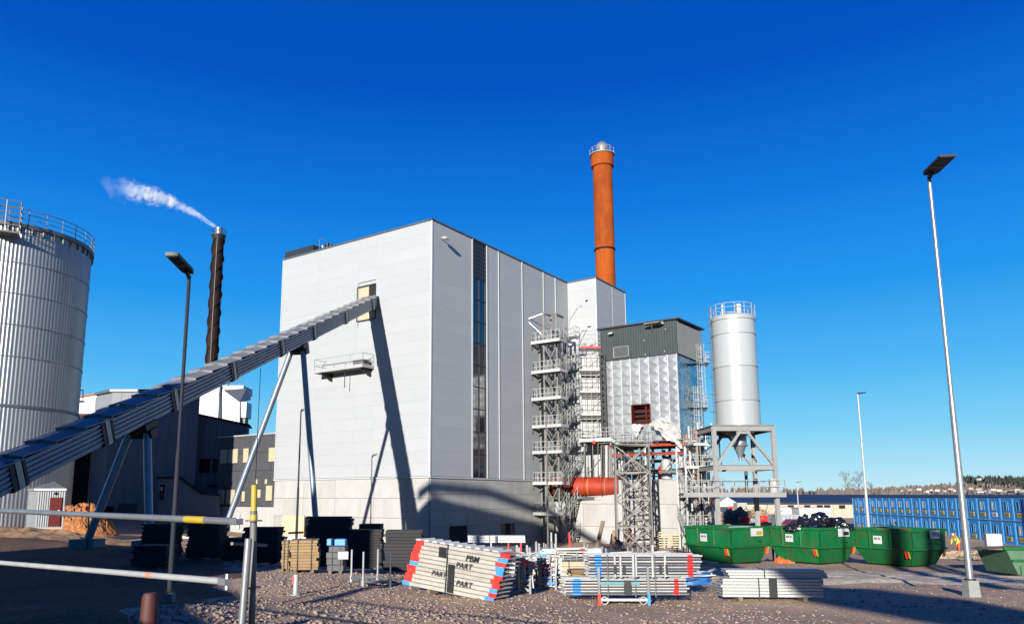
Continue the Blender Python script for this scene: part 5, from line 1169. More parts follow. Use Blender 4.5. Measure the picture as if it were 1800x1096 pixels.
# clutter between the skips
def oriented_box(name, label, cat, c_, dims, ang, m_, group=None):
    ex, ey = vec(math.cos(ang), math.sin(ang), 0), vec(-math.sin(ang), math.cos(ang), 0); c_ = Vector(c_)
    mm = MB(); mm.box(c_-ex*dims[0]/2-ey*dims[1]/2, ex*dims[0], ey*dims[1], Z*dims[2]); bmk = mm.build(name, m_, origin=c_)
    md = bmk.modifiers.new('bevel', 'BEVEL'); md.width = min(dims)*.08; md.segments = 2
    return tag(bmk, label, cat, group)
g = gp(22.4, 44.5)
heap('orange_net', 'crumpled orange safety netting on a pallet between the left and middle skips', 'netting', (17.6, 43.6), .75, .6, .55, M_hivo, 6, .8, 2.0, n=20, jag=.2)
mm = MB(); p = gp(17.9, 43.2); mm.tube(p, p+vec(.1, 0, 1.9), .05); mm.tube(p+vec(.25, .1, 0), p+vec(.3, .1, 1.7), .04); mm.bar(p+vec(-.2, 0, 1.0), p+vec(.4, .1, 1.1), .08); tag(mm.build('upright_props', M_galvw, origin=p), 'upright steel props standing between the left and middle skips', 'props')

# fourth skip, half out of frame, with dark lid boards
g = gz(26.5, 36.5)
t = thing('pale_green_skip', 'weathered pale green skip cut off by the right edge of the picture', 'skip', (26.9, 36, g))
X = at(1781, 960, 36).x
mm = MB(); mm.prism([(X+.1, 36, g+.1), (X-.35, 36, g+1.25), (X+4, 36, g+1.25), (X+4, 36, g+.1)], (0, 2.2, 0)); mm.build('hull', M_greend, t)
mm = MB(); mm.bar((X-.5, 35.95, g+1.3), (X+4, 35.95, g+1.3), .12, .14); mm.bar((X-.15, 35.95, g+.75), (X+4, 35.95, g+.75), .1, .1); mm.build('rim', M_green, t)
mm = MB(); mm.prism([(X+.2, 35.9, g), (X+.2, 35.9, g+.5), (X+1.1, 35.9, g)], (0, .1, 0)); mm.build('foot_gusset', M_greend, t)
mm = MB(); mm.prism([at(1737, 965, 36), at(1800, 960, 36), at(1840, 963, 36), at(1800, 967, 36)], (0, .9, .02)); tag(mm.build('dark_board', M_brown, origin=at(1739, 966, 36)), 'dark weathered board lying across the pale green skip', 'board')

# ================================================================ blue site cabins
pA_, pB_ = vec(61.3, 85.0, 0), vec(66.4, 134, 0); dirc = (pB_-pA_).normalized(); outc = vec(-dirc.y, dirc.x, 0)
if outc.x > 0: outc = -outc
n_c = 20; wC = (pB_-pA_).length/n_c; Hc = 2.72
rngc = random.Random(31)
ordn = ['first', 'second', 'third', 'fourth', 'fifth', 'sixth', 'seventh', 'eighth', 'ninth', 'tenth', 'eleventh', 'twelfth', 'thirteenth', 'fourteenth', 'fifteenth', 'sixteenth', 'seventeenth', 'eighteenth', 'nineteenth', 'twentieth']
g0 = -.08
def make_cabin():
    t = thing('site_cabin', 'x', 'site cabin', pA_+Z*g0, 'blue site cabins stacked two high')
    o = pA_+Z*g0; L_ = 6.0; w = wC-.05
    mm = MB(); mm.box(o+dirc*.06-outc*.03+Z*.06, dirc*(w-.12), -outc*L_, Z*(Hc-.12)); mm.build('body', M_blue, t)
    mm = MB()
    for a_, b_ in (((0, 0), (w, 0)), ((0, Hc-.16), (w, Hc-.16))): mm.box(o+dirc*a_[0]+Z*a_[1]+outc*.0, dirc*w, -outc*.12, Z*.15)
    for s in (0, w-.14): mm.box(o+dirc*s+outc*.01, dirc*.14, -outc*.14, Z*Hc)
    mm.box(o+Z*(Hc-.14), dirc*.1, -outc*L_, Z*.13); mm.box(o+dirc*(w-.1)+Z*(Hc-.14), dirc*.1, -outc*L_, Z*.13); mm.build('frame', M_blue2, t)
    mm = MB(); mm.box(o+outc*.03+Z*(Hc-.07), dirc*(w+.05), -outc*.2, Z*.09); mm.build('storey_gap', M_black, t)
    mm = MB(); mm.box(o+dirc*.78+Z*1.2+outc*.03, dirc*.86, -outc*.05, Z*1.0); wdw = mm.build('window', M_glass2, t)
    mm = MB()
    for a_, b_, c2, d2 in ((.72, 1.14, .98, .07), (.72, 2.18, .98, .07)): mm.box(o+dirc*a_+Z*b_+outc*.05, dirc*c2, -outc*.04, Z*d2)
    for a_ in (.72, 1.63): mm.box(o+dirc*a_+Z*1.14+outc*.05, dirc*.07, -outc*.04, Z*1.1)
    mm.build('window_frame', M_blue2, wdw)
    mm = MB(); mm.box(o+dirc*1.05+Z*1.22+outc*.06, dirc*.10, -outc*.03, Z*.96); mm.build('mullion', M_blue2, wdw)
    mm = MB(); mm.box(o+dirc*.72+Z*.45+outc*.03, dirc*1.0, -outc*.06, Z*.5); sg = mm.build('yellow_sign', M_yellow, t)
    mm = MB()
    for k, hh in enumerate((.14, .1, .16, .1, .13)): mm.box(o+dirc*(.86+k*.14)+Z*.62+outc*.036, dirc*.09, -outc*.008, Z*hh)
    mm.build('sign_lettering', M_black, sg)
    return t
c0 = make_cabin(); M_shut = M_white
def blind(cb, off):
    mm = MB(); o = pA_+off+Z*g0; mm.box(o+dirc*1.32+Z*1.22+outc*.07, dirc*.3, -outc*.03, Z*.96); o_ = mm.build('white_blind', M_white, None, origin=pA_+Z*g0+off); o_.parent = cb; o_.location = (0, 0, 0)
blinds = []
for lev in range(2):
    for i in range(n_c):
        off = dirc*(wC*i)+Z*(Hc*lev); nm = ('upper' if lev else 'lower')
        lab = f'{ordn[i]} blue cabin from the near right end, {nm} row'
        if lev == 0 and i == 0: cb = c0; cb['label'] = lab
        else: cb = copy_tree(c0, loc=Vector(c0.location)+off, label=lab)
        if (lev and i in (2, 3, 9, 11, 12, 13, 14, 15, 16, 17, 18)) or (not lev and i in (0, 8, 10, 13, 16, 17)): blinds.append((cb, off))
for cb, off in blinds: blind(cb, off)
sgn_w = None
for o_ in [o for o in COL.objects if o.name.startswith('site_cabin') and o.get('label') in ('third blue cabin from the near right end, upper row', 'eighteenth blue cabin from the near right end, upper row', 'sixth blue cabin from the near right end, upper row')]:
    for ch in o_.children:
        if ch.name.startswith('yellow_sign'):
            me_ = ch.data.copy(); me_.materials.clear(); me_.materials.append(M_white); ch.data = me_; ch.name = 'white_sign'
# brighter cabin block at the picture edge
o = pA_-dirc*2.7+outc*.25
t = thing('pale_blue_cabin', 'light blue cabin stack at the very right edge of the picture', 'site cabin', o+Z*g0)
for k in range(2): mm = MB(); mm.box(o+Z*(g0+k*Hc), dirc*2.5, -outc*6, Z*(Hc-.06)); mm.build('body', mat('pale_blue_cabin_paint', (.12, .42, .75), .5, 0, .05), t)
# white box by the cabins
oriented_box('white_cable_cabinet', 'white square utility cabinet on the ground before the blue cabins', 'cabinet', (at(1747, 958, 72).x, 72, at(1747, 959, 72).z), (1.25, 1.1, 1.15), R(-25), M_white)
heap('rubble_heap', 'low heap of rubble and stones right of the skips', 'rubble', (at(1715, 985, 55).x, 55), 5.5, 3.0, .55, M_brush, 12, .5, 1.5, jag=.35)
heap('sand_heap', 'tan sand patch in front of the cabins', 'sand', (at(1700, 965, 66).x, 66), 5.5, 2.2, .5, mat('tan_sand', (.45, .33, .2), .9, 0, .2, 2), 14, .3, 1.0, jag=.05)

# ================================================================ plank bundles and scaffold material
def bundle(name, label, cat, c, ang, L_, n, lh, depth, m_, end_m=None, step=.0, jit=.04, strap=True, group=None, channel=True, tilt=0, rows=1, seedb=0, tiltx=0, blocks=True):
    """strapped stack of long pieces; every piece is a part"""
    rg = random.Random(seedb); c = Vector(c); t = thing(name, label, cat, c, group)
    ex = vec(math.cos(ang)*math.cos(tilt), math.sin(ang)*math.cos(tilt), math.sin(tilt)); ey = vec(-math.sin(ang), math.cos(ang), 0); ez = ex.cross(ey)
    if ez.z < 0: ez = -ez
    pn = {'steel plank bundle': 'plank', 'board stack': 'board', 'timber stack': 'board'}.get(cat, 'plank'); proto = None
    z0 = .10 if blocks else 0
    if blocks:
        for s in (-.32, .32): mm = MB(); mm.box(c+ex*(s*L_)-ex*.05-ey*.02, ex*.1, ey*(depth+.04), ez*.1); mm.build('bearer', M_brown, t)
    for r_ in range(rows):
        for i in range(n):
            o = c-ex*L_/2+ey*(depth/rows*r_)+ez*(z0+lh*i); off = ex*(step*(n-i)+rg.uniform(-jit, jit))+ey*rg.uniform(-jit*.3, jit*.3)
            if proto is None:
                mm = MB(); d = depth/rows*.94; q = .012
                if channel:
                    mm.box(o, ex*L_, ey*q, ez*(lh*.965)); mm.box(o, ex*L_, ey*d, ez*q); mm.box(o+ez*(lh*.965-q), ex*L_, ey*d, ez*q)
                else: mm.box(o, ex*L_, ey*d, ez*(lh*.9))
                pb = mm.build(pn, m_, t); proto = (pb, o); pb.location = off
            else:
                pb = inst(proto[0], pn, t, o-proto[1]+off)
            if end_m:
                for s in (0, 1):
                    w_ = rg.uniform(.2, .32); mm = MB(); oo = proto[1]+ex*(s*(L_-w_)); mm.box(oo-ex*.004*(1-s)-ey*.006-ez*.003, ex*(w_+.004), ey*(.03), ez*(lh*.93)); mm.box(oo-ey*.006+ez*(lh*.92), ex*w_, ey*depth*.5, ez*.005)
                    ob = mm.build('painted_end', rg.choice(end_m[s]), t); ob.parent = pb
    if strap:
        for s in ((-.14,) if channel else (-.25, .25)):
            mm = MB(); o = c+ex*(s*L_); h = z0+n*lh
            mm.box(o-ey*.03+ez*.02, ex*.03, ey*.008, ez*h); mm.box(o-ey*.03+ez*(h+.01), ex*.03, ey*(depth+.06), ez*.008); mm.build('strap', M_black, t)
    return t, ex, ey, ez, c, z0
# A: the big tilted bundle with red and blue painted ends
la, ra_ = vec(-1.62, 20.5, gz(-1.6, 20.5)), vec(.85, 18.6, gz(.85, 18.6)+.02)
mid = (la+ra_)/2; angA = math.atan2(ra_.y-la.y, ra_.x-la.x)
RB = ((M_redpaint, M_redpaint, M_redpaint, M_bluepaint), (M_bluepaint, M_bluepaint, M_redpaint))
t, ex, ey, ez, c, z0 = bundle('plank_bundle', 'big strapped bundle of grey steel planks with red and blue painted ends in the foreground', 'steel plank bundle', mid-vec(0, 0, .03), angA, 3.0, 11, .108, .62, M_plank, RB, step=-.035, jit=.03, tilt=R(-4.5), seedb=3)
H_ = z0+11*.108
for i in range(10):
    o = c-ex*1.25+ex*(.28*i)+ez*(H_+.005)-ex*.3; mm = MB(); mm.prism([o, o+ex*.2, o+ex*.16+ez*.05, o+ex*.03+ez*.03], ey*.6); mm.build('cross_rib', M_white if i % 1 == 0 else M_plank, t)
def writing(txt, o, ex_, ez_, nrm, size, parent, m_=M_black, name='lettering'):
    cu = bpy.data.curves.new('lettering', 'FONT'); cu.body = txt; cu.size = size; cu.extrude = .001; cu.offset = size*.008; cu.shear = .3; cu.space_character = 1.1
    ob = bpy.data.objects.new(name, cu); COL.objects.link(ob); cu.materials.append(m_)
    mtx = Matrix((ex_.normalized(), ez_.normalized(), nrm.normalized())).transposed().to_4x4(); mtx.translation = Vector(o)-root_loc(parent)
    ob.parent = parent; ob.matrix_local = mtx
    dg = bpy.context.evaluated_depsgraph_get(); me = bpy.data.meshes.new_from_object(ob.evaluated_get(dg)); nb = bpy.data.objects.new(name, me); COL.objects.link(nb); nb.parent = parent; nb.matrix_local = mtx
    bpy.data.objects.remove(ob); return nb
ny = -ey
for txt, a_, h_, s_ in (('PBM', .20, .88, .21), ('PART', -.10, .68, .20), ('PART', -.88, .38, .19), ('PART', -.06, .24, .20)):
    writing(txt, c+ex*a_+ez*(h_+z0)-ey*.06, ex, ez, ny, s_, t)
for a_, h_, w_, hh in ((-.68, .86, .24, .26), (-.34, .03, .2, .70)):
    mm = MB(); mm.box(c+ex*a_+ez*(h_+z0)-ey*.045, ex*w_, ey*.01, ez*hh); mm.build('black_paint_band', M_black, t)
# C: white planks partly in shade
cC = vec(at(1362, 1050, 19.7).x, 19.7, gz(7.9, 19.7))
bundle('plank_bundle', 'white steel plank bundle lying half in shade right of the tube rack', 'steel plank bundle', cC-vec(.05, 0, 0), R(-3), 2.5, 6, .076, .6, M_plankw, None, jit=.03, seedb=5)
t, *_ = bundle('plank_bundle', 'short upper bundle of white planks resting on the shaded bundle at right', 'steel plank bundle', cC+vec(.12, .05, .56), R(-3), 2.45, 3, .068, .55, M_plankw, None, jit=.05, seedb=6, blocks=False)
mm = MB(); mm.abox(cC.x-.15, cC.x+.05, cC.y-.08, cC.y-.06, cC.z+.1, cC.z+.58); 
tb = mm.build('black_paint_band', M_black, None, origin=(cC.x, cC.y, cC.z)); tb.parent = [o for o in COL.objects if o.name.startswith('plank_bundle') and 'half in shade' in o.get('label', '')][0]; tb.location = vec(cC.x, cC.y, cC.z)-Vector(tb.parent.location)

# B: rack of scaffold tubes
def tube_rack(label, xl, xr, Y, g, lower, upper, x_posts, dpt=1.0, seedb=1, sp_=.069):
    rg = random.Random(seedb); t = thing('tube_rack', label, 'scaffold tube rack', ((xl+xr)/2, Y, g))
    for x in x_posts:
        for y in (Y-.08, Y+dpt): mm = MB(); mm.bar((x, y, g), (x, y, g+.92), .06); mm.build('rack_post', M_galv, t)
    for x in x_posts: mm = MB(); mm.bar((x, Y-.08, g+.12), (x, Y+dpt, g+.12), .06); mm.build('rack_cross_bar', M_galvd, t)
    for y in (Y-.08, Y+dpt): mm = MB(); mm.bar((x_posts[0], y, g+.14), (x_posts[1], y, g+.14), .07, .06); mm.build('rack_base_bar', M_galvw, t)
    for k, x in enumerate(x_posts):
        mm = MB(); mm.bar((x, Y-.10, g), (x, Y-.10, g+.28), .07); p_ = mm.build('painted_foot', (M_redpaint, M_bluepaint)[k], t)
        mm = MB(); kk = 12; xr_ = x+(.13 if k == 0 else -.13); v0 = [vec(xr_+.09*math.cos(2*math.pi*i/kk), Y-.1, g+.12+.09*math.sin(2*math.pi*i/kk)) for i in range(kk)]
        for i in range(kk): mm.tube(v0[i], v0[(i+1) % kk], .016, 5, cap=False)
        mm.build('lashing_ring', M_galvw, t)
    for (n, z0, a, b, bands) in (lower, upper):
        for i in range(n):
            for r_ in range(4):
                ja, jb = rg.uniform(-.04, .04), rg.uniform(-.05, .05); z = g+z0+i*sp_; y = Y+r_*dpt/4
                s = (i/n)*upper[5] if False else 0
                mm = MB(); mm.tube((a+ja, y, z), (b+jb, y, z), .024, 7); tb = mm.build('tube', rg.choice((M_galv, M_galvw, M_galvw, M_plank)), t)
                if r_ == 0:
                    for (bx, bw, bm_) in bands:
                        mm = MB(); mm.tube((bx+rg.uniform(-.02, .02), y, z), (bx+bw, y, z), .0265, 7, cap=False); mm.build('painted_band', bm_, t).parent = tb
    return t
xB = lambda px: at(px, 1000, 19.3).x
gB = gz(3.7, 19.3)
tB = tube_rack('rack of horizontal scaffold tubes with blue and red painted bands in the foreground', xB(990), xB(1235), 19.3, gB,
    (6, .26, xB(990), xB(1207), [(xB(1006), .2, M_bluepaint), (xB(1183), .12, M_redpaint)]), (8, .70, xB(1034), xB(1232), [(xB(1046), .16, M_bluepaint), (xB(1209), .13, M_redpaint)]), (xB(1051), xB(1137)))
rg = random.Random(4)
for k, px in enumerate((1090, 1117, 1146, 1168, 1112, 1080)):
    mm = MB(); mm.bar((xB(px), 19.24, gB+.68), (xB(px), 19.24, gB+1.22), .045); mm.build('frame_upright', M_galvw, tB)
for k, px in enumerate((1080, 1096, 1160, 1170)): mm = MB(); mm.bar((xB(px), 19.22, gB+.75), (xB(px), 19.22, gB+.98), .05); mm.build('wedge_head', M_black, tB)
for k, px in enumerate((1067, 1115, 1150)): mm = MB(); mm.tube((xB(px), 19.22, gB+.2), (xB(px), 19.22, gB+1.22), .014, 5); mm.build('tie_rod', M_galv, tB)
mm = MB(); mm.box((xB(1052), 19.2, gB+.50), (1.0, 0, 0), (0, .02, 0), (0, 0, .07)); mm.build('teal_sleeve', mat('teal_sleeve_paint', (.15, .4, .45), .5), tB)
mm = MB(); mm.abox(xB(1095), xB(1107), 19.18, 19.24, gB+.28, gB+.6); mm.build('black_marking', M_black, tB)

# D: heap of guard-rail frames right of the big bundle
def frame_heap(label, px0, px1, Y, h, seedb, cols, n=14, nup=10):
    rg = random.Random(seedb); x0, x1 = at(px0, 1000, Y).x, at(px1, 1000, Y).x; g = gz((x0+x1)/2, Y); t = thing('guardrail_frame_heap', label, 'scaffold frames', ((x0+x1)/2, Y, g))
    for i in range(n):
        z = g+.12+h*i/n; a, b = x0+rg.uniform(0, .25), x1-rg.uniform(0, .25); y = Y+rg.uniform(-.1, .1); sl = rg.uniform(-.06, .06)
        for r_ in range(3):
            mm = MB(); mm.bar((a, y+r_*.35, z-sl), (b, y+r_*.35+rg.uniform(-.1, .1), z+sl), .045, .05); mm.build('frame_rail', rg.choice((M_galvw, M_galv, M_plankw, M_plank)), t)
        if rg.random() < .4: mm = MB(); q = rg.uniform(a, b-.3); mm.bar((q, y-.03, z), (q+.28, y-.03, z+.02), .06, .07); mm.build('painted_clamp', rg.choice(cols), t)
    for i in range(nup):
        x = x0+(x1-x0)*(i+.5)/nup+rg.uniform(-.06, .06); z = g+rg.uniform(.1, h*.5); mm = MB(); mm.bar((x, Y-.14, z), (x+rg.uniform(-.05, .05), Y-.14, z+h*.5), .035); mm.build('frame_upright', rg.choice((M_galvw, M_galv)), t)
    for s in (x0+.12, x1-.2):
        for y in (Y-.1, Y+.9): mm = MB(); mm.bar((s, y, g), (s, y, g+h+.25), .055); mm.build('rack_post', M_galv, t)
    mm = MB(); mm.abox(x0+.2, x1-.1, Y+.1, Y+.8, g+.1, g+h*.85); mm.build('packed_core', M_black, t)
    return t
frame_heap('rack of jumbled guardrail frames standing just right of the big plank bundle', 904, 944, 20.6, .95, 2, (M_redpaint, M_bluepaint), 12, 5)
frame_heap('second rack of jumbled guardrail frames with red and blue clamps', 940, 988, 22.2, 1.05, 7, (M_redpaint, M_bluepaint, M_redpaint), 15, 7)
frame_heap('low heap of dull guardrail frames in the middle distance near the stair tower', 955, 1040, 36, 1.1, 9, (M_redpaint, M_white), 10, 8)
frame_heap('heap of frames with red clamps in front of the lattice tower foot', 1060, 1120, 33, .9, 12, (M_bluepaint, M_bluepaint), 9, 5)
frame_heap('heap of frames with reddish ends under the right edge of the lattice tower', 1125, 1190, 33.5, .9, 15, (M_redpaint, M_redpaint, M_maroon), 9, 5)
frame_heap('pale frame heap beside the left skip', 1187, 1218, 40, .8, 17, (M_white,), 6, 3)
# white planks on trestles
pW = vec(at(874, 950, 31).x, 31, 0); gW = gz(pW.x, 31)
t, ex, ey, ez, c, z0 = bundle('plank_bundle', 'bright white plank bundle raised on posts in front of the shaded concrete wall', 'steel plank bundle', (pW.x, 31, at(874, 953, 31).z), R(-2), 2.3, 3, .095, .5, M_plankw, None, seedb=8, blocks=False)
for s in (-.95, -.25, .45, .95):
    mm = MB(); p = c+ex*s+ey*.05; mm.bar((p.x, p.y, gW), (p.x, p.y, p.z-.0), .05); mm.build('rack_post', M_galvw if s < .4 else M_redpaint, t)
mm = MB(); mm.abox(c.x-1.0, c.x+.9, 31.1, 31.7, gW+.1, c.z-.15); mm.build('dark_load', M_black, t)
mm = MB(); mm.abox(c.x-.08, c.x+.02, 30.96, 31.0, c.z, c.z+.26); mm.build('strap', M_black, t)
def small_stack(px0, px1, pyb, Y, h, m_, label, n=4, ang=0, depth=.8, rows=1, cat='board stack', seedb=0, jit=.05, end=None):
    x0, x1 = at(px0, pyb, Y).x, at(px1, pyb, Y).x; g = gz((x0+x1)/2, Y)
    return bundle('board_stack' if cat != 'steel plank bundle' else 'plank_bundle', label, cat, ((x0+x1)/2, Y, g), ang, (x1-x0), n, h/n, depth, m_, end, jit=jit, channel=False, seedb=seedb, rows=rows)
small_stack(856, 905, 975, 27, .45, M_plankw, 'low white plank stack behind the big plank bundle', 3, seedb=1)
small_stack(820, 862, 975, 30, .9, M_bluepaint, 'blue painted board stack left of the white raised planks', 7, seedb=2)
small_stack(985, 1042, 990, 29, .55, M_ply, 'pale timber pallet stack left of the tube rack', 3, seedb=3)
small_stack(934, 975, 965, 34, .75, M_wood, 'stack of tan boards with frames on top in the middle distance', 4, seedb=4)
small_stack(884, 938, 970, 30, .5, M_plank, 'dull plank stack behind the guardrail frames', 4, seedb=12)
small_stack(905, 950, 958, 42, .6, M_plank, 'grey plank stack before the stair tower foot', 4, seedb=31)
small_stack(1000, 1050, 975, 32, .5, M_brown, 'weathered timber stack left of the white bulk bags', 3, seedb=32)
small_stack(1060, 1100, 985, 28, .6, M_bluepaint, 'blue edged board stack behind the left end of the tube rack', 4, seedb=33)
small_stack(1105, 1150, 990, 26, .55, M_plankw, 'white plank stack directly behind the tube rack', 5, seedb=34)
small_stack(1150, 1186, 988, 27, .6, M_redpaint, 'red edged board stack behind the right end of the tube rack', 4, seedb=35)
small_stack(1195, 1225, 980, 34, .4, M_plankw, 'thin white plank stack on the ground left of the first skip', 3, seedb=36)
small_stack(950, 985, 975, 29, .7, M_plankw, 'short white stack left of the pale timber pallets', 5, seedb=37)
rgx = random.Random(91)
mm = MB()
for i in range(170):
    Y = rgx.uniform(26, 44); x = at(rgx.uniform(885, 1215), 970, Y).x; g = gz(x, Y); a_ = rgx.uniform(-.5, .5); L_ = rgx.uniform(.4, 1.6); mm.bar((x, Y, g+rgx.uniform(.02, .35)), (x+L_*math.cos(a_), Y+L_*math.sin(a_), g+rgx.uniform(.02, .5)), rgx.uniform(.03, .09))
tag(mm.build('loose_fittings', M_galvw, origin=(6, 33, 1.9)), 'litter of loose scaffold bars strewn between the material stacks', 'scaffold scrap', kind='stuff')
mm = MB()
for i in range(60):
    Y = rgx.uniform(24, 44); x = at(rgx.uniform(885, 1215), 970, Y).x; g = gz(x, Y); a_ = rgx.uniform(-1, 1); L_ = rgx.uniform(.3, 1.1); mm.bar((x, Y, g+rgx.uniform(.03, .3)), (x+L_*math.cos(a_), Y+L_*math.sin(a_), g+rgx.uniform(.03, .3)), .1, .03)
tag(mm.build('wood_offcuts', M_wood, origin=(6, 33, 1.9)), 'tan wood offcuts strewn between the material stacks', 'offcuts', kind='stuff')
mm = MB()
for i in range(130):
    Y = rgx.uniform(48, 62); x = at(rgx.uniform(1680, 1790), 970, Y).x; g = gz(x, Y); L_ = rgx.uniform(.3, 1.4); a_ = rgx.uniform(-1, 1); mm.bar((x, Y, g+.1), (x+L_*math.cos(a_), Y+L_*math.sin(a_), g+rgx.uniform(.1, .4)), rgx.uniform(.08, .25), .1)
tag(mm.build('broken_boards', M_brown, origin=(38, 55, .6)), 'broken boards and stones littering the ground right of the skips', 'debris', kind='stuff')
# pallets leaning on the concrete wall
p0, p1 = at(1155, 965, 73.5), at(1194, 935, 73.5)
t = thing('pallet_lattice', 'pale wooden pallet lattice leaning on the concrete wall right of the lattice tower', 'pallet', (p0.x, 73.5, p0.z))
for i in range(8): z = p0.z+(p1.z-p0.z)*i/7; mm = MB(); mm.abox(p0.x, p1.x, 73.45, 73.5, z-.06, z+.06); mm.build('slat', M_ply, t)
for i in range(4): x = p0.x+(p1.x-p0.x)*i/3; mm = MB(); mm.abox(x-.06, x+.06, 73.5, 73.6, p0.z-.1, p1.z+.1); mm.build('upright', M_ply, t)
# leaning timbers
for k, (px0, py0, px1, py1, w, m_, lb) in enumerate(((1049, 955, 1060, 915, .38, M_brown, 'weathered post leaning on the concrete wall right of the stair shadow'), (1079, 955, 1079, 932, .3, M_wood, 'short tan timber post left of the lattice tower'), (1086, 955, 1088, 918, .2, M_wood, 'tall tan timber leaning behind the left leg of the lattice tower'), (1097, 955, 1101, 926, .28, M_ply, 'pale timber leaning inside the lattice tower'), (1105, 955, 1109, 930, .22, M_rust, 'reddish timber leaning inside the lattice tower'))):
    mm = MB(); mm.bar(at(px0, py0+8, 72.3), at(px1, py1, 73.3), w, .12); tag(mm.build('leaning_timber', m_, origin=at(px0, py0, 72.3)), lb, 'timber')
# white and dark sacks, blue tarps
def blob(name, label, cat, px, py, Y, dims, m_, sd=0, sq=.35, amp=.16):
    x = at(px, py, Y).x; g = gz(x, Y); bm = bmesh.new(); bmesh.ops.create_cube(bm, size=2); bmesh.ops.subdivide_edges(bm, edges=bm.edges, cuts=5, use_grid_fill=True)
    mm = MB()
    for v in bm.verts:
        d = v.co.copy(); r_ = d.normalized()*1.25; q = d.lerp(r_, sq); q *= 1+amp*noise.fractal(q*1.7+Vector((sd*9, 0, 0)), 1, 2, 3); mm.v.append((x+q.x*dims[0]/2, Y+q.y*dims[1]/2, g+(q.z+.9)*dims[2]/2))
    for f in bm.faces: mm.f.append(tuple(v.index for v in f.verts))
    bm.free(); return tag(mm.build(name, m_, origin=(x, Y, g), smooth=True), label, cat)
blob('bulk_bag', 'white bulk bag standing left of the dark one below the lattice tower', 'bulk bag', 1033, 960, 44, (1.0, 1.0, 1.0), M_tarp, 1)
blob('bulk_bag', 'white bulk bag pressed against the dark navy bag', 'bulk bag', 1052, 960, 44, (.95, 1.0, 1.0), M_white, 2)
blob('bulk_bag', 'dark navy bulk bag right of the two white bags', 'bulk bag', 1067, 960, 44, (.7, 1.0, 1.0), M_navy, 3)
blob('crumpled_tarp', 'blue tarpaulin crumpled left of the white bulk bags', 'tarpaulin', 992, 968, 34, (1.3, 1.0, .45), M_btarp, 4, .2, .35)
blob('crumpled_tarp', 'blue tarpaulin bundle at the left foot of the lattice tower', 'tarpaulin', 1078, 968, 36, (.9, .8, .7), M_btarp, 5, .2, .4)
blob('crumpled_tarp', 'blue tarpaulin folded over boards behind the tube rack', 'tarpaulin', 1205, 985, 27, (1.35, .9, .4), M_btarp, 6, .2, .35)
blob('crumpled_tarp', 'small deep blue tarpaulin under the middle of the lattice tower', 'tarpaulin', 1058, 978, 28, (.7, .6, .5), M_btarp, 7, .2, .4)
blob('crumpled_tarp', 'blue plastic heap between frames behind the tube rack', 'tarpaulin', 1136, 982, 27, (.6, .6, .5), M_btarp, 8, .2, .4)
# brass coloured keg
kx = at(1016, 1005, 23.5).x; kg = gz(kx, 23.5); mm = MB(); mm.lathe((kx, 23.5, kg), [(0, 0), (.2, .0), (.24, .06), (.22, .12), (.25, .25), (.22, .38), (.3, .42), (.34, .5), (.3, .52), (0, .52)], 20)
tag(mm.build('tapered_keg', M_wood, origin=(kx, 23.5, kg), smooth=True), 'tan tapered keg standing left of the tube rack', 'keg')
# red white vertical posts
for k, (px, py0, py1, Y, m_, lb) in enumerate(((1001, 958, 935, 40, M_redpaint, 'thin red marker post before the stair tower foot'), (969, 955, 935, 40, M_galvw, 'short pale post left of the red marker post'), (977, 955, 937, 40, M_galvw, 'second short pale post beside the red marker post'), (1147, 998, 957, 27, M_galvw, 'white tube standing upright behind the tube rack'))):
    a_ = at(px, py0, Y); mm = MB(); mm.tube((a_.x, Y, gz(a_.x, Y)), at(px, py1, Y), .05, 6); tag(mm.build('marker_post', m_, origin=(a_.x, Y, gz(a_.x, Y))), lb, 'post')
for k in range(2): mm = MB(); a_ = at(935-k*3, 953+k*3, 33); b_ = at(884, 978-k*4, 31); mm.bar(a_, b_, .07); tag(mm.build('leaning_bar', (M_brown, M_galvd)[k], origin=b_), ('upper' if k == 0 else 'lower')+' of two bars leaning on the boards behind the guardrail frames', 'bar')

# dark stacks standing in the shade on the left
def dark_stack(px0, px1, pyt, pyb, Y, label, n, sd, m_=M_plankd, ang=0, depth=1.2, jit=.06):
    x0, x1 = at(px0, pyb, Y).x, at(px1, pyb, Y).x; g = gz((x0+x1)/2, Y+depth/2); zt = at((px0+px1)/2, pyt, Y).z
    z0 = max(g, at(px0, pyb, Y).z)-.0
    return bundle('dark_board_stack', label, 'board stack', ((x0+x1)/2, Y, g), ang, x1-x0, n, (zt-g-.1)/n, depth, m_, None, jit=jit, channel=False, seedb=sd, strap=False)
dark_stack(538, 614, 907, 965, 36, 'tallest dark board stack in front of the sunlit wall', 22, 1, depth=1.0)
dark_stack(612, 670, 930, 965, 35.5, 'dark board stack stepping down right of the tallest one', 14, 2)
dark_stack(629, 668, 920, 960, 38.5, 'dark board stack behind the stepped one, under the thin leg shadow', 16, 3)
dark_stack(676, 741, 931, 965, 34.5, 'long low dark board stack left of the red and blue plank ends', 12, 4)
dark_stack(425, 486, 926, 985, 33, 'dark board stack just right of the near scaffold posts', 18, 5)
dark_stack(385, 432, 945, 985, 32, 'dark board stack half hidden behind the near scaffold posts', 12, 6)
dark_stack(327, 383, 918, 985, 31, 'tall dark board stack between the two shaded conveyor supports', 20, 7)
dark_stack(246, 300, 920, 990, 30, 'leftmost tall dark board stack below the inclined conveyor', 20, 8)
dark_stack(232, 290, 958, 985, 27, 'low dark stack with upright slats before the leftmost tall stack', 8, 9, m_=M_plankd)
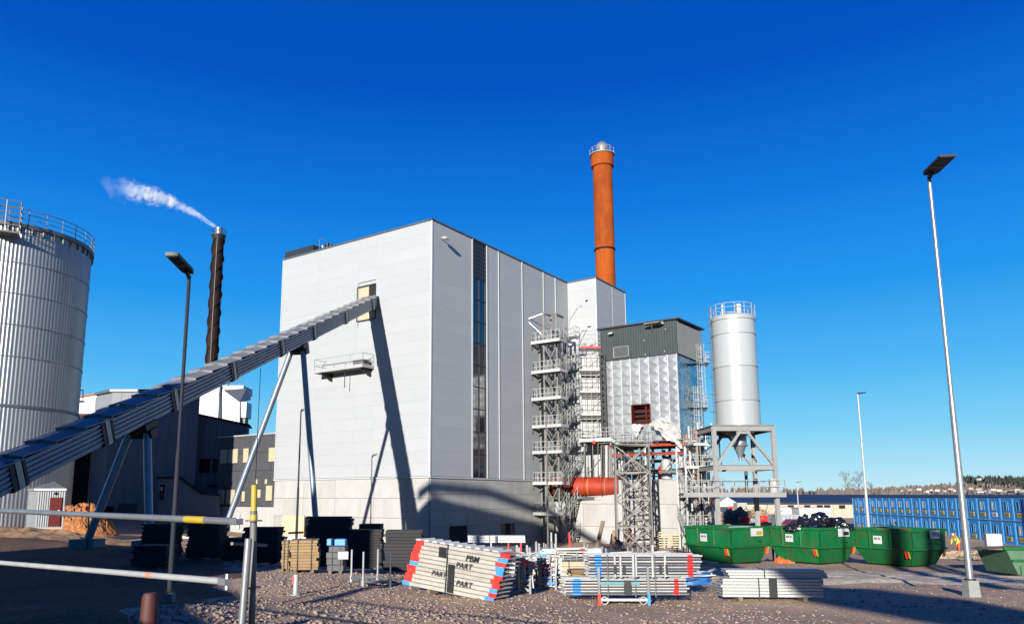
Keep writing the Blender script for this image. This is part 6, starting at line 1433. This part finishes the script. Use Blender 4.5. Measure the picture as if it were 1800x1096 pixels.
# sunlit tan stack
t, *_ = small_stack(509, 557, 1013, 26.6, 1.0, M_wood, 'tan timber board stack caught by the sun behind the short white post', 10, ang=R(8), depth=1.3, cat='timber stack', seedb=5, jit=.05)
small_stack(494, 507, 1010, 27.2, .95, M_wood, 'narrow tan board stack left of the sunlit timber stack', 9, ang=R(8), depth=.5, cat='timber stack', seedb=6, jit=.03)
t, *_ = small_stack(575, 603, 1010, 27, .85, M_louv, 'dark crate stack with pale top between timber stack and post frame', 4, depth=.8, seedb=9)
for k, (px, w) in enumerate(((578, .16), (597, .38))):
    x = at(px, 965, 27).x; g = at(px, 976, 27).z
    oriented_box('blue_crate', ('narrow' if k == 0 else 'wide')+' blue crate on the dark crates beside the tan timber stack', 'crate', (x, 27.2, gz(x, 27.2)+.96), (w, .4, .22), 0, M_bluepaint)
oriented_box('white_wrapped_pack', 'white wrapped pack below the wide blue crate', 'pack', (at(604, 975, 26.6).x, 26.5, gz(-4.6, 26.5)+.55), (.35, .4, .26), .2, M_tarp)
# short white post
x = at(520, 1025, 20.2).x; g = gz(x, 20.2); t = thing('short_post', 'short pale steel post with a red mark standing in the gravel', 'post', (x, 20.2, g))
mm = MB(); mm.tube((x, 20.2, g-.1), (x, 20.2, g+.52), .07, 12); mm.build('tube', M_galvw, t, smooth=True); mm = MB(); mm.lathe((x, 20.2, g), [(0, 0), (.13, 0), (.13, .03), (0, .03)], 14); mm.build('foot_plate', M_trail, t)
mm = MB(); mm.box((x-.075, 20.12, g+.28), (.03, 0, 0), (0, .03, 0), (0, 0, .2)); mm.build('red_mark', M_redpaint, t)
# empty four post stillage
t = thing('post_stillage', 'empty galvanised stillage with four upright posts on the gravel', 'stillage', (at(650, 1010, 23).x, 23, gz(-3.1, 23)))
cs = [(at(614, 1010, 23.6).x, 24.0), (at(639, 1017, 22.4).x, 22.3), (at(684, 1014, 22.4).x, 22.7), (at(659, 1000, 23.6).x, 24.3)]
for x, y in cs: g = gz(x, y); mm = MB(); mm.tube((x, y, g), (x, y, g+.98), .028, 8); mm.tube((x, y, g), (x, y, g+.2), .045, 8); mm.build('post', M_galvw, t)
for (a_, b_) in ((0, 1), (1, 2), (2, 3), (3, 0)): (x, y), (x2, y2) = cs[a_], cs[b_]; mm = MB(); mm.bar((x, y, gz(x, y)+.14), (x2, y2, gz(x2, y2)+.14), .05, .07); mm.build('base_bar', M_galv, t)
mm = MB(); (x, y), (x2, y2) = cs[0], cs[2]; mm.bar((x, y, gz(x, y)+.12), (x2, y2, gz(x2, y2)+.12), .04); mm.build('base_bar', M_galvd, t)
# plywood sheet, white fence before the wall
p = at(495, 935, 74); q = at(535, 905, 74); mm = MB(); mm.box((p.x, 74, p.z-.4), (q.x-p.x, 0, 0), (0, .3, 0), (0, 0, q.z-p.z+.4)); tag(mm.build('plywood_sheet', M_ply, origin=p), 'cream plywood sheet leaning at the foot of the sunlit wall', 'plywood')
t = thing('white_barrier', 'white barrier with pale blue sheeting behind the dark board stacks', 'barrier', at(515, 950, 60))
for s, (x0, x1) in enumerate(((487, 540), (318, 345), (388, 432))):
    a_, b_ = at(x0, 944, 60), at(x1, 946, 60)
    for k, h in enumerate((0, -.35, -.7)): mm = MB(); mm.bar(a_+Z*h, b_+Z*h, .08, .22 if k != 1 else .12); mm.build('rail', (M_galv, M_trail, M_white)[k], t)
    mm = MB(); mm.bar(a_+Z*.1, a_-Z*1.0, .15); mm.bar(b_+Z*.1, b_-Z*1.0, .15); mm.build('post', M_white, t)
p = at(507, 936, 50); mm = MB(); mm.bar(p, at(533, 935, 50), .15, .12); tag(mm.build('dark_beam', M_black, origin=p), 'short dark beam crossing the thin lamp pole before the plywood', 'beam')

# ================================================================ foreground scaffold guardrail
pr0, pr1 = vec(-1.58, 5.1, 5.145), vec(-5.3, 8.3, 5.17)
t = thing('scaffold_guardrail', 'weathered galvanised scaffold guardrail closest to the camera at lower left', 'guardrail', (pr0.x, pr0.y, gz(pr0.x, pr0.y)))
dd_ = (pr1-pr0)
mm = MB(); mm.tube(pr0, pr0+dd_*1.5, .0242, 14); mm.build('top_rail', M_galv, t, smooth=True)
mm = MB(); mm.tube(pr0+dd_*.075, pr0+dd_*.13, .0252, 14); mm.build('yellow_band', M_yellow, t)
m0, m1 = vec(-1.62, 5.05, 4.765), vec(-5.3, 8.25, 4.64)
mm = MB(); mm.tube(m0, m0+(m1-m0)*1.5, .0222, 14); mm.build('mid_rail', M_galvw, t, smooth=True)
mm = MB(); mm.tube(m0+(m1-m0)*.195, m0+(m1-m0)*.212, .0226, 14); mm.build('red_band', mat('faded_orange_tape', (.9, .35, .2), .7), t)
def tp(px, py, Y): return at(px, py, Y)
a_, b_ = at(437, 946, 5.0), at(424, 1110, 5.0); dn = (b_-a_).normalized()
mm = MB(); mm.tube(a_, a_+dn*1.6, .0235, 14); mm.build('inner_post', M_galv, t, smooth=True)
a_, b_ = at(446, 905, 5.12), at(442, 1110, 5.12); dn = (b_-a_).normalized()
mm = MB(); mm.tube(a_-dn*.03, a_+dn*1.9, .0235, 14); mm.build('outer_post', M_galvd, t, smooth=True)
mm = MB(); mm.tube(a_-dn*.2, a_+dn*.07, .0205, 12); mm.tube(a_-dn*.005, a_+dn*.03, .026, 12); mm.build('yellow_spigot', M_yellow, t, smooth=True)
for h in (.0, .43):
    o = a_+dn*(.035+h); mm = MB(); mm.lathe(o, [(.022, -.004), (.055, -.004), (.055, .004), (.022, .004)], 16); mm.build('rosette', M_galvd, t)
    mm = MB(); q = (pr0 if h == 0 else m0); mm.bar(q+(dd_.normalized())*.03, q-(dd_.normalized())*.055, .052, .04); mm.bar(q-dd_.normalized()*.04+Z*.05, q-dd_.normalized()*.04-Z*.05, .014, .02); mm.build('wedge_head', M_galv, t)
for sx_, zz_ in ((.1, .06), (.3, .02)): pass
mm = MB(); mm.tube((-1.6, 5.12, 5.0), (-1.5, 5.6, 4.96), .012, 6); mm.build('wedge_pin', M_galvd, t)
# orange barrier post, shade darkened into its colour
x = at(262, 1075, 9.2).x; g = gz(x, 9.2)-.1; mm = MB(); mm.lathe((x, 9.2, g), [(0, 0), (.18, 0), (.18, .05), (.11, .08), (.09, .75), (.07, .8), (0, .8)], 16); tag(mm.build('orange_bollard', M_shade_orange, origin=(x, 9.2, g), smooth=True), 'orange plastic bollard at lower left, deep shade darkened into its colour', 'bollard')

# ================================================================ people
def person(label, x, y, g, face, vest, legs, helm, pose='stand', h=1.78):
    t = thing('person', label, 'person', (x, y, g)); f = vec(math.cos(face), math.sin(face), 0); s = vec(-f.y, f.x, 0); O = vec(x, y, g)
    cr = .30 if pose == 'bend' else 0
    def J(a, b_, z): return tuple(f*a+s*b_+Z*z)
    pel = J(0, 0, .95-cr*.3); sh = J(.30 if cr else .02, 0, 1.45-cr*.7); ch = J(.15 if cr else .01, 0, 1.2-cr*.5); nk = J(.38 if cr else .03, 0, 1.54-cr*.8); hd = J(.46 if cr else .05, 0, 1.66-cr*.8)
    V = [pel, ch, sh, nk, hd]; E = [(0, 1), (1, 2), (2, 3), (3, 4)]; Rr = [.15, .145, .14, .06, .10]
    for k in (-1, 1):
        b0 = len(V); ax = .08*k
        V += [J(0, .10*k, .88-cr*.3), J(.05+ax, .11*k, .48-cr*.1), J(-.02+ax, .12*k, .08), J(.16+ax, .13*k, .03)]; Rr += [.10, .07, .05, .045]; E += [(0, b0), (b0, b0+1), (b0+1, b0+2), (b0+2, b0+3)]
        b0 = len(V); V += [J(.28 if cr else .0, .2*k, 1.42-cr*.7), J(.34 if cr else -.02+.05*k, .26*k, 1.14-cr*.7), J(.48 if cr else .12, .22*k, .92-cr*.6), J(.52 if cr else .17, .21*k, .84-cr*.6)]; Rr += [.06, .05, .038, .04]; E += [(2, b0), (b0, b0+1), (b0+1, b0+2), (b0+2, b0+3)]
    me = bpy.data.meshes.new('body'); me.from_pydata(V, E, []); o = bpy.data.objects.new('body', me); COL.objects.link(o); o.parent = t
    sk = o.modifiers.new('skin', 'SKIN'); 
    for i, v in enumerate(me.skin_vertices[0].data): v.radius = (Rr[i], Rr[i]*.8 if i < 3 else Rr[i]); v.use_root = (i == 0)
    sb = o.modifiers.new('sub', 'SUBSURF'); sb.levels = sb.render_levels = 1
    me.materials.append(legs)
    # vest, helmet
    a_, b_ = Vector(ch), Vector(sh); mm = MB(); mm.tube(O+Vector(pel)+Z*.02, O+b_, .19, 12, r2=.20); mm.build('jacket', vest, t, smooth=True)
    for k in (-1, 1): mm = MB(); mm.tube(O+Vector(V[9 if k < 0 else 17]), O+Vector(V[10 if k < 0 else 18]), .075, 8, r2=.065); mm.tube(O+Vector(V[10 if k < 0 else 18]), O+Vector(V[11 if k < 0 else 19]), .062, 8, r2=.05); mm.build('sleeve', vest, t, smooth=True)
    q = O+Vector(hd); mm = MB(); mm.lathe(q, [(.0, -.12), (.08, -.08), (.095, 0), (.09, .06), (0, .12)], 14); mm.build('face', M_skin, t, smooth=True)
    mm = MB(); mm.lathe(q, [(.15, .035), (.118, .05), (.112, .11), (.07, .16), (0, .175)], 14); mm.build('helmet', helm, t, smooth=True)
    t.scale = (h/1.78,)*3; return t
q = at(1684, 955, 62); person('worker in an orange and yellow hi-vis suit and white helmet beside the right skip', q.x, 62, q.z-.75, R(200), M_hivis, M_hivo, M_helm, 'bend')
q = at(1361, 950, 48); person('worker in dark clothes and red helmet standing between the left and middle skips', q.x, 48, gz(q.x, 48)+.1, R(250), M_navy, M_navy, M_redpaint)
q = at(1091, 960, 62); person('worker in a white helmet bending behind the white bulk bags', q.x, 62, gz(q.x, 62), R(200), M_navy, M_navy, M_helm, 'bend')

# ================================================================ far background
def far_hall():
    x0, x1, Y = 60, 260, 205; z0, z1 = at(1430, 899, Y).z, at(1430, 882.5, Y).z; zr = at(1430, 868.5, Y+25).z
    t = thing('far_warehouse', 'long low cream warehouse with a navy roof across the yard', 'warehouse', (150, Y, 0))
    mm = MB(); mm.abox(x0, x1, Y+.3, Y+50, -1, z1-.05); mm.build('wall_core', M_cream, t)
    pr_ = None; n = 22; w = (x1-x0)/n
    for i in range(n):
        if pr_ is None: pr_ = MB().box((x0+.03, Y, -1), (w-.06, 0, 0), (0, .3, 0), (0, 0, z1+1)).build('wall_panel', M_cream, t)
        else: inst(pr_, 'wall_panel', t, (w*i, 0, 0))
    mm = MB(); mm.prism([(x0-1, Y-1, z1), (x0-1, Y+25, zr), (x0-1, Y+51, z1), (x0-1, Y+51, z1-.3), (x0-1, Y-1, z1-.3)], (x1-x0+2, 0, 0)); mm.build('roof', M_roofn, t)
    for px in (1385, 1414, 1436, 1449, 1475): a = at(px, 893, Y-.1); mm = MB(); mm.box(a, (1.6, 0, 0), (0, -.1, 0), (0, 0, .9)); mm.build('window', M_glass2, t)
far_hall()
t = thing('white_gable_tent', 'white gabled tent hall seen through the silo frame', 'tent hall', at(1282, 898, 175)); Y = 175
P = [(1262, 899), (1262, 884), (1279, 873), (1297, 884), (1297, 899)]
mm = MB(); mm.prism([at(x, y, Y) for x, y in P], (0, 14, 0)); mm.build('canvas', M_white, t)
mm = MB(); p = at(1262, 899, Y-.2); q = at(1281, 890, Y-.2); mm.box(p, (q.x-p.x, 0, 0), (0, -.1, 0), (0, 0, q.z-p.z)); mm.build('navy_panel', M_roofn, t)
mm = MB(); p = at(1281, 894, Y-.2); q = at(1295, 889, Y-.2); mm.box(p, (q.x-p.x, 0, 0), (0, -.1, 0), (0, 0, q.z-p.z)); mm.build('red_banner', M_redpaint, t)
for k, (px0, py0, px1, py1, Y, m_, lb) in enumerate(((1372, 936, 1405, 906, 95, M_trail, 'grey white site trailer left of the rubbish bags'), (1406, 915, 1461, 893, 110, M_white, 'long white container behind the rubbish bags'), (1297, 900, 1312, 884, 170, M_cream, 'small cream shed beside the gabled tent'), (1372, 899, 1396, 892, 150, M_white, 'low white truck body by the far warehouse'))):
    p, q = at(px0, py0, Y), at(px1, py1, Y); t = thing('white_trailer' if k < 2 else 'small_shed', lb, 'trailer' if k < 2 else 'shed', p)
    z0_ = min(p.z, 0.3); mm = MB(); mm.abox(p.x, q.x, Y, Y+2.6, z0_, q.z); mm.build('body', m_, t)
    n = 5 if k < 2 else 2
    for i in range(n+1): x = p.x+(q.x-p.x)*i/n; mm = MB(); mm.abox(x-.05, x+.05, Y-.06, Y, z0_, q.z); mm.build('rib', M_galvw, t)
    mm = MB(); mm.abox(p.x-.1, q.x+.1, Y-.1, Y+2.7, q.z, q.z+.12); mm.build('roof', M_galvw, t)
# red car
def car(px, py, Y, label, m_, L_=4.3):
    p = at(px, py, Y); g = p.z; t = thing('parked_car', label, 'car', p); x = p.x
    prof = [(0, .3), (0, .75), (.15, .9), (.9, .98), (1.4, 1.42), (2.9, 1.45), (3.6, 1.0), (4.2, .85), (4.3, .35)]
    mm = MB(); mm.prism([(x+a_*L_/4.3, Y, g+b_) for a_, b_ in prof], (0, 1.7, 0)); mm.build('body', m_, t)
    mm = MB(); mm.prism([(x+a_, Y-.01, g+b_) for a_, b_ in ((1.05, 1.0), (1.45, 1.36), (2.85, 1.38), (3.4, 1.02))], (0, -.02, 0)); mm.build('window', M_glass2, t)
    for wx in (.85, 3.4): mm = MB(); mm.tube((x+wx, Y-.04, g+.32), (x+wx, Y+.2, g+.32), .32, 14); mm.build('wheel', M_rubber, t)
car(1372, 934, 90, 'dark red car parked left of the rubbish bags beyond the skips', M_redcar)
# brushwood heap with red scraps
hx = at(1320, 905, 120).x
heap('brushwood_heap', 'brown heap of uprooted brushwood beyond the silo frame', 'brushwood', (hx, 122), 7.5, 5, 3.0, M_brush, 3, .6, .5, jag=.5)
mm = MB(); rg = random.Random(6)
for i in range(900):
    x, y = hx+rg.gauss(0, 3.2), 121+rg.uniform(-3, 3); z = gz(x, y)+rg.uniform(.2, 2.8)*max(.15, 1-((x-hx)/8)**2); d = vec(rg.gauss(0, 1), rg.gauss(0, .6), rg.gauss(0, .35)).normalized()*rg.uniform(.6, 2); mm.tube((x, y, z), vec(x, y, z)+d, rg.uniform(.03, .08), 3, cap=False)
tag(mm.build('branches', M_brush, origin=(hx, 121, 0)), 'loose branches sticking out of the brushwood heap', 'branches', kind='stuff')
heap('tan_soil_heap', 'tan soil heap at the left foot of the brushwood', 'soil', (at(1290, 920, 105).x, 105), 5, 3, 1.2, mat('tan_soil', (.42, .3, .18), .9, 0, .2, 1), 8, .3, .6)
for k, (px, py, m_, lb) in enumerate(((1309, 912, M_redpaint, 'left red plastic scrap on the brushwood heap'), (1340, 911, M_redpaint, 'right red plastic scrap on the brushwood heap'), (1323, 914, M_trail, 'pale blue scrap between the two red scraps'), (1352, 911, M_galv, 'grey drum at the right end of the brushwood heap'))):
    p = at(px, py, 114); bm = bmesh.new(); bmesh.ops.create_icosphere(bm, subdivisions=2, radius=.85); mm = MB()
    for v in bm.verts: q = v.co*(1+.5*noise.noise(v.co*2+Vector((k*5, 0, 0)))); mm.v.append((p.x+q.x, p.y+q.y, p.z+q.z*.6))
    for f in bm.faces: mm.f.append(tuple(v.index for v in f.verts))
    bm.free(); tag(mm.build('plastic_scrap', m_, origin=p), lb, 'scrap')
# hills
def ridge(name, Y, prof, m_, dy=300, seed=1, base=-5):
    xs = [at(px, 870, Y).x for px, _ in prof]; zs_ = [at(px, py, Y).z for px, py in prof]; X = np.linspace(xs[0], xs[-1], 260); Zr = np.interp(X, xs, zs_)
    V = []; F = []; ny = 14
    for j in range(ny+1):
        v = j/ny
        for x, z in zip(X, Zr): V.append((x, Y-dy+dy*v, base+(z-base)*(v**.8)*(1+.04*noise.noise(Vector((x*.02, v*3, seed)))*(1 if v < 1 else 0))))
    n = len(X)
    for j in range(ny):
        for i in range(n-1): F.append((j*n+i, j*n+i+1, (j+1)*n+i+1, (j+1)*n+i))
    me = bpy.data.meshes.new(name); me.from_pydata(V, [], F); me.materials.append(m_); o = bpy.data.objects.new(name, me); COL.objects.link(o); tag(o, kind='structure'); return X, Zr
def forest(name, label, X, Zr, Y, n, h0, h1, seed, m_, dy=200, cone=True, jz=0):
    """far wood: thousands of tree tops, one mass"""
    rg = random.Random(seed); mm = MB()
    for i in range(n):
        x = rg.uniform(X[0], X[-1]); f = rg.random()**.6; z = float(np.interp(x, X, Zr)); zb = -5+(z+5)*f**.8 if dy else z; h = rg.uniform(h0, h1)
        y = Y-dy+dy*f; r_ = h*rg.uniform(.18, .3); k = len(mm.v); q = 5
        mm.v.append((x, y, zb+h))
        for t_ in range(q): a_ = 6.283*t_/q+i; mm.v.append((x+r_*math.cos(a_)*rg.uniform(.7, 1.2), y+r_*math.sin(a_), zb+h*(.25 if cone else .6)+rg.uniform(-.1, .1)*h))
        mm.v.append((x, y, zb-1))
        for t_ in range(q): mm.f.append((k, k+1+t_, k+1+(t_+1) % q)); mm.f.append((k+q+1, k+1+(t_+1) % q, k+1+t_))
    return tag(mm.build(name, m_, origin=(float(X[0]), Y, 0)), label, 'forest', kind='stuff')
X, Zr = ridge('hills', 1500, [(1380, 872), (1480, 866), (1560, 862), (1600, 859), (1640, 857), (1680, 853), (1700, 850), (1740, 848), (1790, 847), (1860, 850), (1990, 856)], M_hill, 500)
X1, Zr1 = ridge('far_hills', 2600, [(200, 874), (900, 873), (1350, 869), (1600, 862), (2100, 860)], M_hill, 300, 5)
M_far = mat('brown_winter_wood', (.20, .158, .125), .95, 0, .5, .05, rnd=.1)
forest('hillside_wood', 'dark conifer wood covering the hill at the far right', [at(1690, 870, 1500).x, at(2000, 870, 1500).x], [Zr[170], Zr[-40]], 1500, 2600, 9, 17, 2, M_fol, 330)
# the wood follows the ridge
forest('ridge_wood', 'brown and green trees along the distant ridge', X, Zr, 1495, 3600, 4, 10, 3, M_far, 420, cone=False)
forest('distant_wood', 'low brown winter wood along the horizon', X1, Zr1, 2550, 3000, 6, 13, 4, M_far, 120, cone=False)
xs_ = [at(1365, 870, 480).x, at(1580, 870, 480).x]
forest('middle_wood', 'mixed bare and conifer trees beyond the navy roof', xs_, [2.5, 3.5], 480, 260, 3, 9.5, 5, M_far, 0)
xs_ = [at(1230, 870, 460).x, at(1366, 870, 460).x]
forest('wood_behind_frame', 'tree line seen through the silo frame', xs_, [4, 4], 460, 120, 5, 9, 6, M_far, 0)
# town houses and water tower
HL = ['left end above the cabins', 'second from the left above the cabins', 'third from the left, beside a larger roof', 'fourth from the left, on the ridge foot', 'left of the white pair midway', 'right of the white pair midway', 'low, just left of the near lamp pole', 'high, left of the near lamp pole', 'low behind the near lamp pole', 'just right of the near lamp pole', 'high below the left end of the dark wood', 'straight below the left of the water tower', 'low, right below the water tower', 'midway under the dark wood', 'low under the dark wood', 'third from the right end, low', 'second from the right end, low', 'high near the right end', 'at the right end, low', 'low under the water tower', 'lowest in the gap right of the water tower', 'low left, hidden by the far cabins']
rg = random.Random(77); spots = [(1569, 860), (1583, 861), (1595, 860), (1612, 859), (1634, 860), (1644, 861), (1658, 862), (1667, 858), (1676, 861), (1690, 862), (1703, 858), (1716, 859), (1731, 862), (1742, 859), (1752, 861), (1764, 862), (1775, 863), (1784, 859), (1793, 862), (1718, 863), (1738, 864), (1628, 863)]
for k, (px, py) in enumerate(spots):
    Y = 1000-rg.uniform(0, 150); p = at(px, py, Y); w, d, h = rg.uniform(2.5, 8), 5, rg.uniform(.3, 1.3)
    t = thing('town_house', 'far pale hillside house, '+HL[k], 'house', p, 'pale houses on the far hillside')
    mm = MB(); mm.box(p-Z*1.5, (w, 0, 0), (0, d, 0), (0, 0, h+1.5)); mm.build('wall', M_town, t)
    mm = MB(); q = p+Z*h; mm.prism([q+vec(-.5, -.5, 0), q+vec(-.5, d/2, .9), q+vec(-.5, d+.5, 0)], (w+1, 0, 0)); mm.build('roof', M_brown if k % 2 else M_town, t)
p = at(1725, 847, 1450); t = thing('white_water_tower', 'white flat mushroom shaped water tower above the hillside wood', 'water tower', p-Z*5)
mm = MB(); mm.lathe(p, [(3, -12), (3, -1), (7.5, 2), (9, 4.2), (8.5, 7), (3, 8.0), (0, 8.2)], 24); mm.build('tank', M_white, t, smooth=True)
# bare trees on the horizon
def bare_tree(px, pyb, pyt, Y, label, seed, spread=.45):
    rg = random.Random(seed); b = at(px, pyb, Y); H = at(px, pyt, Y).z-b.z; t = thing('bare_tree', label, 'tree', b)
    mm = MB(); mm.tube(b-Z*3, b+Z*H*.5, H*.018, 6, r2=H*.01); mm.build('trunk', M_bark, t); mm = MB()
    def grow(p, d, L_, r_, lv):
        q = p+d*L_; mm.tube(p, q, r_, 4, r2=r_*.6, cap=False)
        if lv == 0: return
        for _ in range(3 if lv > 1 else 4): nd = (d+vec(rg.gauss(0, spread), rg.gauss(0, spread), rg.uniform(0, .3))).normalized(); grow(p+d*L_*rg.uniform(.5, 1), nd, L_*rg.uniform(.55, .8), r_*.6, lv-1)
    for k in range(9): grow(b+Z*H*(.18+.07*k), vec(rg.gauss(0, .5), rg.gauss(0, .5), 1).normalized(), H*.22, H*.008, 4)
    mm.build('crown', M_twig, t)
bare_tree(1487, 872, 832, 330, 'left of the two bare trees on the horizon above the navy roof', 1)
bare_tree(1511, 872, 833, 330, 'right and denser of the two bare trees above the navy roof', 5)
bare_tree(1533, 872, 848, 330, 'small bare tree right of the pair above the navy roof', 8)
bare_tree(1612, 868, 853, 700, 'broad bare tree on the horizon above the cabins', 9, .6)
bare_tree(1271, 880, 845, 200, 'bare tree seen through the left side of the silo frame', 12)
# conifers on the horizon
for k, (px, pyt, lb) in enumerate(((1396, 859, 'pointed conifer on the horizon just left of the distant lamp pole'), (1412, 862, 'pointed conifer right of the distant lamp pole'), (1386, 865, 'small conifer left of the pointed one'), (1424, 861, 'conifer at the left of the brown horizon group'), (1431, 863, 'conifer inside the brown horizon group'))):
    rgc = random.Random(k); Y = 400; b = at(px, 874, Y); H = at(px, pyt, Y).z-b.z; t = thing('conifer', lb, 'tree', b-Z*3); mm = MB(); mm.tube(b-Z*3, b+Z*H*.8, .2, 5); mm.build('trunk', M_bark, t); mm = MB()
    for i in range(260):
        f = rgc.random(); z = b.z-1+(H+1)*f; r_ = (1-f)*H*.24+.1; a_ = rgc.uniform(0, 6.28); q = vec(b.x+r_*rgc.random()**.5*math.cos(a_), b.y+r_*math.sin(a_), z); s_ = .45; mm.poly([q, q+vec(s_*math.cos(a_), s_*math.sin(a_), -.3), q+vec(-s_*math.sin(a_)*.6, s_*math.cos(a_)*.6, .1)])
    mm.build('crown', M_fol, t)
